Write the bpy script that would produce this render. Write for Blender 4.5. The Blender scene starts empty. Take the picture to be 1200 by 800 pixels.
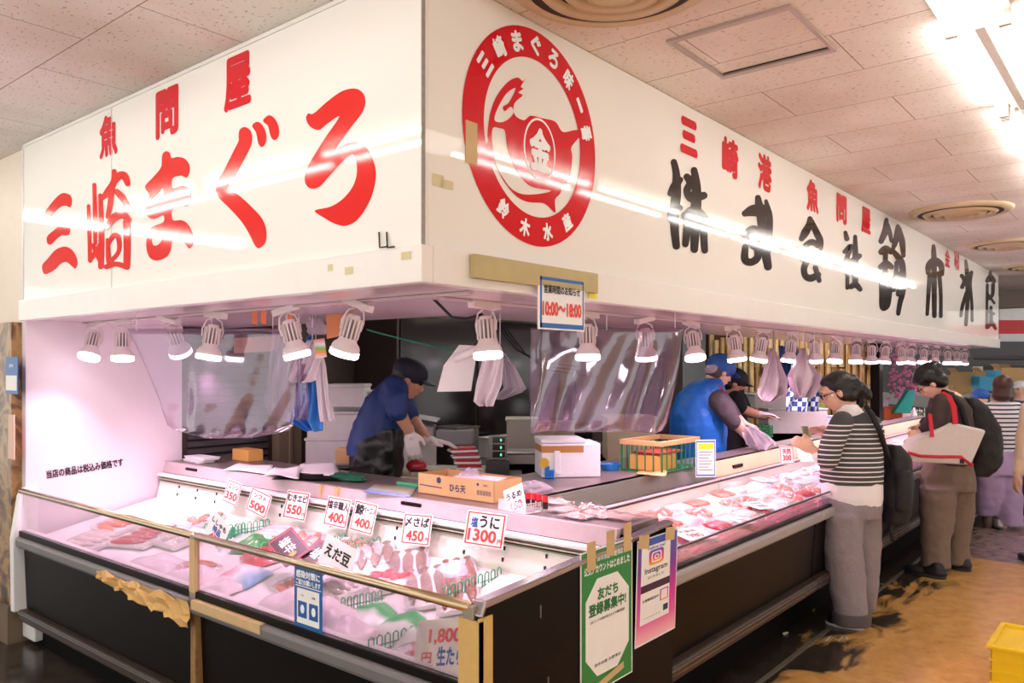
import bpy, bmesh, math, random
from mathutils import Vector, Matrix
V = Vector
random.seed(7)
SC = bpy.context.scene
COL = SC.collection
# ------------------------------------------------------------------ camera
FPX, CX, CY, HC = 934.0, 600.0, 430.0, 1.6
YAW = math.radians(39.43)
FW = V((math.cos(YAW), math.sin(YAW), 0)); RT = V((math.sin(YAW), -math.cos(YAW), 0)); UP = V((0, 0, 1))
cam = bpy.data.cameras.new('camera'); camo = bpy.data.objects.new('camera', cam); COL.objects.link(camo)
cam.sensor_width = 36; cam.lens = FPX / 1200 * 36; cam.shift_y = 30 / 1200; cam.clip_start = .05; cam.clip_end = 200
camo.location = (0, 0, HC)
camo.rotation_euler = (math.pi / 2, 0, YAW - math.pi / 2)
SC.camera = camo
# ------------------------------------------------------------------ colour, world
SC.view_settings.view_transform = 'Standard'; SC.view_settings.look = 'None'
SC.view_settings.gamma = 1; SC.view_settings.use_curve_mapping = False
SC.view_settings.exposure = 0.68
wd = bpy.data.worlds.new('world'); SC.world = wd; wd.use_nodes = True
wd.node_tree.nodes['Background'].inputs[0].default_value = (1.0, .97, .94, 1)
wd.node_tree.nodes['Background'].inputs[1].default_value = .95
# fluorescent rows (x, y, along, length, power) at the ceiling
CEIL = 2.885
TUBE_L = 13      # radiance of the fluorescent tubes
PINK = (1.0, .60, .86)
SPOT_W = 23.0
# ------------------------------------------------------------------ pixel rays
def ray(px, py):
    s = (px - CX) / FPX
    return FW + RT * s - UP * ((py - CY) / FPX)
O = V((0, 0, HC))
def P(px, py, d): return O + ray(px, py) * d
def pX(px, py, X): r = ray(px, py); return O + r * (X / r.x)
def pY(px, py, Y): r = ray(px, py); return O + r * (Y / r.y)
def pZ(px, py, z): r = ray(px, py); return O + r * ((z - HC) / r.z)
# ------------------------------------------------------------------ materials
def srgb(c):
    return tuple(((x / 255) / 12.92 if x / 255 <= .04045 else ((x / 255 + .055) / 1.055) ** 2.4) for x in c)
MC = {}
def mat(name, rgb, rough=.5, metal=0, noise=.06, scale=12, bump=0, spec=.5, coat=0, emit=None, es=0):
    if name in MC: return MC[name]
    m = bpy.data.materials.new(name); MC[name] = m; m.use_nodes = True
    nt = m.node_tree; b = nt.nodes['Principled BSDF']
    c = srgb(rgb)
    b.inputs['Roughness'].default_value = rough; b.inputs['Metallic'].default_value = metal
    b.inputs['Specular IOR Level'].default_value = spec; b.inputs['Coat Weight'].default_value = coat
    b.inputs['Coat Roughness'].default_value = .03
    tc = nt.nodes.new('ShaderNodeTexCoord'); nz = nt.nodes.new('ShaderNodeTexNoise')
    nz.inputs['Scale'].default_value = scale; nz.inputs['Detail'].default_value = 4
    nt.links.new(tc.outputs['Object'], nz.inputs['Vector'])
    mx = nt.nodes.new('ShaderNodeMix'); mx.data_type = 'RGBA'
    mx.inputs[6].default_value = (*[x * (1 - noise) for x in c], 1)
    mx.inputs[7].default_value = (*[min(1, x * (1 + noise)) for x in c], 1)
    nt.links.new(nz.outputs[0], mx.inputs[0]); nt.links.new(mx.outputs[2], b.inputs['Base Color'])
    if bump:
        bp = nt.nodes.new('ShaderNodeBump'); bp.inputs['Strength'].default_value = bump; bp.inputs['Distance'].default_value = .01
        nt.links.new(nz.outputs[0], bp.inputs['Height']); nt.links.new(bp.outputs[0], b.inputs['Normal'])
    if emit:
        b.inputs['Emission Color'].default_value = (*emit, 1); b.inputs['Emission Strength'].default_value = es
    return m
def ramp(nt, src, stops, interp='LINEAR'):
    r = nt.nodes.new('ShaderNodeValToRGB'); r.color_ramp.interpolation = interp
    e = r.color_ramp.elements
    while len(e) < len(stops): e.new(.5)
    for k, (p, c) in enumerate(stops):
        e[k].position = p; e[k].color = (*srgb(c), 1)
    nt.links.new(src, r.inputs[0]); return r
def base(name, rough=.5, **kw):
    m = mat(name, (200, 200, 200), rough, **kw); return m, m.node_tree, m.node_tree.nodes['Principled BSDF']
def math_(nt, op, a, b=None):
    n = nt.nodes.new('ShaderNodeMath'); n.operation = op
    for i, x in enumerate((a, b)):
        if x is None: continue
        if isinstance(x, (int, float)): n.inputs[i].default_value = x
        else: nt.links.new(x, n.inputs[i])
    return n.outputs[0]
def stripes(name, axis, period, duty, c1, c2, rough=.8, phase=0, plain_above=None):
    """c1 lines of share duty over c2, along the object's axis"""
    m, nt, b = base(name, rough)
    tc = nt.nodes.new('ShaderNodeTexCoord'); sp = nt.nodes.new('ShaderNodeSeparateXYZ')
    nt.links.new(tc.outputs['Object'], sp.inputs[0])
    f = math_(nt, 'FRACT', math_(nt, 'ADD', math_(nt, 'DIVIDE', sp.outputs[axis], period), 50 + phase))
    if plain_above: f = math_(nt, 'MAXIMUM', f, math_(nt, 'GREATER_THAN', sp.outputs[axis], plain_above))
    r = ramp(nt, f, [(0, c1), (duty, c2)], 'CONSTANT'); nt.links.new(r.outputs[0], b.inputs['Base Color'])
    return m
def clear(name, tint=(255, 255, 255), amount=.12, rough=.05, bump=0, scale=6, diff=None):
    """thin clear film: mostly see-through with a glossy share"""
    if name in MC: return MC[name]
    m = bpy.data.materials.new(name); MC[name] = m; m.use_nodes = True; nt = m.node_tree
    nt.nodes.remove(nt.nodes['Principled BSDF']); out = nt.nodes['Material Output']
    t = nt.nodes.new('ShaderNodeBsdfTransparent'); t.inputs[0].default_value = (*srgb(tint), 1)
    g = nt.nodes.new('ShaderNodeBsdfGlossy'); g.inputs[1].default_value = rough
    fr = nt.nodes.new('ShaderNodeLayerWeight'); fr.inputs[0].default_value = .25
    a = math_(nt, 'ADD', math_(nt, 'MULTIPLY', fr.outputs[0], .5), amount)
    mx = nt.nodes.new('ShaderNodeMixShader'); nt.links.new(a, mx.inputs[0])
    nt.links.new(t.outputs[0], mx.inputs[1]); nt.links.new(g.outputs[0], mx.inputs[2])
    last = mx
    if diff:
        d = nt.nodes.new('ShaderNodeBsdfDiffuse'); d.inputs[0].default_value = (*srgb(diff[0]), 1)
        tl = nt.nodes.new('ShaderNodeBsdfTranslucent'); tl.inputs[0].default_value = (*srgb(diff[0]), 1)
        ad = nt.nodes.new('ShaderNodeMixShader'); ad.inputs[0].default_value = .5
        nt.links.new(d.outputs[0], ad.inputs[1]); nt.links.new(tl.outputs[0], ad.inputs[2])
        m2 = nt.nodes.new('ShaderNodeMixShader'); m2.inputs[0].default_value = diff[1]
        nt.links.new(mx.outputs[0], m2.inputs[1]); nt.links.new(ad.outputs[0], m2.inputs[2]); last = m2
    if bump:
        tc = nt.nodes.new('ShaderNodeTexCoord'); nz = nt.nodes.new('ShaderNodeTexNoise'); nz.inputs['Scale'].default_value = scale
        nt.links.new(tc.outputs['Object'], nz.inputs['Vector'])
        bp = nt.nodes.new('ShaderNodeBump'); bp.inputs['Strength'].default_value = bump; bp.inputs['Distance'].default_value = .03
        nt.links.new(nz.outputs[0], bp.inputs['Height']); nt.links.new(bp.outputs[0], g.inputs['Normal'])
    nt.links.new(last.outputs[0], out.inputs[0]); return m
# common materials
WHITE = lambda: mat('white_plastic', (238, 236, 232), .4)
M_SIGN = mat('sign_enamel', (240, 237, 230), .035, noise=.015, scale=3, spec=.38)
M_BAND = mat('band_white', (236, 232, 226), .3, noise=.03)
M_RED = mat('sign_red', (214, 26, 42), .07, noise=.03)
M_ORED = mat('sign_orange_red', (226, 40, 34), .07, noise=.03)
M_BLK = mat('sign_black', (34, 33, 35), .07)
M_INK = mat('black_ink', (30, 28, 32), .6)
M_RINK = mat('red_ink', (226, 52, 48), .6)
M_BINK = mat('blue_ink', (36, 84, 160), .6)
M_WINK = mat('white_ink', (245, 245, 245), .5)
M_PAPER = mat('paper', (240, 238, 234), .7)
M_STEEL = mat('brushed_steel', (176, 172, 170), .3, 1, bump=.05, scale=40)
M_BRASS = mat('anodised_rail', (196, 178, 150), .25, 1)
M_DARK = mat('dark_panel', (17, 11, 7), .38, noise=.3, scale=5, spec=.12)
M_GREY = mat('grey_bumper', (112, 108, 106), .4)
M_BROWNB = mat('brown_bumper', (62, 48, 40), .4, spec=.3)
M_BLACK = mat('black_matte', (20, 19, 20), .7)
M_PLINTH = mat('plinth_black', (13, 11, 10), .8, spec=.1)
M_TAPE = mat('craft_tape', (206, 174, 124), .6, noise=.15)
M_CARD = mat('cardboard', (205, 165, 112), .75, noise=.08)
M_FOAM = mat('styrofoam', (236, 236, 238), .7, bump=.1, scale=90)
M_GREEN = mat('green_plastic', (18, 120, 66), .4)
M_GLASS = clear('case_glass', (250, 246, 248), .05, .02)
M_VINYL = clear('vinyl_sheet', (238, 226, 238), .12, .12, bump=.3, scale=5, diff=((225, 205, 225), .05))
M_FILM = clear('film_wrap', (255, 255, 255), .16, .1, bump=.8, scale=40)
M_POLY = clear('polythene', (238, 236, 240), .12, .2, bump=.9, scale=22, diff=((235, 228, 236), .45))
# ------------------------------------------------------------------ mesh building
def wloc(o): return o.location + (wloc(o.parent) if o.parent else V())
def finish(me, name, m, parent=None, smooth=False):
    o = bpy.data.objects.new(name, me); COL.objects.link(o)
    if m: me.materials.append(m)
    if smooth:
        for p in me.polygons: p.use_smooth = True
    if parent is not None:
        me.transform(Matrix.Translation(-wloc(parent))); o.parent = parent
    elif len(me.vertices) and max(v.co.x for v in me.vertices) - min(v.co.x for v in me.vertices) < 9:
        xs = [v.co for v in me.vertices]
        c = V(((min(v.x for v in xs) + max(v.x for v in xs)) / 2, (min(v.y for v in xs) + max(v.y for v in xs)) / 2, min(v.z for v in xs)))
        me.transform(Matrix.Translation(-c)); o.location = c
    return o
class MB:
    def __init__(s): s.b = bmesh.new()
    def box(s, lo, hi, M=None):
        lo, hi = V(lo), V(hi); c = (lo + hi) / 2; d = hi - lo
        r = bmesh.ops.create_cube(s.b, size=1)
        T = Matrix.Translation(c) @ Matrix.Diagonal((*d, 1))
        if M is not None: T = M @ T
        bmesh.ops.transform(s.b, matrix=T, verts=r['verts']); return s
    def cyl(s, p0, p1, r0, r1=None, n=14, caps=True):
        p0, p1 = V(p0), V(p1); r1 = r0 if r1 is None else r1
        q = (p1 - p0); r = bmesh.ops.create_cone(s.b, cap_ends=caps, segments=n, radius1=r0, radius2=r1, depth=q.length)
        T = Matrix.Translation((p0 + p1) / 2) @ q.to_track_quat('Z', 'Y').to_matrix().to_4x4()
        bmesh.ops.transform(s.b, matrix=T, verts=r['verts']); return s
    def ell(s, c, r, M=None, u=16, v=10):
        k = bmesh.ops.create_uvsphere(s.b, u_segments=u, v_segments=v, radius=1)
        r = (r, r, r) if isinstance(r, (int, float)) else r
        T = Matrix.Translation(V(c)) @ (M.to_4x4() if M is not None else Matrix()) @ Matrix.Diagonal((*r, 1))
        bmesh.ops.transform(s.b, matrix=T, verts=k['verts']); return s
    def tube(s, pts, rs, n=8, closed=False):
        """chain of round cones with balls at the joints"""
        pts = [V(p) for p in pts]; rs = [rs] * len(pts) if isinstance(rs, (int, float)) else rs
        rings = []
        for i, p in enumerate(pts):
            a = pts[max(0, i - 1)] if not closed else pts[i - 1]; b = pts[min(len(pts) - 1, i + 1)] if not closed else pts[(i + 1) % len(pts)]
            t = (b - a); t = t.normalized() if t.length > 1e-9 else UP
            x = t.orthogonal().normalized() if i == 0 else (rings[-1][1] - t * rings[-1][1].dot(t)).normalized()
            y = t.cross(x)
            rings.append(([s.b.verts.new(p + (x * math.cos(k * math.tau / n) + y * math.sin(k * math.tau / n)) * rs[i]) for k in range(n)], x))
        R = [r[0] for r in rings]
        for i in range(len(R) - 1 + (1 if closed else 0)):
            A, B = R[i], R[(i + 1) % len(R)]
            for k in range(n): s.b.faces.new((A[k], A[(k + 1) % n], B[(k + 1) % n], B[k]))
        if not closed:
            s.b.faces.new(R[0][::-1]); s.b.faces.new(R[-1])
        return s
    def limb(s, pts, rs, n=14):
        """tube plus joint balls, for remeshing"""
        pts = [V(p) for p in pts]
        for p, r in zip(pts, rs): s.ell(p, r, u=14, v=9)
        for i in range(len(pts) - 1): s.cyl(pts[i], pts[i + 1], rs[i], rs[i + 1], n)
        return s
    def loft(s, secs, n=24, e=2.3):
        """secs: (px, py, half width px, thickness m, depth) rings facing the viewer's direction, level"""
        R = []
        for (px, py, hw, th, d) in secs:
            c = P(px, py, d); a = RT * (hw * d / FPX); b = FW * (th / 2); ring = []
            for k in range(n):
                t = k * math.tau / n; co, si = math.cos(t), math.sin(t)
                ring.append(s.b.verts.new(c + a * math.copysign(abs(co) ** (2 / e), co) + b * math.copysign(abs(si) ** (2 / e), si)))
            R.append(ring)
        for i in range(len(R) - 1):
            for k in range(n): s.b.faces.new((R[i][k], R[i][(k + 1) % n], R[i + 1][(k + 1) % n], R[i + 1][k]))
        s.b.faces.new(R[0][::-1]); s.b.faces.new(R[-1]); return s
    def prism(s, pts, off):
        """closed outline of 3D points pushed by off"""
        off = V(off); A = [s.b.verts.new(V(p)) for p in pts]; B = [s.b.verts.new(V(p) + off) for p in pts]
        n = len(pts)
        try: s.b.faces.new(A[::-1]); s.b.faces.new(B)
        except ValueError: pass
        for i in range(n): s.b.faces.new((A[i], A[(i + 1) % n], B[(i + 1) % n], B[i]))
        return s
    def grid(s, fn, nu, nv):
        g = [[s.b.verts.new(fn(i / nu, j / nv)) for j in range(nv + 1)] for i in range(nu + 1)]
        for i in range(nu):
            for j in range(nv): s.b.faces.new((g[i][j], g[i + 1][j], g[i + 1][j + 1], g[i][j + 1]))
        return s
    def lathe(s, prof, n=32, M=None):
        R = []
        for (r, z) in prof:
            R.append([s.b.verts.new(V((r * math.cos(k * math.tau / n), r * math.sin(k * math.tau / n), z))) for k in range(n)])
        for i in range(len(R) - 1):
            for k in range(n): s.b.faces.new((R[i][k], R[i][(k + 1) % n], R[i + 1][(k + 1) % n], R[i + 1][k]))
        if M is not None: bmesh.ops.transform(s.b, matrix=M, verts=[v for r in R for v in r])
        return s
    def xf(s, M): bmesh.ops.transform(s.b, matrix=M, verts=s.b.verts); return s
    def build(s, name, m, parent=None, smooth=False, bevel=0, remesh=0, solid=0, sub=0):
        bmesh.ops.recalc_face_normals(s.b, faces=s.b.faces)
        me = bpy.data.meshes.new(name); s.b.to_mesh(me); s.b.free()
        o = finish(me, name, m, parent, smooth)
        if solid: k = o.modifiers.new('s', 'SOLIDIFY'); k.thickness = solid; k.offset = 0
        if bevel: k = o.modifiers.new('b', 'BEVEL'); k.width = bevel; k.segments = 2; k.limit_method = 'ANGLE'
        if remesh:
            k = o.modifiers.new('r', 'REMESH'); k.mode = 'VOXEL'; k.voxel_size = remesh; k.use_smooth_shade = True
            k = o.modifiers.new('c', 'SMOOTH'); k.factor = .6; k.iterations = 4
        if sub: k = o.modifiers.new('u', 'SUBSURF'); k.levels = sub; k.render_levels = sub
        return o
def tag(o, label, cat, group=None, kind=None):
    o['label'] = label; o['category'] = cat
    if group: o['group'] = group
    if kind: o['kind'] = kind
    return o
def thing(name, label, cat, loc=(0, 0, 0), group=None):
    o = bpy.data.objects.new(name, None); COL.objects.link(o); o.location = loc; o.empty_display_size = .05
    return tag(o, label, cat, group)
def struct(o): o['kind'] = 'structure'; return o
KIDS = {}
def dup(root, loc, rz=0, label=None, group=None, scale=None, rot=None):
    r = root.copy(); COL.objects.link(r); r.location = loc; r.rotation_euler = rot if rot else (0, 0, rz)
    if scale: r.scale = scale
    if label: r['label'] = label
    if group: r['group'] = group
    if root.name not in KIDS: KIDS[root.name] = [(c, list(c.children)) for c in root.children]
    for ch, gs in KIDS[root.name]:
        c = ch.copy(); COL.objects.link(c); c.parent = r
        for g in gs:
            d = g.copy(); COL.objects.link(d); d.parent = c
    return r
# ------------------------------------------------------------------ writing
TC = {}
def glyphs(s, bold):
    k = (s, bold)
    if k not in TC:
        c = bpy.data.curves.new('t', 'FONT'); c.body = s; c.offset = bold; c.resolution_u = 3
        o = bpy.data.objects.new('t', c); me = bpy.data.meshes.new_from_object(o)
        bpy.data.objects.remove(o); bpy.data.curves.remove(c)
        xs = [v.co.x for v in me.vertices]; ys = [v.co.y for v in me.vertices]
        bb = (min(xs), max(xs), min(ys), max(ys)); TC[k] = (me, bb)
    return TC[k]
def text(s, m, center, right, up, h=None, w=None, parent=None, bold=.02, name='lettering', lift=.0012, shear=0):
    """flat writing centred at center; h or w or both in metres"""
    me0, (x0, x1, y0, y1) = glyphs(s, 0)
    right = V(right).normalized(); up = V(up); up = (up - right * up.dot(right)).normalized() if not shear else up
    n = right.cross(up).normalized(); W, H = x1 - x0, y1 - y0
    sx = (w / W) if w else h / H; sy = (h / H) if h else sx
    C = V(center) + n * lift
    bm = bmesh.new(); K = 1 if bold <= 0 else 5 if bold < .03 else 8
    sx *= W / (W + 2 * max(bold, 0)); sy *= H / (H + 2 * max(bold, 0))
    for k in range(K):
        a = k * math.tau / K; ox, oy = (0, 0) if K == 1 else (math.cos(a) * bold, math.sin(a) * bold)
        base_i = len(bm.verts); bm.from_mesh(me0); bm.verts.ensure_lookup_table()
        for v in bm.verts[base_i:]:
            v.co = C + n * (k * 4e-5) + right * ((v.co.x - (x0 + x1) / 2 + ox) * sx) + up * ((v.co.y - (y0 + y1) / 2 + oy) * sy)
    me = bpy.data.meshes.new(name); bm.to_mesh(me); bm.free()
    return finish(me, name, m, parent)
def smoothpts(p, k=5):
    o = []; n = len(p)
    for i in range(n):
        a, b, c, d = (V((*p[(i + j - 1) % n], 0)) for j in range(4))
        for q in range(k):
            t = q / k
            v = .5 * ((2 * b) + (c - a) * t + (2 * a - 5 * b + 4 * c - d) * t * t + (3 * b - a - 3 * c + d) * t ** 3)
            o.append((v.x, v.y))
    return o
def brush(strokes, k=6):
    """round ended strokes of changing width -> one outline each; strokes: [(x, y, half width), ...]"""
    outs = []
    for st in strokes:
        pts = []; n = len(st)
        for i in range(n - 1):
            a = st[max(0, i - 1)]; b = st[i]; c = st[i + 1]; d = st[min(n - 1, i + 2)]
            for q in range(k + (1 if i == n - 2 else 0)):
                t = q / k
                pts.append(tuple(.5 * ((2 * b[j]) + (c[j] - a[j]) * t + (2 * a[j] - 5 * b[j] + 4 * c[j] - d[j]) * t * t + (3 * b[j] - a[j] - 3 * c[j] + d[j]) * t ** 3) for j in range(3)))
        L, R = [], []
        for i, (x, y, r) in enumerate(pts):
            p, q = pts[max(0, i - 1)], pts[min(len(pts) - 1, i + 1)]
            a = math.atan2(q[1] - p[1], q[0] - p[0]); r = max(r, 1)
            L.append((x - math.sin(a) * r, y + math.cos(a) * r)); R.append((x + math.sin(a) * r, y - math.cos(a) * r))
        caps = []
        for (x, y, r), (u, v, _), in ((pts[-1], pts[-2]), (pts[0], pts[1])):
            a = math.atan2(y - v, x - u)
            caps.append([(x + r * math.cos(a + t), y + r * math.sin(a + t)) for t in [math.pi * (j / 7 - .5) for j in range(8)]])
        outs.append((L, R, caps))
    return outs
def painted(outlines, unp, m, parent, name='character', strokes=None, T=None):
    """outlines in the plane (holes by even-odd) and strokes -> one thin mesh. unp maps a 2D point to the sign plane"""
    bm = bmesh.new()
    if outlines:
        cu = bpy.data.curves.new('k', 'CURVE'); cu.dimensions = '2D'; cu.fill_mode = 'BOTH'
        for pl in outlines:
            pl = smoothpts(pl); sp = cu.splines.new('POLY'); sp.points.add(len(pl) - 1); sp.use_cyclic_u = True
            for q, a in zip(sp.points, pl): q.co = (a[0], -a[1], 0, 1)
        o = bpy.data.objects.new('k', cu); me = bpy.data.meshes.new_from_object(o)
        bm.from_mesh(me); bpy.data.objects.remove(o)
        for v in bm.verts: v.co = unp(v.co.x, -v.co.y)
    if strokes:
        nrm = (O - unp(*strokes[0][0][:2])); nrm = V((-1, 0, 0)) if abs(unp(0, 0).x - unp(50, 0).x) < 1e-6 else V((0, -1, 0))
        for i, (L, R, caps) in enumerate(brush(strokes)):
            e = nrm * (i * 2e-4 + 1e-4)
            l = [bm.verts.new(unp(*p) + e) for p in L]; r = [bm.verts.new(unp(*p) + e) for p in R]
            for j in range(len(l) - 1): bm.faces.new((l[j], l[j + 1], r[j + 1], r[j]))
            for c in caps: bm.faces.new([bm.verts.new(unp(*p) + e + nrm * 5e-5) for p in c])
    me = bpy.data.meshes.new(name); bm.to_mesh(me); bm.free()
    return finish(me, name, m, parent)
YM, XP = V((0, -1, 0)), V((1, 0, 0))
def charfit(s, box, plane, X, m, parent, bold=.03, name='character', lift=.0015):
    """one character of the font laid in the pixel box (x0,y0,x1,y1) on the sign plane"""
    x0, y0, x1, y1 = box; xc = (x0 + x1) / 2; yc = (y0 + y1) / 2
    f = pX if plane == 'X' else pY
    a, b = f(x0, yc, X), f(x1, yc, X); t, u = f(xc, y0, X), f(xc, y1, X)
    r = YM if plane == 'X' else XP
    c = (a + b) / 2; c = V((c.x, c.y, (t.z + u.z) / 2))
    return text(s, m, c, r, UP, h=t.z - u.z, w=(b - a).length, parent=parent, bold=bold, name=name, lift=lift)
# ================================================================== THE SETTING
XS, YS = 1.765, 1.821           # planes of the two sign faces
YW = 5.10                       # side wall of the stall
XE = 12.9                       # far end of the stall
def floor_mat():
    m, nt, b = base('market_floor', .38, noise=0)
    tc = nt.nodes.new('ShaderNodeTexCoord'); sp = nt.nodes.new('ShaderNodeSeparateXYZ'); nt.links.new(tc.outputs['Object'], sp.inputs[0])
    n1 = nt.nodes.new('ShaderNodeTexNoise'); n1.inputs['Scale'].default_value = 2.2; n1.inputs['Detail'].default_value = 7; n1.inputs['Distortion'].default_value = 1.2
    n2 = nt.nodes.new('ShaderNodeTexNoise'); n2.inputs['Scale'].default_value = 9; n2.inputs['Detail'].default_value = 8; n2.inputs['Roughness'].default_value = .7
    mp = nt.nodes.new('ShaderNodeMapping'); mp.inputs['Scale'].default_value = (.8, 1.8, 1)
    nt.links.new(tc.outputs['Object'], mp.inputs[0]); nt.links.new(mp.outputs[0], n1.inputs[0]); nt.links.new(tc.outputs['Object'], n2.inputs[0])
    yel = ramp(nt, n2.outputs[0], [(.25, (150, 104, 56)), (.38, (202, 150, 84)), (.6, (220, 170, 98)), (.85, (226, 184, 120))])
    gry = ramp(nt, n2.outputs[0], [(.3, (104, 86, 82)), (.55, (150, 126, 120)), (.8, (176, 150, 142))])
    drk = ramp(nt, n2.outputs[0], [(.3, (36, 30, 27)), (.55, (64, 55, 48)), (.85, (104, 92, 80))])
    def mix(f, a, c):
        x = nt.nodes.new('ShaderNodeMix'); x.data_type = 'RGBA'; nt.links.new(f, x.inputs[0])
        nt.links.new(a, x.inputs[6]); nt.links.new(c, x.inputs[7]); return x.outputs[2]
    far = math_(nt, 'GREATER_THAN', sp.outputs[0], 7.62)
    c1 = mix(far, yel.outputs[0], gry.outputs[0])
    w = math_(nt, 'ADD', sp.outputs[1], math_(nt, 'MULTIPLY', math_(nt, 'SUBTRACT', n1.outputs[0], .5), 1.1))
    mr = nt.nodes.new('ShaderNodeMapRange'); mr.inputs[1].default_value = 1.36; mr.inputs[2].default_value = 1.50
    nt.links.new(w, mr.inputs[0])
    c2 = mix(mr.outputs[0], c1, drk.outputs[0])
    nt.links.new(c2, b.inputs['Base Color'])
    rr = ramp(nt, n2.outputs[0], [(0, (90, 90, 90)), (1, (150, 150, 150))]); nt.links.new(rr.outputs[0], b.inputs['Roughness'])
    return m
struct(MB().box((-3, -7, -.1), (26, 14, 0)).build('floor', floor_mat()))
def ceil_mat():
    m, nt, b = base('acoustic_ceiling', .85, noise=0)
    tc = nt.nodes.new('ShaderNodeTexCoord')
    mp = nt.nodes.new('ShaderNodeMapping'); mp.inputs['Rotation'].default_value = (0, 0, math.pi / 2)
    mp.inputs['Location'].default_value = (.1, .02, 0); nt.links.new(tc.outputs['Object'], mp.inputs[0])
    br = nt.nodes.new('ShaderNodeTexBrick'); br.inputs['Scale'].default_value = 1
    br.inputs['Color1'].default_value = (*srgb((244, 240, 236)), 1); br.inputs['Color2'].default_value = (*srgb((248, 245, 242)), 1)
    br.inputs['Mortar'].default_value = (*srgb((140, 124, 112)), 1)
    br.inputs['Mortar Size'].default_value = .0022; br.inputs['Brick Width'].default_value = .91; br.inputs['Row Height'].default_value = .455
    nt.links.new(mp.outputs[0], br.inputs[0])
    vz = nt.nodes.new('ShaderNodeTexNoise'); vz.inputs['Scale'].default_value = 95; vz.inputs['Detail'].default_value = 2
    m3 = nt.nodes.new('ShaderNodeMapping'); m3.inputs['Scale'].default_value = (1, .42, 1); nt.links.new(tc.outputs['Object'], m3.inputs[0]); nt.links.new(m3.outputs[0], vz.inputs[0])
    pits = ramp(nt, vz.outputs[0], [(.30, (120, 104, 92)), (.38, (255, 255, 255))])
    dn = nt.nodes.new('ShaderNodeTexNoise'); dn.inputs['Scale'].default_value = 1.1; dn.inputs['Detail'].default_value = 5; nt.links.new(tc.outputs['Object'], dn.inputs[0])
    dirt = ramp(nt, dn.outputs[0], [(.3, (226, 216, 206)), (.6, (255, 253, 250))])
    last = br.outputs[0]
    for r, f in ((pits, .6), (dirt, 1)):
        x = nt.nodes.new('ShaderNodeMix'); x.data_type = 'RGBA'; x.blend_type = 'MULTIPLY'; x.inputs[0].default_value = f
        nt.links.new(last, x.inputs[6]); nt.links.new(r.outputs[0], x.inputs[7]); last = x.outputs[2]
    nt.links.new(last, b.inputs['Base Color'])
    bp = nt.nodes.new('ShaderNodeBump'); bp.inputs['Strength'].default_value = .35; bp.inputs['Distance'].default_value = .004
    nt.links.new(pits.outputs[0], bp.inputs['Height']); nt.links.new(bp.outputs[0], b.inputs['Normal'])
    return m
struct(MB().box((-3, -7, CEIL), (15.4, 14, CEIL + .1)).build('ceiling', ceil_mat()))
M_BEAM = mat('grey_beam', (150, 140, 132), .9, bump=.3, scale=30)
struct(MB().box((15.4, -7, CEIL - .30), (15.7, 14, CEIL + .12)).build('ceiling_beam', M_BEAM))
struct(MB().box((15.7, -7, 3.3), (26, 14, 3.4)).build('ceiling_far', mat('far_ceiling', (190, 186, 180), .8)))
M_FARW = mat('far_wall_grey', (122, 122, 124), .8, noise=.12, scale=3)
struct(MB().box((24, -7, 0), (24.2, 14, 3.4)).build('wall_back', M_FARW))
# stall interior shell
M_PINKW = mat('pinkish_panel', (232, 220, 226), .4, noise=.02, scale=3)
struct(MB().box((XS + .01, YW, .6), (2.72, YW + .06, CEIL)).build('wall_left', M_PINKW))
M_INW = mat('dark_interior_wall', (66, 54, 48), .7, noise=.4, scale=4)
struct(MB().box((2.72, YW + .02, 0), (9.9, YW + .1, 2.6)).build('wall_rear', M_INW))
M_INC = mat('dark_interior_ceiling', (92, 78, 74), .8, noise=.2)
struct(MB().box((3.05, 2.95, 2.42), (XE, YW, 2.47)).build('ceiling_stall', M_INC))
M_SOF = mat('soffit_panel', (226, 206, 212), .18, noise=.03)
mb = MB().box((XS + .035, YS + .035, 1.872), (3.05, YW, 1.89)).box((3.05, YS + .035, 1.872), (XE, 2.95, 1.89))
mb.box((3.03, 2.95, 1.89), (3.05, YW, 2.45)).box((3.05, 2.93, 1.89), (XE, 2.95, 2.45))
struct(mb.build('soffit', M_SOF))
# pier left of the stall
def stone_mat():
    m, nt, b = base('brown_marbled_stone', .3, noise=0)
    tc = nt.nodes.new('ShaderNodeTexCoord'); n = nt.nodes.new('ShaderNodeTexNoise'); n.inputs['Scale'].default_value = 4; n.inputs['Detail'].default_value = 6; n.inputs['Distortion'].default_value = 2
    nt.links.new(tc.outputs['Object'], n.inputs[0])
    r = ramp(nt, n.outputs[0], [(.3, (44, 32, 22)), (.45, (120, 86, 52)), (.55, (176, 138, 88)), (.68, (96, 66, 40)), (.8, (150, 130, 100))])
    nt.links.new(r.outputs[0], b.inputs['Base Color']); return m
struct(MB().box((1.72, YW + .06, .22), (2.4, 6.6, 1.86)).build('wall_pier', stone_mat()))
struct(MB().box((1.70, YW + .06, 0), (2.4, 6.6, .22)).build('baseboard_pier', mat('stained_concrete', (112, 94, 74), .8, noise=.4, scale=6)))
struct(MB().box((1.80, YW + .03, 1.86), (2.4, 6.6, CEIL)).build('wall_upper_left', mat('cream_panel', (222, 208, 190), .6, noise=.04)))
struct(MB().box((1.775, YW + .005, 1.87), (1.80, YW + .035, CEIL)).build('trim_1', M_GREY))
# floor drain channel edge along the aisle
struct(MB().box((-1, 1.585, 0), (13.5, 1.61, .006)).build('trim_2', mat('drain_edge', (112, 104, 90), .5, .3)))
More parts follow.
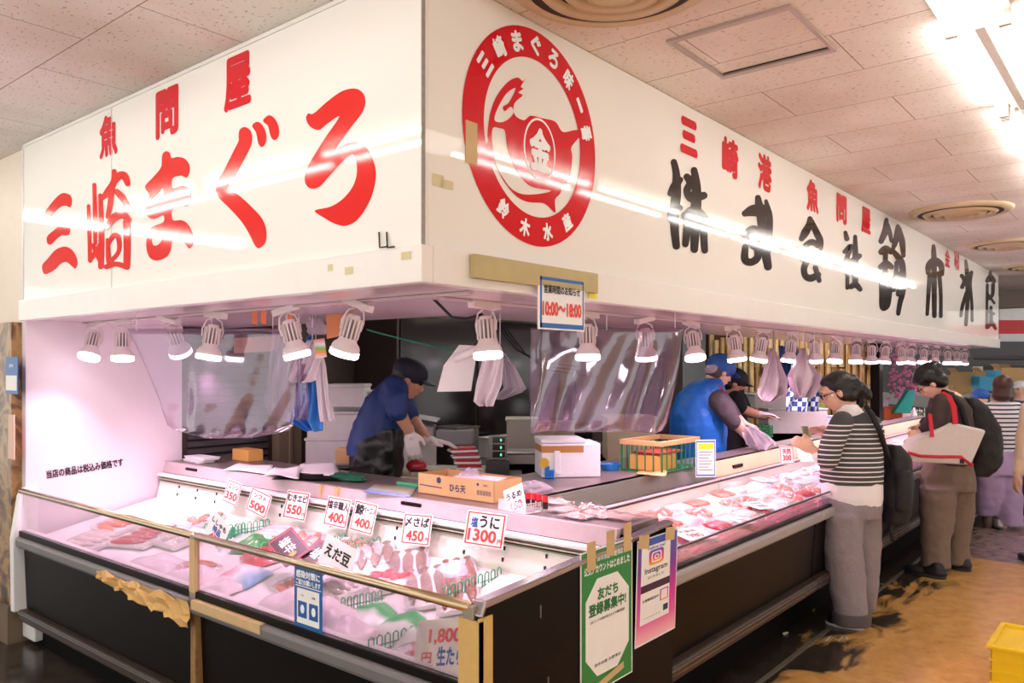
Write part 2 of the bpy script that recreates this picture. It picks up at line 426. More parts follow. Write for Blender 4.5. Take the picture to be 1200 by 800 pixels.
# ================================================================== SIGNBOARDS
def unpX(sx, sy, s, x0=0, y0=0): return lambda u, v: pX(x0 + u / s, y0 + v / s, XS - .0015)
def mkunp(region, scale, plane):
    f, K = (pX, XS - .0015) if plane == 'X' else (pY, YS - .0015)
    return lambda u, v: f(region[0] + u / scale, region[1] + v / scale, K)
sl = thing('signboard', 'white enamel signboard with large orange-red brush lettering above the near display case', 'sign', (XS, 3.5, 1.87))
MB().box((XS, YS, 1.985), (XS + .029, YW, CEIL - .002)).build('panel', M_SIGN, sl)
MB().box((XS - .022, YS - .022, 1.866), (XS + .03, YW + .02, 1.985)).build('lower_band', M_BAND, sl, bevel=.004)
MB().box((XS - .006, YS, CEIL - .018), (XS, YW, CEIL - .002)).build('top_trim', M_BAND, sl)
MB().box((XS - .002, 3.98, 1.985), (XS, 3.985, CEIL - .02)).build('panel_joint', mat('joint_grey', (200, 194, 188), .5), sl)
sr = thing('signboard', 'long white signboard with round red emblem and black brush lettering above the aisle', 'sign', (7, YS, 1.87))
MB().box((XS + .03, YS, 1.985), (XE, YS + .03, CEIL - .003)).build('panel', M_SIGN, sr)
MB().box((XS + .031, YS - .022, 1.866), (XE, YS + .03, 1.985)).build('lower_band', M_BAND, sr, bevel=.004)
MB().box((XS - .003, YS - .004, 1.985), (XS + .012, YS - .0005, CEIL - .003)).build('corner_trim', mat('worn_corner_trim', (150, 146, 138), .6, noise=.3, scale=60), sr)
MB().box((XE, YS, 1.87), (XE + .02, 2.62, CEIL - .3)).build('end_panel', M_BAND, sr)
A = mkunp((40, 150), 4.445, 'X'); B = mkunp((230, 80), 3.6375, 'X')
C3 = mkunp((770, 120), 3.807, 'Y'); D4 = mkunp((910, 200), 4.213, 'Y'); E5 = mkunp((1020, 220), 4.0, 'Y')
painted([[(55,440),(90,390),(130,348),(160,338),(190,352),(197,385),(188,412),(165,405),(140,410),(105,440),(85,468),(58,465)],
 [(65,575),(75,555),(105,530),(130,508),(160,500),(185,515),(185,550),(165,560),(145,558),(115,580),(90,605),(70,602)],
 [(42,715),(70,680),(110,635),(155,617),(190,628),(215,660),(226,700),(215,731),(200,722),(170,698),(140,705),(110,735),(70,758),(48,755)]], A, M_ORED, sl)
painted(None, A, M_ORED, sl, strokes=[[(283,405,9),(287,550,10),(292,690,12)],[(313,295,10),(317,450,12),(318,600,10)],
 [(345,352,12),(350,500,14),(350,640,16),(347,722,14)],[(292,685,12),(318,650,12),(350,600,14)],[(308,610,10),(330,660,14),(350,700,12)],
 [(418,226,13),(415,280,16),(388,330,20),(360,362,12)],[(412,285,16),(440,252,20),(470,248,20),(488,290,14)],
 [(404,330,14),(396,400,14),(385,462,12)],[(430,330,14),(462,365,17),(486,405,12)],
 [(380,518,13),(415,470,20),(460,450,22),(494,478,14)],[(482,490,17),(485,600,18),(483,722,16)],
 [(384,582,9),(388,680,12),(392,715,10)],[(388,600,10),(418,558,12),(440,572,12),(442,640,10),(402,692,9)],[(378,722,13),(430,708,13),(480,722,14)]])
painted([[(665,155),(672,130),(690,120),(706,130),(716,155),(750,150),(785,160),(808,190),(810,225),(795,258),(765,248),(722,262),(722,312),(770,302),(808,315),(815,360),(800,405),(765,405),(722,420),(722,478),(770,480),(805,505),(828,560),(825,608),(808,627),(785,600),(760,572),(722,580),(712,630),(690,670),(640,690),(600,672),(584,620),(590,560),(615,515),(672,490),(672,455),(630,472),(595,465),(580,430),(585,395),(600,348),(582,320),(582,295),(620,255),(660,205)],
 [(612,390),(615,368),(645,340),(670,312),(672,360),(640,380)],[(614,582),(625,548),(650,545),(670,550),(666,582),(645,607),(622,610)]], A, M_ORED, sl)
painted([[(180,290),(185,262),(205,250),(228,262),(238,295),(230,335),(200,395),(165,455),(135,500),(138,518),(180,540),(235,590),(280,640),(298,690),(295,740),(270,766),(250,755),(225,705),(190,650),(140,595),(95,550),(83,520),(90,485),(120,430),(160,350),(180,310)],
 [(238,245),(258,228),(280,240),(298,280),(295,318),(280,335),(265,322),(255,275)],[(286,218),(310,200),(335,215),(352,255),(350,290),(335,306),(318,292),(305,245),(290,232)]], B, M_ORED, sl)
painted([[(468,210),(478,192),(500,192),(560,140),(620,98),(675,86),(710,105),(720,145),(705,190),(660,250),(595,342),(640,322),(690,316),(730,345),(758,405),(765,460),(750,535),(720,600),(680,650),(635,671),(590,662),(550,640),(505,607),(570,590),(620,560),(660,515),(680,470),(685,420),(675,375),(660,368),(620,400),(570,455),(530,500),(500,513),(475,505),(462,475),(470,430),(500,375),(550,295),(610,205),(560,235),(525,262),(495,255),(475,235)]], B, M_ORED, sl)
for s, bx in (('魚', (117, 134, 138, 184)), ('問', (183, 103, 209, 160)), ('屋', (263, 64, 294, 128))):
    charfit(s, bx, 'X', XS, M_RED, sl, bold=.045)
painted(None, C3, M_BLK, sr, strokes=[[(75,266,14.4),(86,320,16.8),(86,400,21.6),(80,470,21.6),(78,560,19.2),(86,640,16.8)],[(60,405,14.4),(80,372,19.2),(102,345,14.4)],[(60,520,15.6),(72,490,21.6),(100,470,14.4)],
 [(133,332,15.6),(150,360,19.2),(132,392,15.6),(155,425,21.6),(208,415,16.8)],[(165,302,14.4),(175,380,20.4),(172,500,24.0),(166,655,16.8)],[(125,505,16.8),(165,490,28.8),(212,515,18.0)],[(138,530,19.2),(126,632,14.4)],[(204,530,18.0),(212,660,14.4)]])
painted(None, C3, M_BLK, sr, strokes=[[(450,425,13.2),(457,470,19.2),(468,540,20.4),(480,640,21.6),(495,732,18.0)],[(392,495,14.4),(430,482,26.4),(480,484,26.4),(503,505,12.0)],[(486,440,8.4),(500,500,14.4),(502,560,14.4),(500,660,12.0)],
 [(395,590,16.8),(430,572,24.0),(470,590,19.2)],[(425,590,16.8),(430,640,16.8),(470,640,14.4)],[(394,645,14.4),(392,700,16.8),(420,712,16.8),(448,690,16.8),(445,650,14.4)]])
painted(None, D4, M_BLK, sr, strokes=[[(165,235,12.0),(160,270,16.8),(142,305,20.4),(124,335,14.4)],[(168,240,12.0),(195,300,16.8),(215,345,16.8),(220,384,9.6)],[(146,366,13.2),(175,352,15.6),(205,368,13.2)],
 [(128,432,15.6),(160,418,19.2),(214,430,15.6)],[(152,440,16.8),(136,480,15.6),(142,518,15.6),(170,530,18.0),(206,512,14.4)],[(192,478,13.2),(210,542,12.0)]])
painted(None, D4, M_BLK, sr, strokes=[[(340,305,9.6),(347,335,13.2)],[(336,400,10.8),(366,372,13.2),(352,415,12.0),(334,470,12.0)],[(350,420,12.0),(350,500,10.8),(349,578,9.6)],[(365,450,9.6),(368,480,8.4)],
 [(388,325,9.6),(389,420,14.4),(388,555,14.4)],[(370,446,13.2),(392,432,14.4),(410,420,12.0)],[(366,572,13.2),(390,562,15.6),(412,585,12.0)]])
painted(None, E5, M_BLK, sr, strokes=[[(75,150,9.6),(70,200,15.6),(50,250,13.2)],[(80,175,10.8),(92,215,10.8),(98,250,8.4)],[(52,300,15.6),(72,285,15.6),(95,300,13.2)],[(70,310,12.0),(70,560,10.8)],[(50,370,14.4),(75,358,18.0),(97,370,13.2)],[(48,440,8.4),(52,490,10.8),(56,556,13.2),(70,565,9.6),(82,540,13.2),(96,450,9.6)],
 [(128,180,9.6),(120,240,14.4),(106,285,9.6)],[(131,190,12.0),(148,250,14.4),(155,318,9.6)],[(108,300,12.0),(125,320,14.4),(145,350,15.6),(152,400,14.4),(152,480,13.2),(138,540,12.0),(130,590,9.6)],[(122,350,9.6),(118,420,9.6),(108,478,10.8)],[(136,400,8.4),(128,500,9.6)]])
painted(None, E5, M_BLK, sr, strokes=[[(296,272,8.4),(298,340,13.2),(300,600,10.8)],[(270,398,10.8),(274,365,15.6),(300,345,20.4),(330,362,15.6),(336,405,9.6)],[(278,408,10.8),(272,500,9.6),(266,592,8.4)],[(322,400,10.8),(330,500,8.4),(330,602,8.4)]])
painted(None, E5, M_BLK, sr, strokes=[[(447,342,7.2),(455,420,10.8),(456,520,9.6),(448,640,8.4)],[(428,412,9.6),(442,435,10.8),(430,465,9.6)],[(474,396,8.4),(466,450,9.6),(475,540,7.2),(477,622,7.2)],[(452,490,9.6),(432,550,8.4),(424,600,7.2)]])
painted(None, E5, M_BLK, sr, strokes=[[(562,395,7.2),(563,430,12.0)],[(547,436,9.6),(563,420,14.4),(580,438,9.6)],[(548,455,7.2),(546,560,6.0),(545,655,7.2)],[(575,455,9.6),(572,500,8.4),(558,520,7.2)],[(552,500,6.0),(580,540,6.0)],[(556,580,7.2),(578,590,7.2)],[(565,560,7.2),(566,640,9.6)],[(550,655,7.2),(568,632,10.8),(586,660,7.2)]])
for s, bx in (('三', (797, 139, 817, 182)), ('崎', (846, 162, 865, 208)), ('港', (888, 181, 904, 224)), ('魚', (945, 211, 959, 249)), ('問', (980, 228, 992, 262)), ('屋', (1009, 243, 1020, 274)), ('金', (1107, 292, 1113, 313)), ('¥60', (1118, 295, 1124, 317))):
    charfit(s, bx, 'Y', YS, M_RED, sr, bold=.05 if s != '三' else .07)
# round emblem: ring with writing, a curled fish and the 金 roundel
EC = V((2.351, YS - .002, 2.452)); ER = .401
em = MB(); n = 72
oc = [EC + V((math.cos(k * math.tau / n), 0, math.sin(k * math.tau / n))) * ER for k in range(n)]
ic = [EC + V((math.cos(k * math.tau / n), 0, math.sin(k * math.tau / n))) * .292 for k in range(n)]
a_ = [em.b.verts.new(p) for p in oc]; b_ = [em.b.verts.new(p) for p in ic]
for k in range(n): em.b.faces.new((a_[k], a_[(k + 1) % n], b_[(k + 1) % n], b_[k]))
em.build('emblem_ring', M_RED, sr)
for i, s in enumerate('三崎まぐろ味一番'):
    t = math.radians(146 - i * 18.6); u = V((math.cos(t), 0, math.sin(t)))
    text(s, M_WINK, EC + u * .346, V((u.z, 0, -u.x)), u, h=.075 if s != '一' else .02, w=.062, parent=sr, bold=.05, name='ring_character', lift=.002)
for s, dg in zip('鈴木水産', (237, 259, 282, 305)):
    t = math.radians(dg); u = V((math.cos(t), 0, math.sin(t)))
    text(s, M_WINK, EC + u * .346, V((-u.z, 0, u.x)), -u, h=.068, w=.06, parent=sr, bold=.05, name='ring_character', lift=.002)
F6 = mkunp((530, 20), 2.857, 'Y')
painted([[(246,206),(236,214),(218,202),(185,218),(150,262),(128,318),(118,390),(120,415),(108,455),(108,508),(140,492),(170,545),(210,595),(250,618),(300,622),(320,632),(345,654),(344,612),(362,590),(372,560),(392,540),(402,470),(398,440),(410,420),(440,382),(410,378),(370,384),(345,350),(300,338),(262,330),(240,345),(212,330),(205,305),(212,284),(236,262),(222,252),(238,240),(230,232)],
 [(212,238),(180,258),(150,310),(142,345),(165,352),(190,340),(206,318),(196,300),(176,315),(170,300),(190,285)],
 [(158,372),(136,372),(134,420),(150,500),(185,560),(215,585),(250,594),(300,590),(330,580),(262,566),(220,520),(195,470),(182,420),(176,380)]], F6, M_RED, sr, name='emblem_fish')
cc = F6(293, 445)
r2 = MB(); nn = 40
o2 = [r2.b.verts.new(cc + V((math.cos(k * math.tau / nn) * .098, -.001, math.sin(k * math.tau / nn) * .118))) for k in range(nn)]
i2 = [r2.b.verts.new(cc + V((math.cos(k * math.tau / nn) * .09, -.001, math.sin(k * math.tau / nn) * .11))) for k in range(nn)]
for k in range(nn): r2.b.faces.new((o2[k], o2[(k + 1) % nn], i2[(k + 1) % nn], i2[k]))
r2.build('emblem_roundel', M_WINK, sr)
text('金', M_WINK, cc, XP, UP, h=.165, w=.13, parent=sr, bold=.05, name='ring_character', lift=.002)
MB().box(pY(546, 190, YS - .004) , pY(559, 145, YS - .002)).build('tape_strip', M_TAPE, sr)
for (a, b_) in (((507, 217), (520, 206)), ((516, 219), (531, 213))):
    MB().box(pY(*a, YS - .002), pY(*b_, YS - .001)).build('tape_remnant', mat('old_tape', (214, 204, 160), .7), sr)
for (x0, y0, x1, y1) in ((384, 318, 390, 309), (404, 322, 414, 312), (470, 305, 482, 294)):
    p, q = pX(x0, y0, XS - .0235), pX(x1, y1, XS - .0225); MB().box(V((p.x, q.y, p.z)), V((q.x, p.y, q.z))).build('tape_remnant', MC['old_tape'], sl)
hk = MB()
for x in (446, 455): hk.tube([pX(x - 2, 272, XS - .004), pX(x - 1, 290, XS - .012), pX(x + 7, 289, XS - .03)], .003, 6)
tag(hk.build('wire_hook', mat('rusty_wire', (70, 58, 44), .5, .6)), 'pair of small rusty wire hooks low on the sign near its corner', 'hook')
# ================================================================== CEILING FITTINGS
M_VENT = mat('vent_cream', (206, 186, 150), .35, noise=.1); M_VENTD = mat('vent_dark', (52, 38, 30), .7)
def vent(x, y, label, r=.38):
    t = thing('ceiling_vent', label, 'vent', (x, y, CEIL - .05), 'round ceiling air vents')
    s = r / .38; M = Matrix.Translation((x, y, CEIL))
    for r0, r1, h in ((.38, .30, .035), (.285, .215, .05), (.20, .14, .06), (.125, .07, .065)):
        MB().lathe([(r0 * s, 0), (r0 * s, -h * .4), ((r0 * .55 + r1 * .45) * s, -h), (r1 * s, -h * .75), (r1 * .98 * s, -.004)], 48, M).build('vent_ring', M_VENT, t, smooth=True)
    MB().cyl((x, y, CEIL - .03), (x, y, CEIL), .31 * s, n=40).build('vent_throat', M_VENTD, t)
    MB().cyl((x, y, CEIL - .05), (x, y, CEIL - .03), .05 * s, n=20).build('vent_hub', M_VENT, t)
vent(2.23, 1.40, 'cream round ceiling vent nearest the sign corner, cut by the top of the view', .36)
vent(7.36, 1.31, 'sooty round ceiling vent above the black lettering of the long sign')
vent(9.65, 1.29, 'second sooty round ceiling vent further along the aisle', .36)
vent(12.0, 1.29, 'third round ceiling vent, farthest along the aisle', .36)
ah = thing('access_hatch', 'square ceiling access hatch with aluminium frame beside the long sign', 'hatch', (3.06, 1.28, CEIL - .01))
M_ALU = mat('aluminium_frame', (190, 178, 172), .4, .6)
for lo, hi in (((2.80, 1.03), (3.32, 1.045)), ((2.80, 1.505), (3.32, 1.52)), ((2.80, 1.045), (2.825, 1.505)), ((3.285, 1.045), (3.32, 1.505))):
    MB().box((*lo, CEIL - .012), (*hi, CEIL - .001)).build('frame_bar', M_ALU, ah)
for x in (2.832, 3.275): MB().box((x, 1.05, CEIL - .004), (x + .008, 1.5, CEIL - .001)).build('shadow_line', M_VENTD, ah)  # dark strips paint the shadow lines inside the hatch frame
M_TUBE = mat('fluorescent_tube', (255, 255, 255), .3, emit=(1, .97, .93), es=TUBE_L)
M_DIFF = mat('lit_diffuser', (255, 255, 255), .3, emit=(1, .97, .93), es=TUBE_L * .2)
M_FIX = mat('fixture_white', (226, 222, 214), .35)
def fixture(x, y, along, label, group, L=1.22, cover=False, w=1.0):
    t = thing('fluorescent_light', label, 'light fixture', (x, y, CEIL - .06), group)
    z = CEIL
    def bx(a0, a1, b0, b1, z0, z1):
        return (((x + a0, y + b0, z0), (x + a1, y + b1, z1)) if along == 'x' else ((x + b0, y + a0, z0), (x + b1, y + a1, z1)))
    if cover:
        MB().box(*bx(-L / 2, L / 2, -.09, .09, z - .085, z - .005)).build('diffuser', M_DIFF, t, bevel=.02)
        MB().box(*bx(-L / 2 - .01, L / 2 + .01, -.11, .11, z - .03, z)).build('housing', M_FIX, t)
    else:
        MB().box(*bx(-L / 2, L / 2, -.05, .05, z - .035, z)).box(*bx(-L / 2, L / 2, -.02, .02, z - .05, z)).build('housing', M_FIX, t, bevel=.004)
        for s in (-.085, .085):
            if along == 'x': MB().cyl((x - L / 2 + .02, y + s, z - .05), (x + L / 2 - .02, y + s, z - .05), .0145, n=12).build('tube', M_TUBE, t, smooth=True)
            else: MB().cyl((x + s, y - L / 2 + .02, z - .05), (x + s, y + L / 2 - .02, z - .05), .0145, n=12).build('tube', M_TUBE, t, smooth=True)
            for e in (-1, 1):
                MB().box(*bx(e * (L / 2 - .01) - .012, e * (L / 2 - .01) + .012, s - .02, s + .02, z - .072, z)).build('tube_holder', M_FIX, t)
for i, x in enumerate((-1.6, )): fixture(x, .53, 'x', 'bare twin-tube ceiling light over the aisle behind the viewer', 'ceiling lights over the aisle')
fixture(2.6, .53, 'x', 'covered fluorescent ceiling light with milky diffuser, nearest above the aisle', 'ceiling lights over the aisle', cover=True, L=1.3)
ORD = ['first', 'second', 'third', 'fourth', 'fifth', 'sixth', 'seventh', 'eighth', 'ninth', 'tenth', 'eleventh', 'twelfth', 'thirteenth', 'fourteenth', 'fifteenth', 'sixteenth', 'seventeenth', 'eighteenth', 'nineteenth', 'twentieth'] + ['further'] * 40
for i, x in enumerate((3.9, 5.18, 6.46, 7.74, 9.02, 10.30, 11.58, 12.86)):
    fixture(x, .53, 'x', ('bare twin-tube ceiling light just beyond the covered one' if i == 0 else 'bare twin-tube ceiling light, %s beyond the covered one' % ORD[i]), 'ceiling lights over the aisle')
for i, y in enumerate((-2.3, -1.0, 1.9, 3.2, 4.5, 5.8)): fixture(.55, y, 'y', '%s twin-tube light of the row facing the red brush lettering' % ORD[i], 'ceiling lights of the cross aisle', w=.8)
for i, x in enumerate((-.4, .95)): fixture(x, 7.3, 'x', '%s twin-tube light in the crosswise row beyond the pink wall' % ORD[i], 'ceiling lights of the cross aisle')

for i, (x, y) in enumerate(((20, -2), (20, 2), (17.5, 0), (20, 5))):  # unseen fixtures added to lighten the far wall
    fixture(x, y, 'y', '%s added twin-tube light, unseen in the far hall beyond the beam' % ORD[i], 'lights of the far hall', L=2.4)
for o in list(COL.objects):
    if o.get('group') == 'lights of the far hall': o.location.z += .41
# ================================================================== TRACK LAMPS
M_LAMPB = mat('lamp_white', (232, 220, 218), .35); M_LAMPD = mat('lamp_fin_gap', (120, 104, 106), .6)
M_LED = mat('lamp_led', (255, 250, 255), .3, emit=(1, .86, .98), es=7)
def make_lamp(label, group):
    """track lamp hanging from the origin (soffit), pointing down"""
    t = thing('track_lamp', label, 'lamp', (0, 0, 0), group)
    MB().box((-.085, -.018, -.03), (.085, .018, 0)).build('track_adapter', M_LAMPB, t, bevel=.003)
    y = MB()
    for s in (-1, 1):
        y.tube([(0, s * .008, -.03), (0, s * .04, -.045), (0, s * .056, -.09), (0, s * .052, -.125)], .004, 6)
    y.build('yoke', M_LAMPB, t, smooth=True)
    M = Matrix.Translation((0, 0, -.125)) @ Matrix.Diagonal((1, 1, 1.15, 1))
    h = MB().lathe([(.001, .055), (.022, .055), (.026, .05), (.030, .02), (.036, -.03), (.040, -.042), (.052, -.052), (.058, -.062), (.060, -.088), (.056, -.092), (.052, -.088)], 28, M)
    b = h.build('lamp_head', M_LAMPB, t, smooth=True)
    fn = MB()
    for k in range(14):
        a = k * math.tau / 14; R = Matrix.Rotation(a, 4, 'Z')
        fn.box((.024, -.0035, -.028), (.0405, .0035, .042), M @ R)
    fn.build('cooling_fin', M_LAMPB, b)
    gp = MB()
    gp.lathe([(.0275, .040), (.031, .02), (.0368, -.028)], 28, M); gp.build('fin_gap', M_LAMPD, b, smooth=True)
    MB().lathe([(.0575, -.208), (.060, -.214), (.060, -.232), (.054, -.237), (.001, -.237)], 28).build('led_face', M_LED, t, smooth=True)
    l = bpy.data.lights.new('lamp_light', 'SPOT'); l.energy = SPOT_W; l.color = PINK; l.spot_size = math.radians(125); l.spot_blend = .8; l.shadow_soft_size = .05
    lo = bpy.data.objects.new('lamp_light', l); COL.objects.link(lo); lo.parent = t; lo.location = (0, 0, -.245)
    return t
proto = make_lamp('', 'track lamps under the long sign')
ZS = 1.87
tilts = random.Random(3)
LX = [2.46, 3.21, 3.76, 4.3, 4.88, 5.41, 5.96, 6.45, 7.0, 7.55, 8.03, 8.55, 9.06, 9.6, 10.2, 10.8, 11.4, 12.0, 12.6]
ordn = ORD
for i, x in enumerate(LX):
    lb = ('white track lamp at the inner corner above the carton box' if i == 0 else
          '%s white track lamp along the aisle from the corner' % ordn[i] if i < 20 else '')
    dup(proto, (x, 2.17, ZS), 0, lb, 'track lamps under the long sign', rot=(tilts.uniform(-.25, .25) * .8, tilts.uniform(-.2, .2), 0))
for i, (y, rx, ry) in enumerate(((4.92, -.15, .3), (4.60, -.1, .05), (4.09, .25, -.5), (3.61, .1, .12), (3.04, -.15, -.2), (2.53, .3, .1))):
    o = dup(proto, (2.1, y, ZS), 0, 'white track lamp over the near display case, %s from the pink side wall' % ordn[i], 'track lamps over the near display case')
    o.rotation_euler = Matrix.Rotation(math.pi / 2, 3, 'Z').to_euler()
    o.rotation_euler = (Matrix.Rotation(ry, 3, 'Y') @ Matrix.Rotation(rx, 3, 'X') @ Matrix.Rotation(math.pi / 2, 3, 'Z')).to_euler()
for c in list(proto.children):
    for g in list(c.children): bpy.data.objects.remove(g)
    bpy.data.objects.remove(c)
bpy.data.objects.remove(proto)
M_TRK = mat('track_rail', (206, 190, 192), .4)
tag(MB().box((2.085, YS + .1, 1.862), (2.115, YW, 1.87)).build('lamp_track', M_TRK), 'white lamp track over the near display case', 'track')
tag(MB().box((2.2, 2.155, 1.862), (XE, 2.185, 1.87)).build('lamp_track', M_TRK), 'white lamp track running along the aisle counter', 'track')
# ================================================================== NEAR DISPLAY CASE
X0, YE = 1.735, 1.545          # front glass plane, corner end
ZR, ZT = .90, .965             # rail and rear top height
M_CREAM = mat('case_cream', (236, 234, 222), .35, noise=.03)
M_CASEIN = mat('case_white_inner', (240, 238, 236), .35, noise=.02)
M_RAILG = mat('green_grey_rail', (120, 128, 100), .4)
def near_case(y0, y1, label, tape):
    t = thing('display_case', label, 'display case', (2.2, (y0 + y1) / 2, 0))
    g = .012
    MB().box((X0 + .09, y0, 0), (2.5, y1, .16)).build('plinth', M_PLINTH, t)
    MB().prism([(X0 + .015, y0 + g, .58), (X0 + .03, y0 + g, .22), (2.6, y0 + g, .22), (2.6, y0 + g, .60), (X0 + .015, y0 + g, .60)], (0, y1 - y0 - 2 * g, 0)).build('body_panel', M_DARK, t)
    b = MB().box((X0 - .012, y0, .155), (X0 + .06, y1, .215)).build('lower_bumper', M_BROWNB, t, bevel=.01)
    MB().box((X0 - .015, y0, .196), (X0 - .011, y1, .202)).build('bumper_strip', M_STEEL, b)
    MB().box((X0 - .03, y0, .575), (X0 + .03, y1, .635)).build('upper_bumper', M_GREY, t, bevel=.016)
    MB().box((X0 - .008, y0, .635), (X0 + .02, y1, .665)).build('glass_sill', M_DARK, t, bevel=.003)
    MB().box((X0, y0 + .02, .665), (X0 + .006, y1 - .02, ZR - .02)).build('front_glass', M_GLASS, t)
    MB().tube([(X0 + .003, y0 + .01, ZR - .008), (X0 + .003, y1 - .01, ZR - .008)], .0165, 14).build('top_rail', M_BRASS, t, smooth=True)
    MB().prism([(X0 + .02, y0, .60), (X0 + .02, y0, .62), (1.86, y0, .62), (2.52, y0, .755), (2.52, y0, .60)], (0, y1 - y0, 0)).box((X0 + .02, y0, .615), (X0 + .05, y1, .665)).build('basin_floor', M_CASEIN, t)
    MB().prism([(2.49, y0, .60), (2.56, y0, .865), (2.60, y0, .865), (2.60, y0, .60)], (0, y1 - y0, 0)).build('basin_back', M_CREAM, t)
    gr = MB()
    k = int((y1 - y0) / .05)
    for i in range(k): gr.box((X0 + .055, y0 + .02 + i * .05, .622), (X0 + .10, y0 + .055 + i * .05, .632))
    gr.build('air_grille', mat('grille_cream', (206, 196, 176), .5), t)
    for z, m, hh in ((.868, M_RAILG, .006), (.881, MC['grille_cream'], .006), (.893, M_RAILG, .006)):
        MB().box((2.545, y0, z - hh), (2.584, y1, z)).build('ticket_rail', m, t)
    MB().box((2.535, y0, .895), (2.585, y1, .912)).build('lamp_cover', M_CASEIN, t, bevel=.004)
    for i in range(int((y1 - y0) / .22)):
        yy = y0 + .12 + i * .22
        for zz in (.79, .835): MB().box((2.49 + (zz - .60) * .267 - .004, yy, zz), (2.49 + (zz - .60) * .267 + .004, yy + .008, zz + .016)).build('bracket_slot', M_INK, t)
    return t
c1 = near_case(3.155, YW - .03, 'near refrigerated display case between the taped joint and the pink side wall', 0)
c2 = near_case(YE + .03, 3.145, 'near refrigerated display case at the corner, with the blue notice on its glass', 1)
# end cap beside the wall and the dark end panel with the posters
cap = MB().prism([(X0 - .03, YW - .02, .20), (X0 - .035, YW - .02, .62), (X0 + .0, YW - .02, .86), (X0 + .02, YW - .02, .90), (X0 + .10, YW - .02, .92), (X0 + .10, YW - .02, .20)], (0, .05, 0)).build('end_cap', M_CASEIN, c1, bevel=.006)
ep = MB().prism([(X0 + .0, YE, 0), (X0 - .005, YE, .86), (X0 + .02, YE, .895), (2.90, YE, ZT), (2.90, YE, 0)], (0, .03, 0)).build('end_panel', mat('black_end_panel', (15, 10, 8), .45, noise=.4, scale=7, spec=.12), c2)
tr = MB().prism([(X0 - .008, YE - .006, .875), (X0 + .015, YE - .006, .915), (2.90, YE - .006, ZT + .016), (2.90, YE - .006, ZT), (X0 + .02, YE - .006, .893), (X0 + .004, YE - .006, .865)], (0, .045, 0)).build('end_trim', mat('violet_steel_trim', (176, 168, 172), .22, .9), c2, bevel=.004)
for (x, z, l) in ((2.02, .84, .04), (2.45, .78, .005), (2.0, .47, .05), (2.2, .52, .04), (2.06, .6, .02), (2.3, .38, .03), (1.98, .3, .05)):
    MB().box((x, YE - .001, z - l), (x + .006, YE, z)).build('scratch', mat('scratch_grey', (110, 104, 98), .7), c2)
# glass posts with tape
def post(y, label_name, par):
    MB().box((X0 - .012, y - .022, .60), (X0 + .012, y + .022, ZR)).build('glass_post', mat('steel_post', (170, 158, 140), .35, .7), par, bevel=.003)
post(3.15, '', c1)
MB().box((X0 - .014, 3.126, .66), (X0 + .0, 3.168, .88)).build('post_tape', M_TAPE, c1)
MB().box((X0 - .006, 3.13, .16), (X0 + .03, 3.17, .59)).build('joint_cover', mat('worn_joint_tape', (150, 112, 66), .7, noise=.5, scale=30), c1)
post(YE + .04, '', c2)
MB().box((X0 - .016, YE - .008, .16), (X0 + .004, YE + .075, .86)).box((X0 - .016, YE - .008, .16), (X0 + .045, YE - .003, .87)).build('post_tape', mat('yellow_corner_tape', (208, 172, 104), .45, noise=.12, scale=30), c2)
MB().box((X0 - .033, 2.62, .60), (X0 + .0, 3.12, .637)).build('bumper_tape', M_TAPE, c2)
# crumpled brown paper stuffed under the bumper
def crumple(name, fn, nu, nv, amp, m, seed=1, parent=None, th=.002):
    r = random.Random(seed)
    def g(u, v):
        return fn(u, v) + V((r.uniform(-amp, amp), r.uniform(-amp, amp), r.uniform(-amp, amp)))
    return MB().grid(g, nu, nv).build(name, m, parent, solid=th)
q = crumple('crumpled_paper', lambda u, v: V((X0 - .040, 3.98 - u * .86, .625 - v * (.04 + .07 * u))), 22, 5, .011, mat('kraft_paper', (214, 170, 104), .8), 4)
tag(q, 'strip of crumpled brown paper tucked along the bumper of the near case', 'paper')
# ------------------------------------------------------------------ ledge behind the case and along the aisle counter
M_LEDGE = mat('ledge_pinkish_laminate', (196, 176, 178), .4, noise=.12, scale=20)
M_LTOP = mat('ledge_top_dull', (146, 134, 130), .35, .5, noise=.15)
lg = thing('worktop', 'worn pinkish worktop ledge running behind the near display cases', 'worktop', (2.8, 3.2, .9))
MB().box((2.63, 1.62, .955), (2.92, 2.26, .98)).box((2.63, 2.26, .955), (3.06, YW - .002, .98)).build('top', M_LTOP, lg)
MB().prism([(2.588, 1.62, .913), (2.602, 1.62, .981), (2.63, 1.62, .981), (2.61, 1.62, .913)], (0, YW - 1.62, 0)).build('apron', M_LEDGE, lg)
MB().box((2.66, 1.63, 0), (2.92, 2.26, .955)).box((2.66, 2.26, 0), (3.04, YW - .02, .955)).build('base', M_PLINTH, lg)
for y in (2.75, 4.75): MB().box((2.590, y - .07, .945), (2.604, y + .07, .964)).build('handle_slot', M_DARK, lg, bevel=.008)
for y, w in ((3.28, .03), (3.42, .012)): MB().box((2.584, y, .913), (2.604, y + w, .984)).build('tape_strip', M_TAPE, lg)
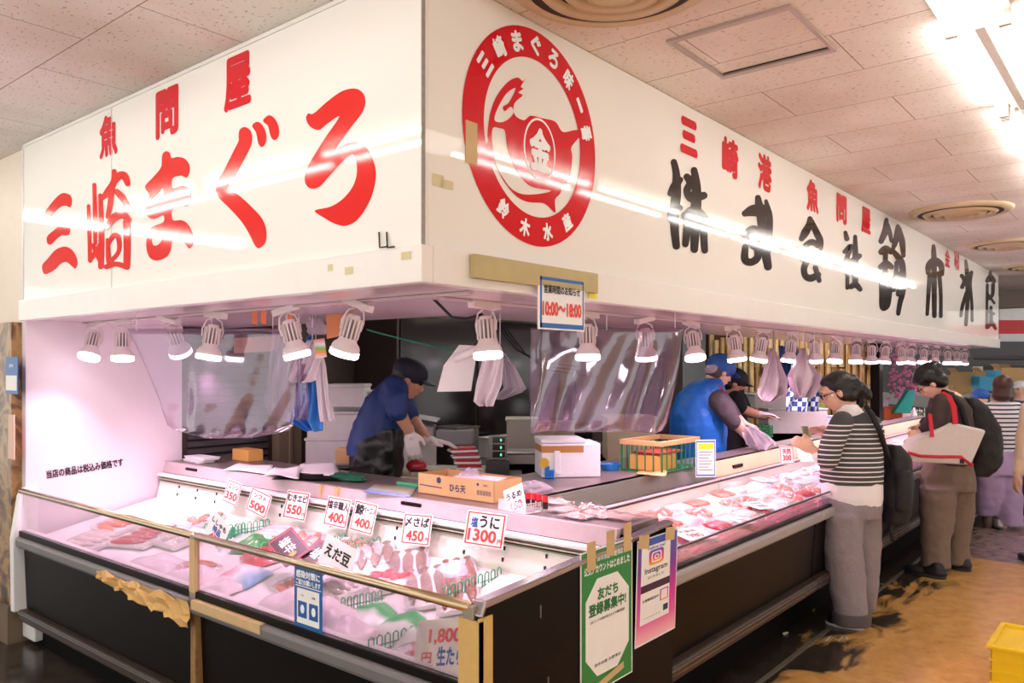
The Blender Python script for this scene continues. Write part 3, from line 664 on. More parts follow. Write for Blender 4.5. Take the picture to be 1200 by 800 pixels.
# ================================================================== AISLE COUNTER
def aisle_case(x0, x1, label):
    t = thing('display_case', label, 'display case', ((x0 + x1) / 2, 1.95, 0), None)
    y0 = 1.575
    MB().box((x0, y0 + .22, 0), (x1, 2.235, .30)).build('plinth', M_PLINTH, t)
    MB().prism([(x0 + .004, y0 + .02, .70), (x0 + .004, y0 + .05, .34), (x0 + .004, 2.235, .34), (x0 + .004, 2.235, .70)], (x1 - x0 - .008, 0, 0)).build('body_panel', M_DARK, t)
    b = MB().box((x0, y0 + .005, .29), (x1, y0 + .09, .36)).build('lower_bumper', M_BROWNB, t, bevel=.012)
    MB().box((x0, y0 + .001, .338), (x1, y0 + .006, .343)).box((x0, y0 + .001, .318), (x1, y0 + .006, .321)).build('bumper_strip', M_STEEL, b)
    MB().box((x0, y0 - .028, .70), (x1, y0 + .02, .758)).build('upper_bumper', mat('bumper_light_grey', (168, 160, 160), .35, .3), t, bevel=.014)
    MB().box((x0, y0 - .006, .758), (x1, y0 + .02, .772)).build('glass_sill', M_DARK, t)
    MB().box((x0 + .01, y0 + .004, .772), (x1 - .01, y0 + .009, .842)).build('front_glass', M_GLASS, t)
    MB().box((x0, y0 + .001, .842), (x1, y0 + .012, .849)).build('glass_rim', mat('rim_dark', (60, 50, 54), .3, .5), t)
    MB().prism([(x0, y0 + .02, .70), (x0, y0 + .02, .735), (x0, 2.20, .80), (x0, 2.20, .70)], (x1 - x0, 0, 0)).build('basin_floor', M_CASEIN, t)
    MB().box((x0, 2.20, .70), (x1, 2.23, .872)).build('basin_back', M_CREAM, t)
    MB().box((x0, 2.19, .872), (x1, 2.245, .886)).build('rear_rail', mat('dark_olive_rail', (52, 52, 34), .3, .3), t)
    MB().box((x0, 2.185, .886), (x1, 2.20, .894)).build('ticket_rail', mat('pale_rail', (222, 206, 210), .4), t)
    return t
xs = [2.935, 4.75, 6.55, 8.35, 10.15, 11.95]
for i in range(5):
    aisle_case(xs[i], xs[i + 1] - .006, ['aisle display case nearest the poster corner, holding red fillets', 'second aisle display case from the poster corner, the customer in stripes beside it',
        'third aisle display case, behind the customer with the canvas tote', 'fourth aisle display case, far down the aisle', 'farthest aisle display case'][i])
M_WOODL = mat('pale_wood_apron', (226, 196, 158), .4, noise=.08, scale=8)
l2 = thing('worktop', 'long steel and pale wood worktop ledge behind the aisle cases', 'worktop', (7, 2.4, .9))
MB().prism([(3.07, 2.25, .886), (3.07, 2.29, 0.98), (3.07, 2.34, 0.98), (3.07, 2.34, .886)], (1.75, 0, 0)).build('steel_apron', M_STEEL, l2)
MB().prism([(4.82, 2.25, .886), (4.82, 2.29, 0.98), (4.82, 2.34, 0.98), (4.82, 2.34, .886)], (7.1, 0, 0)).build('wood_apron', M_WOODL, l2)
MB().box((3.07, 2.30, .95), (4.75, 2.88, 0.98)).box((4.75, 2.30, .95), (11.9, 2.52, 0.98)).build('top', M_LTOP, l2)
MB().box((3.1, 2.52, 0), (4.7, 2.86, .95)).build('base', M_PLINTH, l2)
for x in (5.1, 8.0): MB().box((x, 2.258, .915), (x + .16, 2.275, .938)).build('handle_slot', M_DARK, l2, bevel=.006)
# unseen tubes added under the stall ceiling to brighten staff, rear and bamboo
for x, y in ((4.6, 3.9), (7.6, 3.9), (9.1, 3.3)):
    t = thing('fluorescent_light', ('added unseen tube light inside the stall above the tuna table' if x < 5 else 'added unseen tube light inside the stall behind the blue vest' if x < 8 else 'added unseen tube light inside the stall before the bamboo partition'), 'light fixture', (x, y, 2.36), 'added lights inside the stall')
    MB().box((x - .6, y - .04, 2.38), (x + .6, y + .04, 2.42)).build('housing', M_FIX, t)
    MB().cyl((x - .58, y, 2.36), (x + .58, y, 2.36), .014, n=10).build('tube', mat('added_stall_tube', (255, 255, 255), .3, emit=(1, .97, .93), es=40), t, smooth=True)
# ================================================================== CARDS AND NOTICES
def card(name, label, cat, px, py, wpx, hpx, X, lines, roll=0, lean=.25, border=M_RINK, group=None, paper=M_PAPER, plane='X', faceyaw=0, th=.0012):
    """a card facing the viewer's side; lines: (text, material, x share, y share, height share, width share)"""
    f = pX if plane == 'X' else pY
    c = f(px, py, X); w = (f(px + wpx / 2, py, X) - f(px - wpx / 2, py, X)).length; h = abs(f(px, py - hpx / 2, X).z - f(px, py + hpx / 2, X).z)
    r = YM if plane == 'X' else XP
    if faceyaw: w = wpx * (c - O).dot(FW) / FPX
    r = Matrix.Rotation(faceyaw, 3, 'Z') @ r; back = UP.cross(r)
    u = (UP * math.cos(lean) + back * math.sin(lean)).normalized()
    n = r.cross(u); R = Matrix.Rotation(-roll, 3, n); r2, u2 = R @ r, R @ u
    t = thing(name, label, cat, c - u2 * h / 2, group)
    def q(a, b, z=0): return c + r2 * (a * w / 2) + u2 * (b * h / 2) + n * z
    MB().prism([q(-1, -1), q(1, -1), q(1, 1), q(-1, 1)], -n * th).build('card', paper, t)
    if border:
        bm = MB()
        k = .93; e = .035 * 2
        for a0, a1, b0, b1 in ((-k, k, k - e, k), (-k, k, -k, -k + e), (-k, -k + e, -k, k), (k - e, k, -k, k)):
            bm.prism([q(a0, b0, .0002), q(a1, b0, .0002), q(a1, b1, .0002), q(a0, b1, .0002)], n * .0003)
        bm.build('printed_border', border, t)
    for (s, m, x, y, hh, ww) in lines:
        text(s, m, q(x, y), r2, u2, h=hh * h, w=ww * w, parent=t, bold=.035, lift=.0008)
    return t, q, n, r2, u2, w, h
PG = 'price cards along the near case'
M_PRICE = mat('price_red', (232, 70, 60), .6)
for (px, py, w, h, roll, L, lab) in (
    (272, 577, 17, 27, .12, [('ニシン', M_INK, 0, .5, .22, .7), ('350', M_PRICE, 0, -.3, .34, .8)], 'small faded handwritten price card reading 350 farthest towards the pink wall'),
    (303, 589, 25, 27, .16, [('ソフト', M_RINK, 0, .5, .2, .6), ('500', M_PRICE, 0, -.35, .34, .75)], 'tilted pale red price card reading 500'),
    (347, 592, 26, 33, .0, [('むきエビ', M_INK, 0, .5, .26, .86), ('550', M_PRICE, -.08, -.32, .32, .66), ('円', M_RINK, .76, -.55, .12, .12)], 'red bordered price card reading むきエビ 550, right of the tilted pale one'),
    (395, 600, 27, 34, .02, [('塩辛職人', M_INK, 0, .45, .3, .9), ('400', M_PRICE, 0, -.38, .34, .66), ('円', M_RINK, .8, -.6, .12, .12)], 'red bordered price card 塩辛職人 400, its corner touching the ベーコン card'),
    (426, 606, 27, 36, .05, [('鯨', M_INK, -.45, .45, .36, .36), ('ベーコン', M_INK, .38, .5, .2, .5), ('400', M_PRICE, 0, -.38, .3, .66), ('円', M_RINK, .8, -.6, .12, .12)], 'red bordered price card 鯨ベーコン 400 with small stacked lettering'),
    (488, 620, 33, 36, -.06, [('〆さば', M_INK, 0, .45, .32, .82), ('450', M_PRICE, -.05, -.42, .34, .62), ('円', M_RINK, .8, -.6, .12, .12)], 'red bordered price card 〆さば 450 standing alone below the carton'),
    (568, 620, 46, 40, -.02, [('うに', M_INK, .2, .42, .36, .5), ('1300', M_PRICE, -.1, -.38, .36, .72), ('円', M_RINK, .82, -.6, .14, .13), ('塩', M_BINK, -.55, .35, .3, .18)], 'largest price card, うに 1300, nearest the case corner'),
):
    card('price_card', lab, 'price card', px, py, w, h, 2.50, L, roll=roll, group=PG)
card('price_card', 'tilted price card with blue writing standing behind the glass rail', 'price card', 254, 622, 24, 32, 2.0, [('ししゃも', M_INK, 0, .5, .2, .8), ('特品', M_BINK, 0, 0, .25, .45), ('450', M_PRICE, .1, -.6, .3, .6)], roll=.35, group=PG, border=None)
card('price_card', 'cream handwritten card reading えだ豆', 'price card', 395, 652, 38, 36, 2.02, [('えだ豆', M_INK, 0, .1, .4, .8)], roll=.2, group=PG, border=None)
card('price_card', 'big cream handwritten card reading 1,800 lying against the inside of the front glass', 'price card', 516, 757, 56, 62, 1.80, [('1,800', M_PRICE, .15, .35, .3, .62), ('円', M_RINK, -.5, -.4, .2, .2), ('生たら', M_BINK, .4, -.35, .35, .5)], roll=-.25, lean=.4, group=PG, border=None, paper=mat('cream_card', (232, 226, 212), .6))
# blue notice on the front glass
t, q, n, r, u, w, h = card('hygiene_notice', 'blue hygiene notice with two pictograms stuck on the front glass of the near case', 'notice', 361, 702, 32, 71, X0 - .003, [
    ('感染対策に', M_WINK, 0, .78, .13, .86), ('ご協力お願いします', M_WINK, 0, .52, .1, .88)], lean=0, border=None, paper=mat('notice_blue', (28, 92, 160), .35))
MB().prism([q(-.92, .36, .0003), q(.92, .36, .0003), q(.92, .39, .0003), q(-.92, .39, .0003)], n * .0002).build('printed_line', M_WINK, t)
MB().prism([q(-.8, -.86, .0003), q(.8, -.86, .0003), q(.8, .3, .0003), q(-.8, .3, .0003)], n * .0003).build('white_panel', M_PAPER, t)
for a in (-.4, .4):
    MB().prism([q(a - .32, -.66, .0007), q(a + .32, -.66, .0007), q(a + .32, -.12, .0007), q(a - .32, -.12, .0007)], n * .0002).build('pictogram', MC['notice_blue'], t)
    MB().ell(q(a, -.38, .001), (.0015, .012, .016)).build('pictogram_hand', M_WINK, t)
    text('マスク' if a < 0 else '消毒', M_INK, q(a, .08), r, u, h=.008, w=.02, parent=t, lift=.001)
# tax note on the pink wall
text_t = thing('wall_writing', 'black lettering 当店の商品は税込み価格です low on the pink side wall', 'lettering', pY(98, 548, YW))
a, b = pY(54, 556, YW), pY(144, 541, YW)
text('当店の商品は税込み価格です', M_INK, (a + b) / 2, (b - a), UP, h=.052, w=(b - a).length, parent=text_t, bold=.04, lift=.003)
# opening hours board hanging from the band
t, q, n, r, u, w, h = card('opening_hours_sign', 'blue bordered laminated sign reading 10:00〜18:00 hanging from the white band', 'sign', 659, 356, 54, 62, YS - .05, [], plane='Y', lean=0, border=None, paper=mat('laminated_paper', (238, 236, 236), .25), th=.004)
bl = mat('border_blue', (28, 98, 176), .35)
for a0, a1, b0, b1 in ((-.93, .93, .82, .94), (-.93, .93, -.94, -.76), (-.93, -.86, -.94, .94), (.9, .95, -.94, .94)):
    MB().prism([q(a0, b0, .0003), q(a1, b0, .0003), q(a1, b1, .0003), q(a0, b1, .0003)], n * .0004).build('printed_border', bl, t)
text('営業時間のお知らせ', M_INK, q(0, .5), r, u, h=.22 * h * .75, w=.78 * w, parent=t, bold=.03)
text('10:00〜18:00', M_PRICE, q(0, -.22), r, u, h=.27 * h, w=.84 * w, parent=t, bold=.05)
p = pY(623, 317, YS - .024)
tag(MB().box(pY(557, 325, YS - .05), V((pY(689, 330, YS).x, YS - .024, pY(557, 297, YS - .05).z))).build('notice_backboard', mat('khaki_board', (186, 170, 120), .6, noise=.15), bevel=.002), 'khaki wooden board fixed across the white band behind the opening hours sign', 'board')
o = thing('warning_sticker', 'narrow yellow sticker on the white band beside the opening hours sign', 'sticker', pY(694, 335, YS - .023))
a = pY(690, 349, YS - .026); b = pY(699, 322, YS - .0235)
MB().box(a, b).build('sticker', mat('sticker_yellow', (240, 226, 40), .4), o)
text('注意事項', mat('sticker_red', (214, 90, 50), .5), (a + b) / 2 - V((0, .0015, 0)), V((0, 0, -1)), XP, h=.008, w=.06, parent=o, lift=.001)
# posters on the end panel
t, q, n, r, u, w, h = card('poster', 'green poster with a white octagon taped to the black end panel', 'poster', 712, 721, 59, 165, YE - .004, [], plane='Y', lean=0, border=None, paper=M_PAPER)
def sl(a): return 0
def poly(pts, m, name, z, par, q=q, n=n): return MB().prism([q(a, b, z) for a, b in pts], n * .0003).build(name, m, par)
poly([(-.96, -.98), (.96, -.98), (.96, .98), (-.96, .98)], mat('poster_green', (22, 134, 62), .35), 'green_field', .0003, t)
poly([(-.82, -.5), (-.4, -.78), (.38, -.78), (.84, -.5), (.84, .3), (.38, .58), (-.4, .58), (-.82, .3)], M_PAPER, 'white_octagon', .0007, t)
MG = mat('green_ink', (24, 110, 54), .5)
text('鈴木水産 木更津店', M_WINK, q(.1, .86), r, u, h=.045 * h, w=.5 * w, parent=t, lift=.0012)
text('公式アカウントはじめました', M_WINK, q(0, .72), r, u, h=.06 * h, w=.88 * w, parent=t, bold=.03, lift=.0012)
text('友だち', MG, q(0, .36), r, u, h=.085 * h, w=.4 * w, parent=t, bold=.04, lift=.0016)
text('登録募集中!', MG, q(0, .16), r, u, h=.09 * h, w=.72 * w, parent=t, bold=.04, lift=.0016)
text('QRコードを読み取るだけで簡単登録', M_INK, q(0, .0), r, u, h=.022 * h, w=.66 * w, parent=t, bold=.01, lift=.0016)
text('鈴木水産 木更津店', M_INK, q(0, -.62), r, u, h=.024 * h, w=.5 * w, parent=t, bold=.01, lift=.0016)
for a, b0, b1 in ((-.62, .72, 1.12), (.1, .84, 1.2), (.78, .82, 1.24)):
    poly([(a - .16, b0), (a + .16, b0), (a + .16, b1), (a - .16, b1)], M_TAPE, 'tape_strip', .0018, t)
poly([(-.55, -1.0), (.62, -.86), (.62, -.76), (-.55, -.9)], M_TAPE, 'tape_strip', .002, t)
t, q, n, r, u, w, h = card('poster', 'pink and violet poster with a camera badge taped to the black panel', 'poster', 770, 687, 46, 122, YE - .012, [], plane='Y', lean=-.03, border=None, paper=mat('laminated_paper', (238, 236, 236), .25))
def grad(name, stops, ax=2, lo=0, hi=.3):
    m, nt, b = base(name, .3); tc = nt.nodes.new('ShaderNodeTexCoord'); sp = nt.nodes.new('ShaderNodeSeparateXYZ'); nt.links.new(tc.outputs['Generated'], sp.inputs[0])
    r = ramp(nt, sp.outputs[ax], stops); nt.links.new(r.outputs[0], b.inputs['Base Color']); return m
poly([(-.96, -.96), (.96, -.96), (.96, .98), (-.96, .98)], grad('poster_spectrum', [(0, (250, 190, 200)), (.2, (236, 90, 170)), (.45, (206, 40, 160)), (.7, (120, 50, 160)), (1, (24, 90, 190))]), 'colour_field', .0003, t, q, n)
poly([(-.8, -.62), (.62, -.62), (.62, .84), (-.8, .84)], M_PAPER, 'white_field', .0007, t, q, n)
poly([(-.8, -.02), (.62, -.02), (.62, .12), (-.8, .12)], mat('aubergine_ink', (66, 24, 60), .5), 'dark_band', .0011, t, q, n)
# rounded camera badge
badge = grad('badge_spectrum', [(0, (250, 190, 70)), (.35, (238, 80, 70)), (.65, (200, 50, 150)), (1, (90, 80, 210))])
def rrect(cx, cy, hw, hh, rr, k=6):
    o = []
    for (sx, sy, a0) in ((1, 1, 0), (-1, 1, 90), (-1, -1, 180), (1, -1, 270)):
        for j in range(k + 1):
            a = math.radians(a0 + 90 * j / k); o.append((cx + sx * (hw - rr) + rr * math.cos(a), (cy + sy * (hh - rr * .38) + rr * .38 * math.sin(a))))
    return o
poly(rrect(-.08, .6, .36, .145, .14), badge, 'badge', .0011, t, q, n)
poly(rrect(-.08, .6, .25, .10, .12), M_WINK, 'badge_mark', .0015, t, q, n)
poly(rrect(-.08, .6, .19, .077, .09), badge, 'badge', .0019, t, q, n)
poly([(-.08 + .12 * math.cos(k * math.tau / 20), .6 + .048 * math.sin(k * math.tau / 20)) for k in range(20)], M_WINK, 'badge_mark', .0023, t, q, n)
poly([(-.08 + .07 * math.cos(k * math.tau / 20), .6 + .028 * math.sin(k * math.tau / 20)) for k in range(20)], badge, 'badge', .0027, t, q, n)
text('Follow me!', M_BINK, q(-.08, .79), r, u, h=.03 * h, w=.42 * w, parent=t, bold=.02, lift=.0014)
text('Instagram', M_INK, q(-.08, .36), r, u, h=.07 * h, w=.56 * w, parent=t, bold=.02, lift=.0014)
text('はじめました!', M_INK, q(-.08, .24), r, u, h=.025 * h, w=.4 * w, parent=t, bold=.01, lift=.0014)
text('お得情報配信中!', M_INK, q(-.3, -.18), r, u, h=.03 * h, w=.4 * w, parent=t, bold=.01, lift=.0014)
poly([(.15, -.3), (.56, -.3), (.56, -.08), (.15, -.08)], grad('frame_spectrum', [(0, (238, 90, 90)), (1, (150, 60, 180))]), 'badge', .0011, t, q, n)
poly([(.2, -.28), (.51, -.28), (.51, -.1), (.2, -.1)], M_PAPER, 'white_field', .0015, t, q, n)
poly([(.32, -.52), (.56, -.52), (.56, -.4), (.32, -.4)], mat('search_navy', (30, 50, 80), .5), 'badge', .0011, t, q, n)
poly([(-.62, -.52), (.2, -.52), (.2, -.515), (-.62, -.515)], M_INK, 'printed_line', .0011, t, q, n)
for a in (-.75, .55): poly([(a - .25, .86), (a + .25, .8), (a + .28, 1.06), (a - .2, 1.1)], M_TAPE, 'tape_strip', .003, t, q, n)
# paper sheets over the aisle case
t, q, n, r, u, w, h = card('price_card', 'white notice with a yellow heading and blue edge taped to the green basket', 'notice', 827, 537, 24, 44, 2.20, [], plane='Y', lean=0, faceyaw=-.8, border=bl)
poly([(-.75, .5), (.75, .5), (.75, .78), (-.75, .78)], MC['sticker_yellow'], 'heading', .0006, t, q, n)
for i in range(7): poly([(-.7, .36 - i * .16), (.7 - (i % 3) * .2, .36 - i * .16), (.7 - (i % 3) * .2, .33 - i * .16), (-.7, .33 - i * .16)], MC['rim_dark'], 'printed_line', .0006, t, q, n)
card('price_card', 'red and white price card clipped at the rear rail of the aisle case', 'price card', 922, 533, 17, 22, 2.17, [('天然', M_RINK, 0, .4, .3, .6), ('300', M_PRICE, 0, -.3, .3, .6)], plane='Y', lean=.2, faceyaw=-.8, group='cards on the aisle case')
card('price_card', 'plain white card clipped beside the red one at the rear rail', 'price card', 944, 527, 20, 28, 2.17, [], plane='Y', lean=.4, faceyaw=-.8, border=None, group='cards on the aisle case')
# ================================================================== THINGS ON THE LEDGE
ZL = .982
# carton of fried fish cakes with printed writing
bc, bd = pZ(490, 577, ZL), pZ(579, 590, ZL)
ex = (bd - bc); ex.z = 0; Lx = ex.length; ex.normalize(); ey = UP.cross(ex)
ey = V((ey.x, ey.y, 0)) if ey.dot(FW) > 0 else -ey
t = thing('carton_box', 'open cardboard carton printed ひら天 on the ledge, plastic bags inside', 'box', (bc + bd) / 2 + ey * .11)
hb, db = .098, .20
def cb(a, b, z): return bc + ex * a + ey * b + UP * z
for nm, pl, off in (('front_side', [cb(0, 0, 0), cb(Lx, 0, 0), cb(Lx, 0, hb), cb(0, 0, hb)], ey * .004), ('back_side', [cb(0, db, 0), cb(Lx, db, 0), cb(Lx, db, hb), cb(0, db, hb)], -ey * .004),
                    ('short_side', [cb(0, 0, 0), cb(0, db, 0), cb(0, db, hb), cb(0, 0, hb)], ex * .004), ('short_side', [cb(Lx, 0, 0), cb(Lx, db, 0), cb(Lx, db, hb), cb(Lx, 0, hb)], -ex * .004), ('bottom', [cb(0, 0, 0), cb(Lx, 0, 0), cb(Lx, db, 0), cb(0, db, 0)], UP * .004)):
    MB().prism(pl, off).build(nm, M_CARD, t)
NB = mat('navy_print', (38, 62, 104), .6)
text('ひら天', NB, cb(Lx * .54, 0, hb * .47), ex, UP, h=.036, w=.105, parent=t, bold=.035)
MB().prism([cb(.012, -.0006, .04), cb(Lx * .33, -.0006, .036), cb(Lx * .33, -.0006, .041), cb(.012, -.0006, .045)], -ey * .0004).build('printed_line', NB, t)
MB().prism([cb(Lx * .29 + .017 * math.cos(k * math.tau / 6 + .5), -.0006, .074 + .017 * math.sin(k * math.tau / 6 + .5)) for k in range(6)], -ey * .0004).build('printed_crest', NB, t)
MB().prism([cb(Lx * .80 + .009 * math.cos(k * math.tau / 4), -.0006, .078 + .009 * math.sin(k * math.tau / 4)) for k in range(4)], -ey * .0004).build('printed_crest', NB, t)
for k in range(12): MB().prism([cb(Lx * (.79 + k * .015), -.0006, .03), cb(Lx * (.79 + k * .015) + .003, -.0006, .03), cb(Lx * (.79 + k * .015) + .003, -.0006, .052), cb(Lx * (.79 + k * .015), -.0006, .052)], -ey * .0004).build('barcode_bar', NB, t)
text('20袋入', NB, cb(Lx * .9, 0, hb * .78), ex, UP, h=.010, parent=t, bold=.01)
def lump(name, label, cat, c, rx, ry, rz, m, seed, amp=.25, nu=20, nv=12, group=None, freq=None, yaw=0):
    r = random.Random(seed); ph = [r.uniform(0, 6.28) for _ in range(6)]; fr = [r.choice((2, 3, 4, 5)) for _ in range(6)]
    M = Matrix.Rotation(yaw, 3, 'Z')
    def fn(u, v):
        a = u * math.tau; b = (v - .5) * math.pi
        k = 1 + amp * (math.sin(fr[0] * a + ph[0]) * math.cos(fr[1] * b + ph[1]) * .5 + math.sin(fr[2] * a + fr[3] * b + ph[2]) * .35 + math.sin(7 * a + ph[4]) * math.sin(6 * b + ph[5]) * .25)
        z = math.sin(b) * rz * k
        return V(c) + M @ V((math.cos(a) * math.cos(b) * rx * k, math.sin(a) * math.cos(b) * ry * k, max(z, -rz * .55) + rz * .55))
    o = MB().grid(fn, nu, nv).build(name, m, None, smooth=True)
    return tag(o, label, cat, group)
lump('plastic_bag', 'crumpled clear plastic bags heaped inside the printed carton', 'bag', cb(Lx * .5, db * .55, .035), .07, .07, .055, M_POLY, 5, .3, 40, 24)
tag(MB().prism([cb(Lx * .42, db * .15, .092), cb(Lx * .98, db * .2, .094), cb(Lx * .9, db * .75, .094), cb(Lx * .38, db * .7, .093)], UP * .004).build('food_pack', mat('pale_pink_print', (238, 214, 214), .4)), 'flat printed pack lying on top of the carton contents', 'pack')
card('price_card', 'handwritten card reading うるめ 150 leaning on the carton corner', 'price card', 604, 590, 22, 42, 2.66, [('うるめ', M_INK, 0, .5, .2, .8), ('150', M_PRICE, .1, -.1, .25, .6)], roll=-.45, lean=.3, border=None)
# small white plastic basket with red capped bottles
def basket(name, label, c, w, d, h, m, hand=None, ribs=(9, 5), th=.003, yaw=0, group=None, rows=4):
    t = thing(name, label, 'basket', c, group); M = Matrix.Translation(c) @ Matrix.Rotation(yaw, 4, 'Z')
    for s in (-1, 1):
        b = MB(); k = ribs[0]
        for i in range(k + 1): b.box((-w / 2 + i * w / k - th / 2, s * d / 2 - th, 0), (-w / 2 + i * w / k + th / 2, s * d / 2, h), M)
        for j in range(rows + 1): b.box((-w / 2, s * d / 2 - th, j * (h - th) / rows), (w / 2, s * d / 2, j * (h - th) / rows + th), M)
        b.build('lattice_side', m, t)
        b = MB(); k = ribs[1]
        for i in range(k + 1): b.box((s * w / 2 - th, -d / 2 + i * d / k - th / 2, 0), (s * w / 2, -d / 2 + i * d / k + th / 2, h), M)
        for j in range(rows + 1): b.box((s * w / 2 - th, -d / 2, j * (h - th) / rows), (s * w / 2, d / 2, j * (h - th) / rows + th), M)
        b.build('lattice_side', m, t)
    MB().box((-w / 2, -d / 2, 0), (w / 2, d / 2, .003), M).build('base', m, t)
    return t
cbk = pZ(612, 600, ZL)
basket('plastic_basket', 'low white lattice basket holding small red-capped bottles beside the carton', cbk + V((.02, .03, 0)), .085, .17, .045, mat('basket_white', (232, 224, 226), .4), yaw=-.15, ribs=(6, 12), th=.0035, rows=4)
for i, (px, py) in enumerate(((619, 592), (626, 593), (632, 594), (639, 596))):
    c = pZ(px, py, ZL + .02); t = thing('sauce_bottle', 'small dark sauce bottle with red cap, %s in the white basket' % ('leftmost', 'second from the left', 'third from the left', 'rightmost')[i], 'bottle', c, 'red-capped bottles')
    MB().cyl(c, c + UP * .03, .012, n=14).build('body', mat('soy_dark', (50, 26, 24), .2), t, smooth=False)
    MB().cyl(c + UP * .03, c + UP * .055, .0125, .0115, 14).build('cap', mat('cap_red', (226, 28, 44), .35), t)
# vacuum packs at the end of the ledge
M_SQ = mat('dried_squid_beige', (214, 180, 160), .6, noise=.3, scale=30, bump=.3)
for i, (px, py, yw, s) in enumerate(((663, 599, .2, 1), (676, 606, -.1, 1), (700, 603, .5, 1), (724, 607, .1, 1.1), (690, 597, .8, .9), (652, 590, .4, .9))):
    c = pZ(px, py, ZL); nm = ['nearest the white basket', 'lying lowest', 'in the middle', 'farthest to the poster corner', 'on top in the middle', 'behind the white basket'][i]
    t = thing('snack_pack', 'clear film pack of dried squid at the ledge end, ' + nm, 'pack', c, 'film packs at the ledge end')
    M = Matrix.Translation(c) @ Matrix.Rotation(yw, 4, 'Z'); r = random.Random(i)
    def gf(u, v, z0, k): return M @ V(((u - .5) * .13 * s, (v - .5) * .17 * s, z0 + k * math.sin(u * math.pi) * math.sin(v * math.pi) * (1 + .5 * math.sin(9 * u + i) * math.sin(11 * v))))
    MB().grid(lambda u, v: gf(.12 + u * .76, .12 + v * .76, .004, .014), 10, 12).build('contents', M_SQ, t, smooth=True)
    MB().grid(lambda u, v: gf(u, v, .003, .024) + V((0, 0, r.uniform(-.002, .003))), 12, 14).build('film', M_FILM, t, smooth=True)
# white foam box with a brown lid band
c = pZ(666, 559, ZL); t = thing('foam_box', 'large white foam box with brown tape band and thin lid on the ledge', 'box', c)
fb = P(632, 560, 4.5); W_, D_, H_ = .335, .26, .19
M = Matrix.Translation(c + FW * .12) @ Matrix.Rotation(YAW - math.pi / 2 + .12, 4, 'Z')
MB().box((-W_ / 2, -D_ / 2, 0), (W_ / 2, D_ / 2, H_), M).build('body', M_FOAM, t, bevel=.006)
MB().box((-W_ / 2 - .002, -D_ / 2 - .002, H_ - .05), (W_ / 2 * .42, D_ / 2, H_ - .012), M).build('tape_band', mat('brown_band', (190, 132, 70), .5), t)
MB().box((-W_ / 2 - .004, -D_ / 2, H_ + .002), (W_ / 2 * .5, D_ / 2, H_ + .024), M).build('lid', M_FOAM, t, bevel=.004)
MB().box((-W_ / 2 + .07, -D_ / 2 - .008, .02), (-W_ / 2 + .105, -D_ / 2, .15), M).build('side_strap', M_FOAM, t, bevel=.004)
c = pZ(644, 560, ZL); t = thing('tape_dispenser', 'blue plastic tape dispenser with yellow tape in front of the white foam box', 'tape dispenser', c)
MD = Matrix.Translation(c) @ Matrix.Rotation(YAW - math.pi / 2, 4, 'Z')
MB().box((-.026, -.02, 0), (.026, .02, .012), MD).box((-.026, -.012, .012), (.0, .012, .07), MD).box((0, -.012, .012), (.024, .012, .045), MD).build('body', mat('dispenser_blue', (20, 120, 200), .35), t, bevel=.004)
MB().cyl(MD @ V((-.03, -.012, .085)), MD @ V((-.03, .012, .085)), .028, n=20).build('tape_roll', mat('tape_yellow', (216, 180, 60), .4), t)
# papers, cloth and pen behind the far half of the ledge
def sheet(name, label, cat, pts, z, m, seed=0, amp=.006, parent=None, group=None):
    c = [pZ(px, py, z) for px, py in pts]; r = random.Random(seed)
    def fn(u, v):
        p = (c[0] * (1 - u) + c[1] * u) * (1 - v) + (c[3] * (1 - u) + c[2] * u) * v
        return p + UP * (amp * (1 + math.sin(u * 5 + seed) * math.cos(v * 4 + seed)))
    o = MB().grid(fn, 8, 6).build(name, m, parent, smooth=True, solid=.0012)
    return tag(o, label, cat, group) if parent is None else o
sheet('paper_sheet', 'handwritten order sheet lying on a dark clipboard', 'paper', [(345, 555), (400, 559), (392, 542), (352, 545)], ZL + .012, M_PAPER, 1)
sheet('clipboard', 'dark clipboard under the handwritten sheets on the ledge', 'clipboard', [(318, 562), (404, 563), (398, 552), (335, 551)], ZL + .004, M_DARK, 2, .002)
sheet('paper_sheet', 'crumpled white paper at the wall side of the clipboard', 'paper', [(308, 559), (350, 561), (352, 549), (322, 549)], ZL + .016, M_PAPER, 3, .009)
tag(MB().cyl(pZ(354, 556, ZL + .035), pZ(379, 556, ZL + .035), .004, n=8).build('pen', M_BLACK), 'black pen lying on the handwritten sheet', 'pen')
lump('cloth', 'dark green folded cloth on the ledge beside the clipboard', 'cloth', pZ(408, 562, ZL), .06, .13, .022, mat('green_cloth', (16, 96, 66), .85, bump=.4, scale=40), 8, .35, 30, 16)
sheet('magazine', 'blue printed flyer flat on the ledge beside the carton', 'flyer', [(425, 577), (480, 583), (490, 570), (440, 567)], ZL, grad('flyer_print', [(0, (90, 120, 190)), (.35, (190, 200, 210)), (.55, (180, 170, 110)), (1, (70, 100, 180))], 0), 4, .002)
tag(MB().box(pZ(464, 568, ZL), pZ(464, 568, ZL) + V((.02, -.16, .018))).build('sauce_tube', mat('green_pack', (60, 170, 110), .4), bevel=.005), 'small green and white pack lying between the flyer and the carton', 'pack')
for i, (px, py, z, l) in enumerate(((232, 541, 0, .11), (236, 541, .02, .12), (226, 533, .038, .095))):
    c = pZ(px, py, ZL); M = Matrix.Translation(c + UP * z) @ Matrix.Rotation(.1 * i - .1, 4, 'Z')
    tag(MB().box((-.05, -l, 0), (.06, l, .014), M).box((-.055, -l - .005, .012), (.065, l + .005, .017), M).build('foam_tray', M_FOAM, bevel=.004),
        ['lowest white foam tray stacked by the pink wall', 'middle white foam tray stacked by the pink wall', 'top tilted foam tray of the stack by the pink wall'][i], 'tray', 'foam trays by the wall')
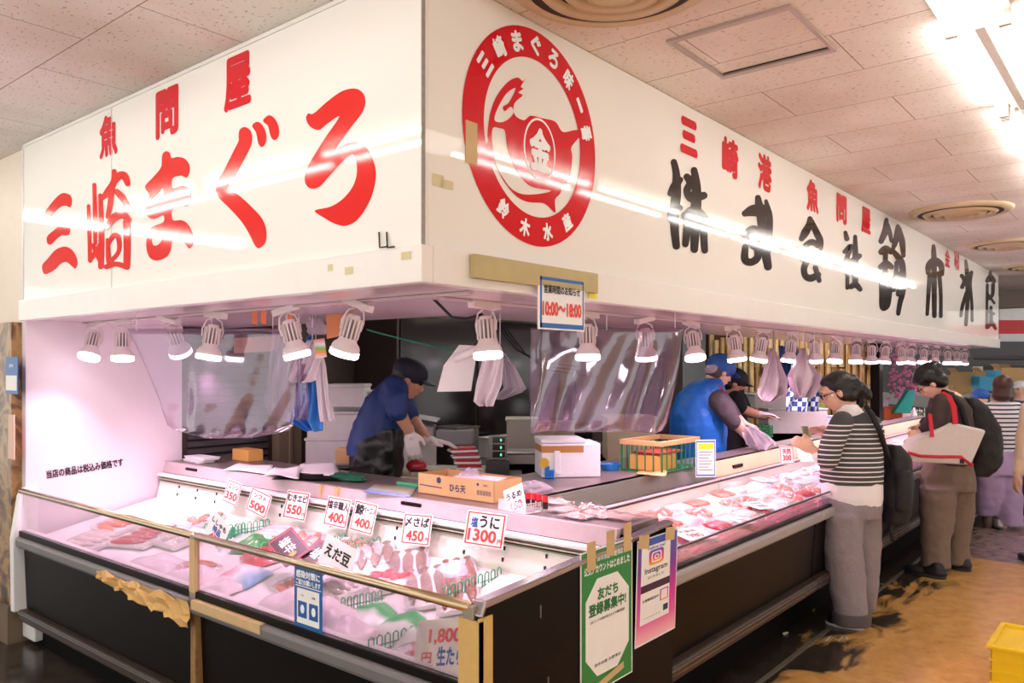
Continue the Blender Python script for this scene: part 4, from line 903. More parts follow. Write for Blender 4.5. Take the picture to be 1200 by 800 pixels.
c = pZ(276, 541, ZL); tag(MB().box(c + V((.05, -.07, 0)), c + V((.16, .12, .075))).build('carton_box', mat('ochre_carton', (214, 164, 84), .7), bevel=.002), 'small ochre cardboard box beside the foam trays', 'box')
sheet('paper_sheet', 'loose receipts lying on the ledge below the ochre box', 'paper', [(262, 551), (318, 556), (320, 546), (280, 543)], ZL + .002, M_PAPER, 6, .004)
# green wire basket with cardboard lining on the aisle ledge
gb = pZ(800, 551, ZL) + V((.02, .16, 0))
basket('wire_basket', 'green wire basket edged with brown cardboard, holding cartons and papers', gb, .46, .27, .17, M_GREEN, ribs=(8, 5), th=.006, yaw=0, rows=1)
gt = COL.objects['wire_basket']
for s in (-1, 1):
    crm = MB().box((gb.x - .24, gb.y + s * .135 - .012, gb.z + .155), (gb.x + .24, gb.y + s * .135 + .012, gb.z + .185)).build('cardboard_edge', M_CARD, gt, bevel=.004)
    MB().box((gb.x + s * .23 - .012, gb.y - .14, gb.z + .155), (gb.x + s * .23 + .012, gb.y + .14, gb.z + .185)).build('cardboard_edge', M_CARD, gt, bevel=.004)
tag(MB().box((gb.x - .2, gb.y - .1, gb.z + .006), (gb.x + .02, gb.y + .1, gb.z + .095)).build('carton_box', MC['ochre_carton'], bevel=.003), 'ochre carton inside the green wire basket', 'box')
tag(MB().box((gb.x - .19, gb.y - .1, gb.z + .10), (gb.x + .1, gb.y + .08, gb.z + .112)).build('book', mat('book_red', (170, 60, 50), .5)), 'red and white notebook lying in the green wire basket', 'book')
sheet('cardboard_sheet', 'torn flat piece of brown cardboard beside the green basket', 'cardboard', [(745, 556), (780, 558), (784, 548), (752, 546)], ZL + .002, M_CARD, 7, .003)
c = pZ(715, 550, ZL); tag(MB().lathe([(.001, 0), (.05, 0), (.065, .035), (.06, .037), (.046, .006), (.001, .006)], 24, Matrix.Translation(c)).build('blue_bowl', MC['dispenser_blue']), 'small blue plastic tray with foil on the aisle ledge', 'bowl')
lump('plastic_bag', 'small clear bag lying behind the white basket', 'bag', pZ(625, 575, ZL), .07, .09, .03, M_POLY, 15, .4, 30, 16)
# ================================================================== GOODS IN THE NEAR CASE
ZB = .622
def zbed(x): return .622 + max(0, x - 1.86) * .2045
rg = random.Random(21)
M_TRAYW = mat('pack_white', (240, 238, 236), .35)
def fishm(n, c, **k): return mat(n, c, .3, noise=.25, scale=45, coat=.3, **k)
M_SHRIMP = fishm('shrimp_pink', (236, 150, 128)); M_SALM = fishm('salmon_orange', (238, 128, 96)); M_WHF = fishm('white_fish', (240, 220, 214))
M_TUNA = fishm('tuna_red', (196, 40, 60)); M_PINKF = fishm('pink_fillet', (244, 140, 166)); M_SILV = fishm('dried_fish_silver', (150, 130, 116)); M_BRF = fishm('grilled_brown', (150, 92, 58))
M_ROE = fishm('roe_red', (214, 50, 60)); M_LAV = fishm('squid_lavender', (226, 196, 214)); M_SHELL = fishm('shell_grey', (196, 186, 184)); M_LEAF = fishm('leaf_green', (70, 140, 80))
def divider(c, L, ang, label, n=8, h=.055):
    """green wire divider: row of upright loops"""
    M = Matrix.Translation(c) @ Matrix.Rotation(ang, 4, 'Z')
    b = MB()
    for i in range(n):
        x = -L / 2 + i * L / n
        b.tube([M @ V((x, 0, 0)), M @ V((x, 0, h)), M @ V((x + L / n * .3, 0, h + .008)), M @ V((x + L / n * .62, 0, h)), M @ V((x + L / n * .62, 0, 0))], .0032, 6)
    b.tube([M @ V((-L / 2, 0, .01)), M @ V((L / 2, 0, .01))], .004, 6)
    b.tube([M @ V((-L / 2, .0, h * .5)), M @ V((L / 2, 0, h * .5))], .0028, 6)
    return tag(b.build('wire_divider', mat('divider_green', (70, 176, 128), .35), smooth=True), label, 'divider', 'green wire dividers in the near case')
for (px0, py0, px1, py1, lab, n) in ((258, 634, 288, 622, 'green wire divider at the far part of the near case', 7), (268, 630, 318, 622, 'green wire divider behind the tilted blue-lettered card', 7), (240, 627, 262, 612, 'green wire divider nearest the pink wall', 6),
        (298, 650, 330, 636, 'short green wire divider in front of the brown bags', 4), (385, 650, 412, 640, 'green wire divider behind the cream soybean card', 5), (408, 660, 470, 640, 'green wire divider in the middle of the corner case', 9),
        (420, 650, 448, 642, 'small green wire divider at the back of the corner case', 5), (520, 706, 590, 680, 'green wire divider beside the long dried fish, nearest the corner', 9), (432, 738, 515, 716, 'green wire divider in front of the green frozen packs', 9), (400, 700, 450, 690, 'low green wire divider behind the front glass', 7)):
    a, b = pZ(px0, py0, .72), pZ(px1, py1, .72); c = (a + b) / 2
    c.x = min(max(c.x, 1.86), 2.40); c.z = zbed(c.x); L = min((b - a).length, .42)
    ang = math.atan2(b.y - a.y, b.x - a.x)
    divider(c, L, ang, lab, n)
def pack(px, py, w, l, h, m, label, name='fish_pack', ang=0, cat='pack', group=None, kind='tray', z=ZB, seed=1, film=True):
    c = pZ(px, py, .70 + h); c.x = min(max(c.x, 1.79 + w / 2), 2.46 - w / 2)
    if c.y + l / 2 > YW - .04: c.y = YW - .04 - l / 2
    c.z = zbed(c.x) + .004
    t = thing(name, label, cat, c, group); M = Matrix.Translation(c) @ Matrix.Rotation(-.2 if c.x > 1.9 else 0, 4, 'Y') @ Matrix.Rotation(ang, 4, 'Z'); r = random.Random(seed)
    fill_pack(t, M, w, l, h, m, kind, r, film); return t
def fill_pack(t, M, w, l, h, m, kind, r, film=True):
    if kind in ('tray', 'slices', 'long', 'lumps'):
        MB().prism([(-w / 2, 0, 0), (w / 2, 0, 0), (w / 2 + .006, 0, h * .45), (-w / 2 - .006, 0, h * .45)], (0, l, 0)).xf(M @ Matrix.Translation((0, -l / 2, 0))).build('tray', M_TRAYW, t, bevel=.004)
    if kind == 'slices':
        for i in range(4):
            x = -w / 2 + w * (i + .5) / 4; MB().ell((x, 0, h * .55), (w / 7, l * .42, h * .3), Matrix.Rotation(r.uniform(-.15, .15), 3, 'Z'), 12, 8).xf(M).build('slice', m, t, smooth=True)
    elif kind == 'long':
        for i in range(3):
            x = -w / 2 + w * (i + .5) / 3
            MB().tube([(x, -l * .46, h * .5), (x + .004, -l * .2, h * .6), (x, l * .2, h * .62), (x, l * .38, h * .5), (x, l * .42, h * .5), (x, l * .49, h * .5)], [w * .03, w * .13, w * .14, w * .07, w * .06, w * .11], 8).xf(M @ Matrix.Diagonal((1, 1, .55, 1)) @ Matrix.Translation((0, 0, h * .35))).build('fish', m, t, smooth=True)
    elif kind == 'lumps':
        for i in range(9):
            MB().ell((r.uniform(-.38, .38) * w, r.uniform(-.4, .4) * l, h * .5), (w * r.uniform(.1, .16), l * r.uniform(.09, .14), h * .32), Matrix.Rotation(r.uniform(0, 3), 3, 'Z'), 10, 7).xf(M).build('piece', m, t, smooth=True)
    elif kind == 'fillet':
        MB().grid(lambda u, v: V(((u - .5) * w, (v - .5) * l, h * (.25 + .75 * math.sin(math.pi * u) ** .5 * math.sin(math.pi * v) ** .35))), 10, 14).xf(M).build('fillet', m, t, smooth=True)
        MB().box((-w / 2, -l / 2, 0), (w / 2, l / 2, h * .24)).xf(M).build('tray', M_TRAYW, t, bevel=.003)
    elif kind == 'bag':
        s = r.uniform(0, 5)
        MB().grid(lambda u, v: V(((u - .5) * w, (v - .5) * l, .003 + h * (math.sin(math.pi * u) * math.sin(math.pi * v)) ** .5 * (.85 + .2 * math.sin(8 * u + s) * math.sin(9 * v + s)))), 14, 16).xf(M).build('bag', m, t, smooth=True)
        film = False
    if film:
        s = r.uniform(0, 5)
        MB().grid(lambda u, v: V(((u - .5) * w * 1.05, (v - .5) * l * 1.04, h * .45 + h * .55 * (math.sin(math.pi * u) * math.sin(math.pi * v)) ** .3)), 8, 8).xf(M).build('film', M_FILM, t, smooth=True)
M_PGRN = grad('frozen_pack_green', [(0, (240, 240, 240)), (.35, (236, 240, 236)), (.45, (40, 180, 90)), (.7, (60, 190, 110)), (.75, (240, 240, 240))], 0)
M_PBLU = grad('frozen_pack_blue', [(0, (90, 160, 210)), (.4, (235, 240, 245)), (.7, (220, 120, 150)), (1, (240, 225, 230))], 1)
M_PBLK = mat('pack_dark_brown', (62, 38, 44), .3); M_CLOUD = mat('frosted_bag', (232, 220, 226), .25, noise=.1, bump=.4, scale=30)
near = [ # px, py, w, l, h, mat, kind, ang, label
 (110, 612, .2, .3, .05, M_WHF, 'slices', .1, 'faded white fish tray at the wall end of the near case'), (140, 603, .2, .28, .05, M_SALM, 'slices', 0, 'salmon tray at the wall end of the near case'),
 (165, 615, .2, .3, .05, M_TUNA, 'slices', .2, 'thin red fish tray in the far half of the near case'), (190, 604, .2, .26, .05, M_WHF, 'tray', .1, 'white tray with nothing showing, far half of the near case'),
 (212, 616, .22, .26, .06, M_WHF, 'lumps', 0, 'tray of pale pieces beside the wall-side wire divider'), (150, 640, .2, .42, .07, M_CLOUD, 'bag', 0, 'frosted bag behind the far front glass'),
 (190, 652, .2, .34, .07, M_CLOUD, 'bag', .15, 'second frosted bag behind the far front glass, nearer the taped post'), (240, 606, .2, .2, .05, M_SHRIMP, 'lumps', 0, 'shrimp tray below the faded 350 card'),
 (225, 645, .18, .22, .05, M_SALM, 'slices', .1, 'salmon slices beside the taped glass post'), (300, 628, .18, .2, .06, M_LEAF, 'bag', .3, 'pale green bag behind the wire divider'),
 (285, 650, .17, .22, .06, M_PBLU, 'bag', .2, 'printed bag behind the front rail near the taped post'), (262, 658, .16, .2, .05, M_CLOUD, 'bag', .2, 'frosted bag just inside the front glass past the taped post'),
 (305, 640, .16, .22, .05, M_TUNA, 'bag', -.4, 'dark red and white bag beside the brown pouches'),
 (420, 628, .2, .24, .05, M_WHF, 'lumps', .3, 'tray of pale squid below the 400 cards'), (450, 634, .18, .24, .05, M_SHRIMP, 'slices', .3, 'shrimp tray below the ベーコン card'),
 (430, 648, .18, .26, .05, M_WHF, 'slices', -.6, 'tray of long pale fillets in the middle of the corner case'), (470, 645, .18, .3, .05, M_SILV, 'long', -.7, 'tray of small dried fish in the middle of the corner case'),
 (500, 655, .17, .3, .05, M_SILV, 'long', -.8, 'second tray of small dried fish, nearer the corner'), (455, 668, .18, .26, .05, M_ROE, 'lumps', -.5, 'tray with red and white pieces in the corner case'),
 (500, 680, .17, .36, .045, M_SILV, 'long', -.75, 'tray of long silver dried fish by the corner'), (535, 685, .16, .38, .045, M_BRF, 'long', -.75, 'tray of long brown dried fish nearest the corner'), (560, 668, .14, .32, .045, M_BRF, 'long', -.75, 'tray of brown dried fish at the back corner'),
 (580, 655, .14, .22, .06, M_CLOUD, 'bag', -.5, 'frosted bag under the largest price card'), (478, 705, .18, .26, .06, M_PGRN, 'bag', -.5, 'white and green frozen pack behind the front wire divider'),
 (440, 695, .17, .24, .05, M_PGRN, 'bag', -.6, 'green-edged frozen pack further from the corner'), (500, 735, .16, .2, .06, M_PBLU, 'bag', -.4, 'blue and pink frozen bag beside the big cream card'),
 (455, 745, .14, .2, .05, M_ROE, 'lumps', -.2, 'pack of pink pieces just inside the corner glass'), (530, 722, .14, .2, .06, M_PINKF, 'lumps', -.4, 'pink frozen bag by the corner post'),
 (400, 700, .16, .26, .06, M_CLOUD, 'bag', -.1, 'frosted bag beside the blue notice'), (340, 690, .2, .36, .09, M_CLOUD, 'bag', 0, 'large frosted bag behind the front glass before the blue notice'), (300, 680, .2, .3, .09, M_CLOUD, 'bag', 0, 'large frosted bag behind the front glass next to the taped post'),
 (335, 622, .18, .2, .05, M_WHF, 'slices', .2, 'white fillets below the むきエビ card'), (370, 630, .18, .2, .05, M_SHRIMP, 'lumps', .2, 'pale shrimp tray left of the 塩辛 card'), (395, 672, .16, .2, .05, M_WHF, 'slices', -.2, 'white fillets in front of the cream soybean card'),
 (350, 668, .16, .2, .04, M_SALM, 'slices', -.2, 'salmon tray in front of the brown pouches')]
for i, (px, py, w, l, h, m, k, a, lab) in enumerate(near):
    pack(px, py, w, l, h, m, lab, {'bag': 'frozen_bag', 'long': 'dried_fish_tray'}.get(k, 'fish_tray'), a, {'bag': 'bag'}.get(k, 'tray'), 'goods in the near case', k, seed=i, film=(k not in ('bag', 'tray')))
# two brown gift pouches propped up
for (px, py, rr, lab) in ((346, 640, .35, 'brown and red pouch leaning up behind the rail'), (384, 652, .25, 'second brown and red pouch leaning beside the cream soybean card')):
    t, q, n, r_, u_, w, h = card('food_pouch', lab, 'pouch', px - 8, py, 44, 34, 2.05, [], roll=rr, lean=1.0, border=mat('pouch_red', (214, 60, 70), .4), paper=M_PBLK, group='brown pouches')
    text('塩辛', M_WINK, q(-.1, 0), r_, u_, h=.45 * h, w=.5 * w, parent=t, lift=.001)
    MB().prism([q(.55 + .12 * math.cos(k * math.tau / 16), -.1 + .3 * math.sin(k * math.tau / 16), .0006) for k in range(16)], n * .0003).build('printed_seal', mat('gold_print', (190, 150, 70), .4), t)
# ================================================================== GOODS IN THE AISLE CASES
def slope(y): return .737 + (y - 1.595) * .107
PT = {}
kinds = [('pink_fillet', M_PINKF, 'fillet', 'pink fish fillet pack'), ('shrimp', M_SHRIMP, 'lumps', 'tray of pink shrimp'), ('white', M_WHF, 'slices', 'tray of white fish slices'), ('squid', M_LAV, 'fillet', 'pale squid pack'),
         ('tuna', M_TUNA, 'slices', 'tray of red tuna slices'), ('shell', M_SHELL, 'lumps', 'tray of grey shellfish'), ('bag', M_CLOUD, 'bag', 'frosted clear bag'), ('salmon', M_SALM, 'slices', 'tray of orange salmon slices'), ('roe', M_ROE, 'lumps', 'tray of red roe')]
def proto_pack(k):
    nm, m, kd, lb = kinds[k]
    if k not in PT:
        t = thing('seafood_pack', lb, 'pack', (0, 0, 0), 'packs in the aisle cases')
        fill_pack(t, Matrix(), .155, .135, .045, m, kd, random.Random(k), kd in ('slices', 'lumps')); PT[k] = t
    return PT[k]
TILT = math.atan(.107)
rows = [(1.80, 'second'), (1.95, 'third'), (2.10, 'rear')]
ROWN = {'second': 'in the row behind the slabs', 'third': 'in the middle row', 'rear': 'in the rear row'}
cnt = {}
for ri, (y, rn) in enumerate(rows):
    x = 3.08
    while x < 11.9:
        near_x = x < 6
        k = rg.choice([0, 1, 2, 3, 6, 2, 5, 3, 1, 7] if ri else [0, 2, 1, 6, 3, 8, 4, 2]); s = rg.uniform(.92, 1.08)
        if x > 7.6: s *= 1.3
        yy = y + rg.uniform(-.012, .012)
        key = (k, rn, 'near' if x < 4.75 else 'mid' if x < 6.55 else 'far'); cnt[key] = cnt.get(key, 0) + 1
        pos = {'near': 'first case', 'mid': 'second case', 'far': 'far cases'}[key[2]]
        lab = '%s, %s %s of the %s' % (kinds[k][3], ORD[cnt[key] - 1], ROWN[rn], pos)
        dup(proto_pack(k), (x, yy, slope(yy) + .004), 0, lab, scale=(s, 1, 1), rot=(TILT, 0, rg.uniform(-.12, .12)))
        x += .172 * s + (rg.uniform(.0, .03))
# front row: long red-pink slabs lying along the glass
sl_t = thing('fillet_slab', '', 'fillet', (0, 0, 0), 'red fillet slabs along the glass')
MB().grid(lambda u, v: V(((u - .5) * .30, (v - .5) * .12, .006 + .022 * (math.sin(math.pi * u) * math.sin(math.pi * v)) ** .4 + .002 * math.sin(u * 30))), 20, 8).build('fillet', grad('slab_pink_stripes', [(0, (236, 120, 150)), (.2, (246, 170, 190)), (.35, (222, 70, 110)), (.5, (248, 190, 200)), (.7, (228, 90, 120)), (.85, (250, 200, 210)), (1, (230, 110, 140))], 1), sl_t, smooth=True)
MB().box((-.155, -.064, 0), (.155, .064, .006)).build('tray', M_TRAYW, sl_t)
MB().grid(lambda u, v: V(((u - .5) * .31, (v - .5) * .128, .008 + .027 * (math.sin(math.pi * u) * math.sin(math.pi * v)) ** .3)), 10, 6).build('film', M_FILM, sl_t, smooth=True)
x = 3.12; i = 0
while x < 11.8:
    where = ('%s from the poster corner' % ORD[i]) if i < 60 else 'in the far stretch of the aisle'
    dup(sl_t, (x, 1.675, slope(1.675) + .003), 0, 'long pink fillet slab along the aisle glass, ' + where, rot=(TILT, 0, rg.uniform(-.05, .05)))
    x += .33; i += 1
for t in list(PT.values()) + [sl_t]:
    for c in list(t.children): bpy.data.objects.remove(c)
    bpy.data.objects.remove(t)
# loose cards lying on the goods
for i, (px, py, s, lab) in enumerate(((811, 622, 1, 'large white price card lying on the goods by the first aisle glass'), (890, 590, .85, 'white price card lying in the middle of the first aisle case'), (893, 566, .7, 'white price card lying at the back of the first aisle case'),
        (905, 610, .6, 'white and red price card lying on the slabs near the striped customer'), (795, 578, .7, 'blank white strip card at the rear rail of the first aisle case'), (1052, 520, .5, 'white price card in the third aisle case'))):
    c = pZ(px, py, .82); c.y = max(c.y, 1.70); M = Matrix.Translation(V((c.x, c.y, slope(c.y) + .052))) @ Matrix.Rotation(TILT + .06, 4, 'X') @ Matrix.Rotation(-.25, 4, 'Z')
    t = thing('price_card', lab, 'price card', M.translation, 'loose cards on the aisle goods')
    MB().box((-.1 * s, -.075 * s, 0), (.1 * s, .075 * s, .002), M).build('card', M_PAPER, t)
    if i != 4:
        for (tx, mm, yy, hh, ww) in (('刺身用', M_INK, .035, .03, .12), ('980', M_PRICE, -.02, .045, .1)):
            text(tx, mm, M @ V((0, yy * s, .002)), M.to_3x3() @ XP, M.to_3x3() @ V((0, 1, 0)), h=hh * s, w=ww * s, parent=t, lift=.0006)
# ================================================================== INSIDE THE STALL
def bx_at(px, py, d, w, dep, h, yaw=0):
    """matrix with the base centre at the pixel, facing the viewer"""
    return Matrix.Translation(P(px, py, d) + FW * dep / 2) @ Matrix.Rotation(YAW - math.pi / 2 + yaw, 4, 'Z')
def cbox(name, label, cat, M, w, d, h, m, group=None, bevel=.004, lid=None, parts=None):
    t = thing(name, label, cat, M.translation, group)
    MB().box((-w / 2, -d / 2, 0), (w / 2, d / 2, h), M).build('body', m, t, bevel=bevel)
    if lid is not None: MB().box((-w / 2 - .008, -d / 2 - .008, h), (w / 2 + .008, d / 2 + .008, h + lid), M).build('lid', m, t, bevel=bevel)
    return t, M
# shutter, post and fridge wall
sh = MB()
for k in range(46): sh.prism([(2.76, YW + .01, k * .05), (2.76, YW - .012, k * .05 + .012), (2.76, YW + .01, k * .05 + .045)], (.62, 0, 0))
tag(sh.build('roller_shutter', mat('shutter_dark', (70, 62, 66), .45, .2)), 'dark ribbed roller shutter behind the vinyl sheet at the pink wall', 'shutter')
tag(MB().box((3.42, YW - .08, 0), (3.62, YW + .01, 2.41)).box((3.50, YW - .10, 0), (3.53, YW - .08, 2.41)).build('door_post', mat('olive_post', (128, 116, 92), .5), bevel=.004), 'olive grey steel post beside the roller shutter', 'post')
fr = thing('refrigerator', 'large dark brown glass-doored refrigerator at the back of the stall', 'refrigerator', (5.3, YW - .3, 0))
MB().box((4.2, YW - .5, 0), (6.9, YW + .01, 2.15)).build('body', mat('fridge_brown', (56, 44, 40), .35), fr, bevel=.01)
for x in (4.22, 5.12, 6.02): MB().box((x, YW - .52, .5), (x + .86, YW - .5, 2.0)).build('door', mat('fridge_door_dark', (34, 28, 28), .12), fr, bevel=.006)
# pale slanted hood
hd = MB().prism([(5.2, 3.2, 2.41), (5.2, 3.7, 2.0), (5.2, 4.6, 2.0), (5.2, 4.6, 2.41)], (1.6, 0, 0)).build('extraction_hood', mat('hood_ivory', (206, 200, 184), .4), bevel=.01)
tag(hd, 'slanted ivory hood hanging above the work area', 'hood')
pp = MB().tube([(3.06, 4.9, 1.93), (3.10, 3.0, 1.93)], .022, 10).build('ceiling_pipe', mat('pink_pipe', (206, 176, 180), .5), smooth=True); tag(pp, 'pipe running under the soffit inside the stall', 'pipe')
# foam boxes
M_FB = mat('foam_old', (206, 204, 200), .75, noise=.1)
for (px, py, d, w, h, lab) in ((391, 545, 5.6, .40, .17, 'old white foam box, lowest of the stack behind the ledge'), (393, 514, 5.6, .40, .17, 'old white foam box, second from the bottom of its stack'), (401, 484, 5.75, .42, .14, 'wide foam box below the top of the stack'), (404, 477, 5.6, .26, .14, 'topmost white foam box with a moulded handle')):
    M = bx_at(px, py, d, w, .3, h)
    cbox('foam_box', lab, 'box', M, w, .3, h, M_FB, 'stacked foam boxes behind the ledge', .008, .022)
M = bx_at(404, 545, 5.15, .1, .26, .15); cbox('carton_box', 'small plain brown carton in front of the foam box stack', 'box', M, .15, .14, .1, M_CARD)
rk = thing('stand', 'low dark stand carrying the stacked foam boxes', 'stand', V((M.translation.x, M.translation.y, 0)))
Mk = bx_at(392, 545, 5.5, .5, .4, .1); zk = Mk.translation.z; Mk.translation.z = 0
MB().box((-.26, -.15, zk - .03), (.3, .5, zk - .002), Mk).build('shelf_board', M_STEEL, rk); MB().box((-.24, -.12, 0), (.28, .48, zk - .03), Mk).build('body', M_PLINTH, rk)
# work table with boards and tuna
wt = thing('work_table', 'steel work table where the man in blue cuts tuna', 'table', P(560, 620, 4.9))
T0 = Matrix.Translation(V((P(545, 500, 5.0).x, P(545, 500, 5.0).y, 0))) @ Matrix.Rotation(YAW - math.pi / 2, 4, 'Z')
MB().box((-.62, -.28, .86), (.36, .5, .89), T0).build('table_top', M_STEEL, wt, bevel=.004)
for a in (-.58, .32):
    for b in (-.25, .46): MB().box((a - .02, b - .02, 0), (a + .02, b + .02, .86), T0).build('leg', M_STEEL, wt)
MB().box((-.60, -.2, .2), (.34, .45, .22), T0).build('shelf', M_STEEL, wt)
def onT(name, label, cat, x, y, z, w, d, h, m, yaw=0, bevel=.003, group=None):
    M = T0 @ Matrix.Translation((x, y, z)) @ Matrix.Rotation(yaw, 4, 'Z')
    return tag(MB().box((-w / 2, -d / 2, 0), (w / 2, d / 2, h), M).build(name, m, bevel=bevel), label, cat, group), M
onT('cutting_board', 'thick cream cutting board on the work table', 'cutting board', -.22, -.02, .89, .62, .42, .05, mat('board_cream', (218, 208, 176), .5))
onT('cutting_board', 'second pale cutting board lying on top of the thick one', 'cutting board', -.1, .05, .94, .45, .3, .02, mat('board_pale', (222, 224, 208), .5))
for i in range(4):
    o, M = onT('meat_tray', 'white tray of red tuna, %s of the small stack' % ('lowest', 'second', 'third', 'topmost')[i], 'tray', .03 - .015 * i, .0, .962 + i * .036, .17, .12, .014, M_TRAYW, .1 * i, group='tuna trays on the board')
    tag(MB().box((-.075, -.052, .0145), (.075, .052, .034), M).build('tuna_block', M_TUNA, bevel=.006), 'red tuna block on the %s tray' % ('lowest', 'second', 'third', 'topmost')[i], 'fish', 'tuna blocks')
tag(MB().ell((0, 0, .03), (.065, .05, .045)).xf(T0 @ Matrix.Translation((-.30, -.05, .955))).build('tuna_chunk', M_TUNA, smooth=True), 'dark red wedge of tuna on the board beside the gloved hand', 'fish')
kn = thing('knife', 'knife resting beside the tuna wedge on the board', 'knife', T0 @ V((-.2, -.1, .965)))
MB().prism([(0, 0, 0), (.14, .01, 0), (.16, .0, 0), (.0, -.03, 0)], (0, 0, .002)).xf(T0 @ Matrix.Translation((-.22, -.12, .965))).build('blade', M_STEEL, kn)
MB().box((-.1, -.025, -.004), (0, -.002, .01)).xf(T0 @ Matrix.Translation((-.22, -.12, .965))).build('handle', M_BLACK, kn, bevel=.003)
# digital scale
M = bx_at(583, 540, 4.75, .1, .1, .2); t = thing('weighing_scale', 'steel scale display with three green number windows', 'scale', M.translation)
MB().box((-.055, 0, 0), (.055, .06, .145), M).build('display_housing', mat('scale_grey', (120, 116, 112), .35, .5), t, bevel=.004)
MB().box((-.07, -.02, .892 - M.translation.z), (.07, .08, 0), M).build('scale_base', mat('scale_dark', (60, 58, 58), .4), t)
for k in range(3):
    MB().box((-.03, -.003, .015 + k * .044), (.045, .001, .05 + k * .044), M).build('display_window', mat('scale_screen', (12, 14, 14), .2), t)
    text('0', mat('green_digits', (30, 220, 120), .4, emit=(.1, .9, .4), es=1.5), M @ V((.02, -.004, .032 + k * .044)), RT, UP, h=.016, w=.01, parent=t, lift=.001)
M2 = bx_at(612, 545, 4.85, .1, .1, .2)
t = thing('platform_scale', 'low grey platform scale behind the white foam box', 'scale', M2.translation)
MB().box((-.1, 0, 0), (.12, .2, .06), M2).build('body', mat('scale_body', (150, 146, 136), .45), t, bevel=.006)
MB().box((-.11, -.01, .065), (.13, .21, .075), M2).build('pan', M_STEEL, t, bevel=.003)
MB().box((-.01, .09, .06), (.01, .11, .066), M2).build('pan_support', M_STEEL, t)
# machine, box and clutter behind
M = bx_at(505, 505, 5.9, .2, .3, .12); t = thing('wrapping_machine', 'grey wrapping machine with slanted lid behind the tuna board', 'machine', M.translation)
MB().prism([(-.28, 0, -.12), (.0, 0, -.12), (.0, 0, .02), (-.28, 0, .06)], (0, .3, 0)).xf(M).build('body', mat('machine_grey', (168, 166, 164), .4), t, bevel=.008)
MB().box((-.3, -.02, .06), (.02, .3, .075), M @ Matrix.Rotation(.18, 4, 'Y')).build('lid', mat('machine_lid', (204, 204, 202), .3), t, bevel=.004)
MB().box((.02, .02, -.12), (.3, .28, -.01), M).build('side_tray', mat('machine_grey2', (150, 150, 150), .4), t, bevel=.006)
M = bx_at(612, 530, 5.6, .3, .3, .22); cbox('storage_box', 'pale grey storage box behind the scale', 'box', M, .22, .3, .22, mat('box_greygreen', (168, 166, 152), .6), lid=.015)
M = bx_at(740, 540, 5.6, .4, .3, .22); cbox('machine_cabinet', 'cream metal cabinet behind the aisle ledge', 'cabinet', M, .34, .3, .30, mat('cabinet_cream', (202, 188, 158), .5), lid=.012)
text('本日休', M_INK, M @ V((.10, -.003, .2)), RT, UP, h=.05, w=.11, parent=COL.objects['machine_cabinet'], lift=.002)
MB().box((.03, -.002, .13), (.17, 0, .27), M).build('paper_note', M_PAPER, COL.objects['machine_cabinet'])
bn = thing('rear_counter', 'dark steel bench along the back of the stall', 'bench', (5.4, 4.3, 0))
MB().box((3.9, 4.15, .80), (6.9, 4.55, .84)).build('bench_top', M_STEEL, bn)
MB().box((3.95, 4.2, 0), (6.85, 4.5, .80)).build('bench_body', M_PLINTH, bn)
for (x, w, h, m, lab) in ((4.1, .3, .2, 'foam_old', 'old foam box on the rear bench, nearest the wall side'), (4.6, .25, .28, 'scale_grey', 'grey equipment box on the rear bench'), (5.2, .4, .16, 'foam_old', 'flat foam box on the rear bench'), (5.9, .3, .25, 'cabinet_cream', 'cream container on the rear bench')):
    cbox('storage_box', lab, 'box', Matrix.Translation((x, 4.35, .842)), w, .25, h, MC[m], lid=.012)
# things seen behind the man in the vest
for (px, py, d, w, h, m, lab) in ((858, 500, 8.2, .38, .24, M_FB, 'white foam box behind the man in the blue vest'), (858, 478, 8.2, .3, .2, M_FB, 'foam box stacked on the one behind the man in the blue vest'), (935, 508, 7.4, .55, .22, M_FB, 'long white carton behind the hanging bags'), (903, 478, 7.6, .3, .12, M_FB, 'flat foam box near the gloved hand of the worker in black')):
    M = bx_at(px, py, d, w, .3, h); z = M.translation.z
    cbox('foam_box', lab, 'box', M, w, .3, h, m, None, .006, .015)
t2 = thing('packing_bench', 'steel packing bench behind the staff in the aisle stretch', 'bench', (7.2, 3.75, 0))
MB().box((5.9, 3.35, .84), (8.8, 4.0, .87)).build('bench_top', M_STEEL, t2); MB().box((5.95, 3.4, 0), (8.75, 3.95, .84)).build('bench_body', M_PLINTH, t2)
g = bx_at(889, 512, 6.9, .3, .2, .12)
basket('plastic_basket', 'green plastic lattice tray beside the vest man\'s hands', g.translation, .24, .2, .10, M_GREEN, ribs=(8, 6), yaw=YAW - math.pi / 2, rows=4, th=.006)
tb2 = thing('side_table', 'low steel side table carrying the pale blue box behind the striped customer', 'table', (8.35, 2.85, 0))
zt = P(968, 500, 8.0).z - .003
MB().box((7.9, 2.58, zt - .03), (8.9, 3.2, zt)).build('table_top', M_STEEL, tb2); MB().box((7.95, 2.62, 0), (8.85, 3.15, zt - .03)).build('body', M_PLINTH, tb2)
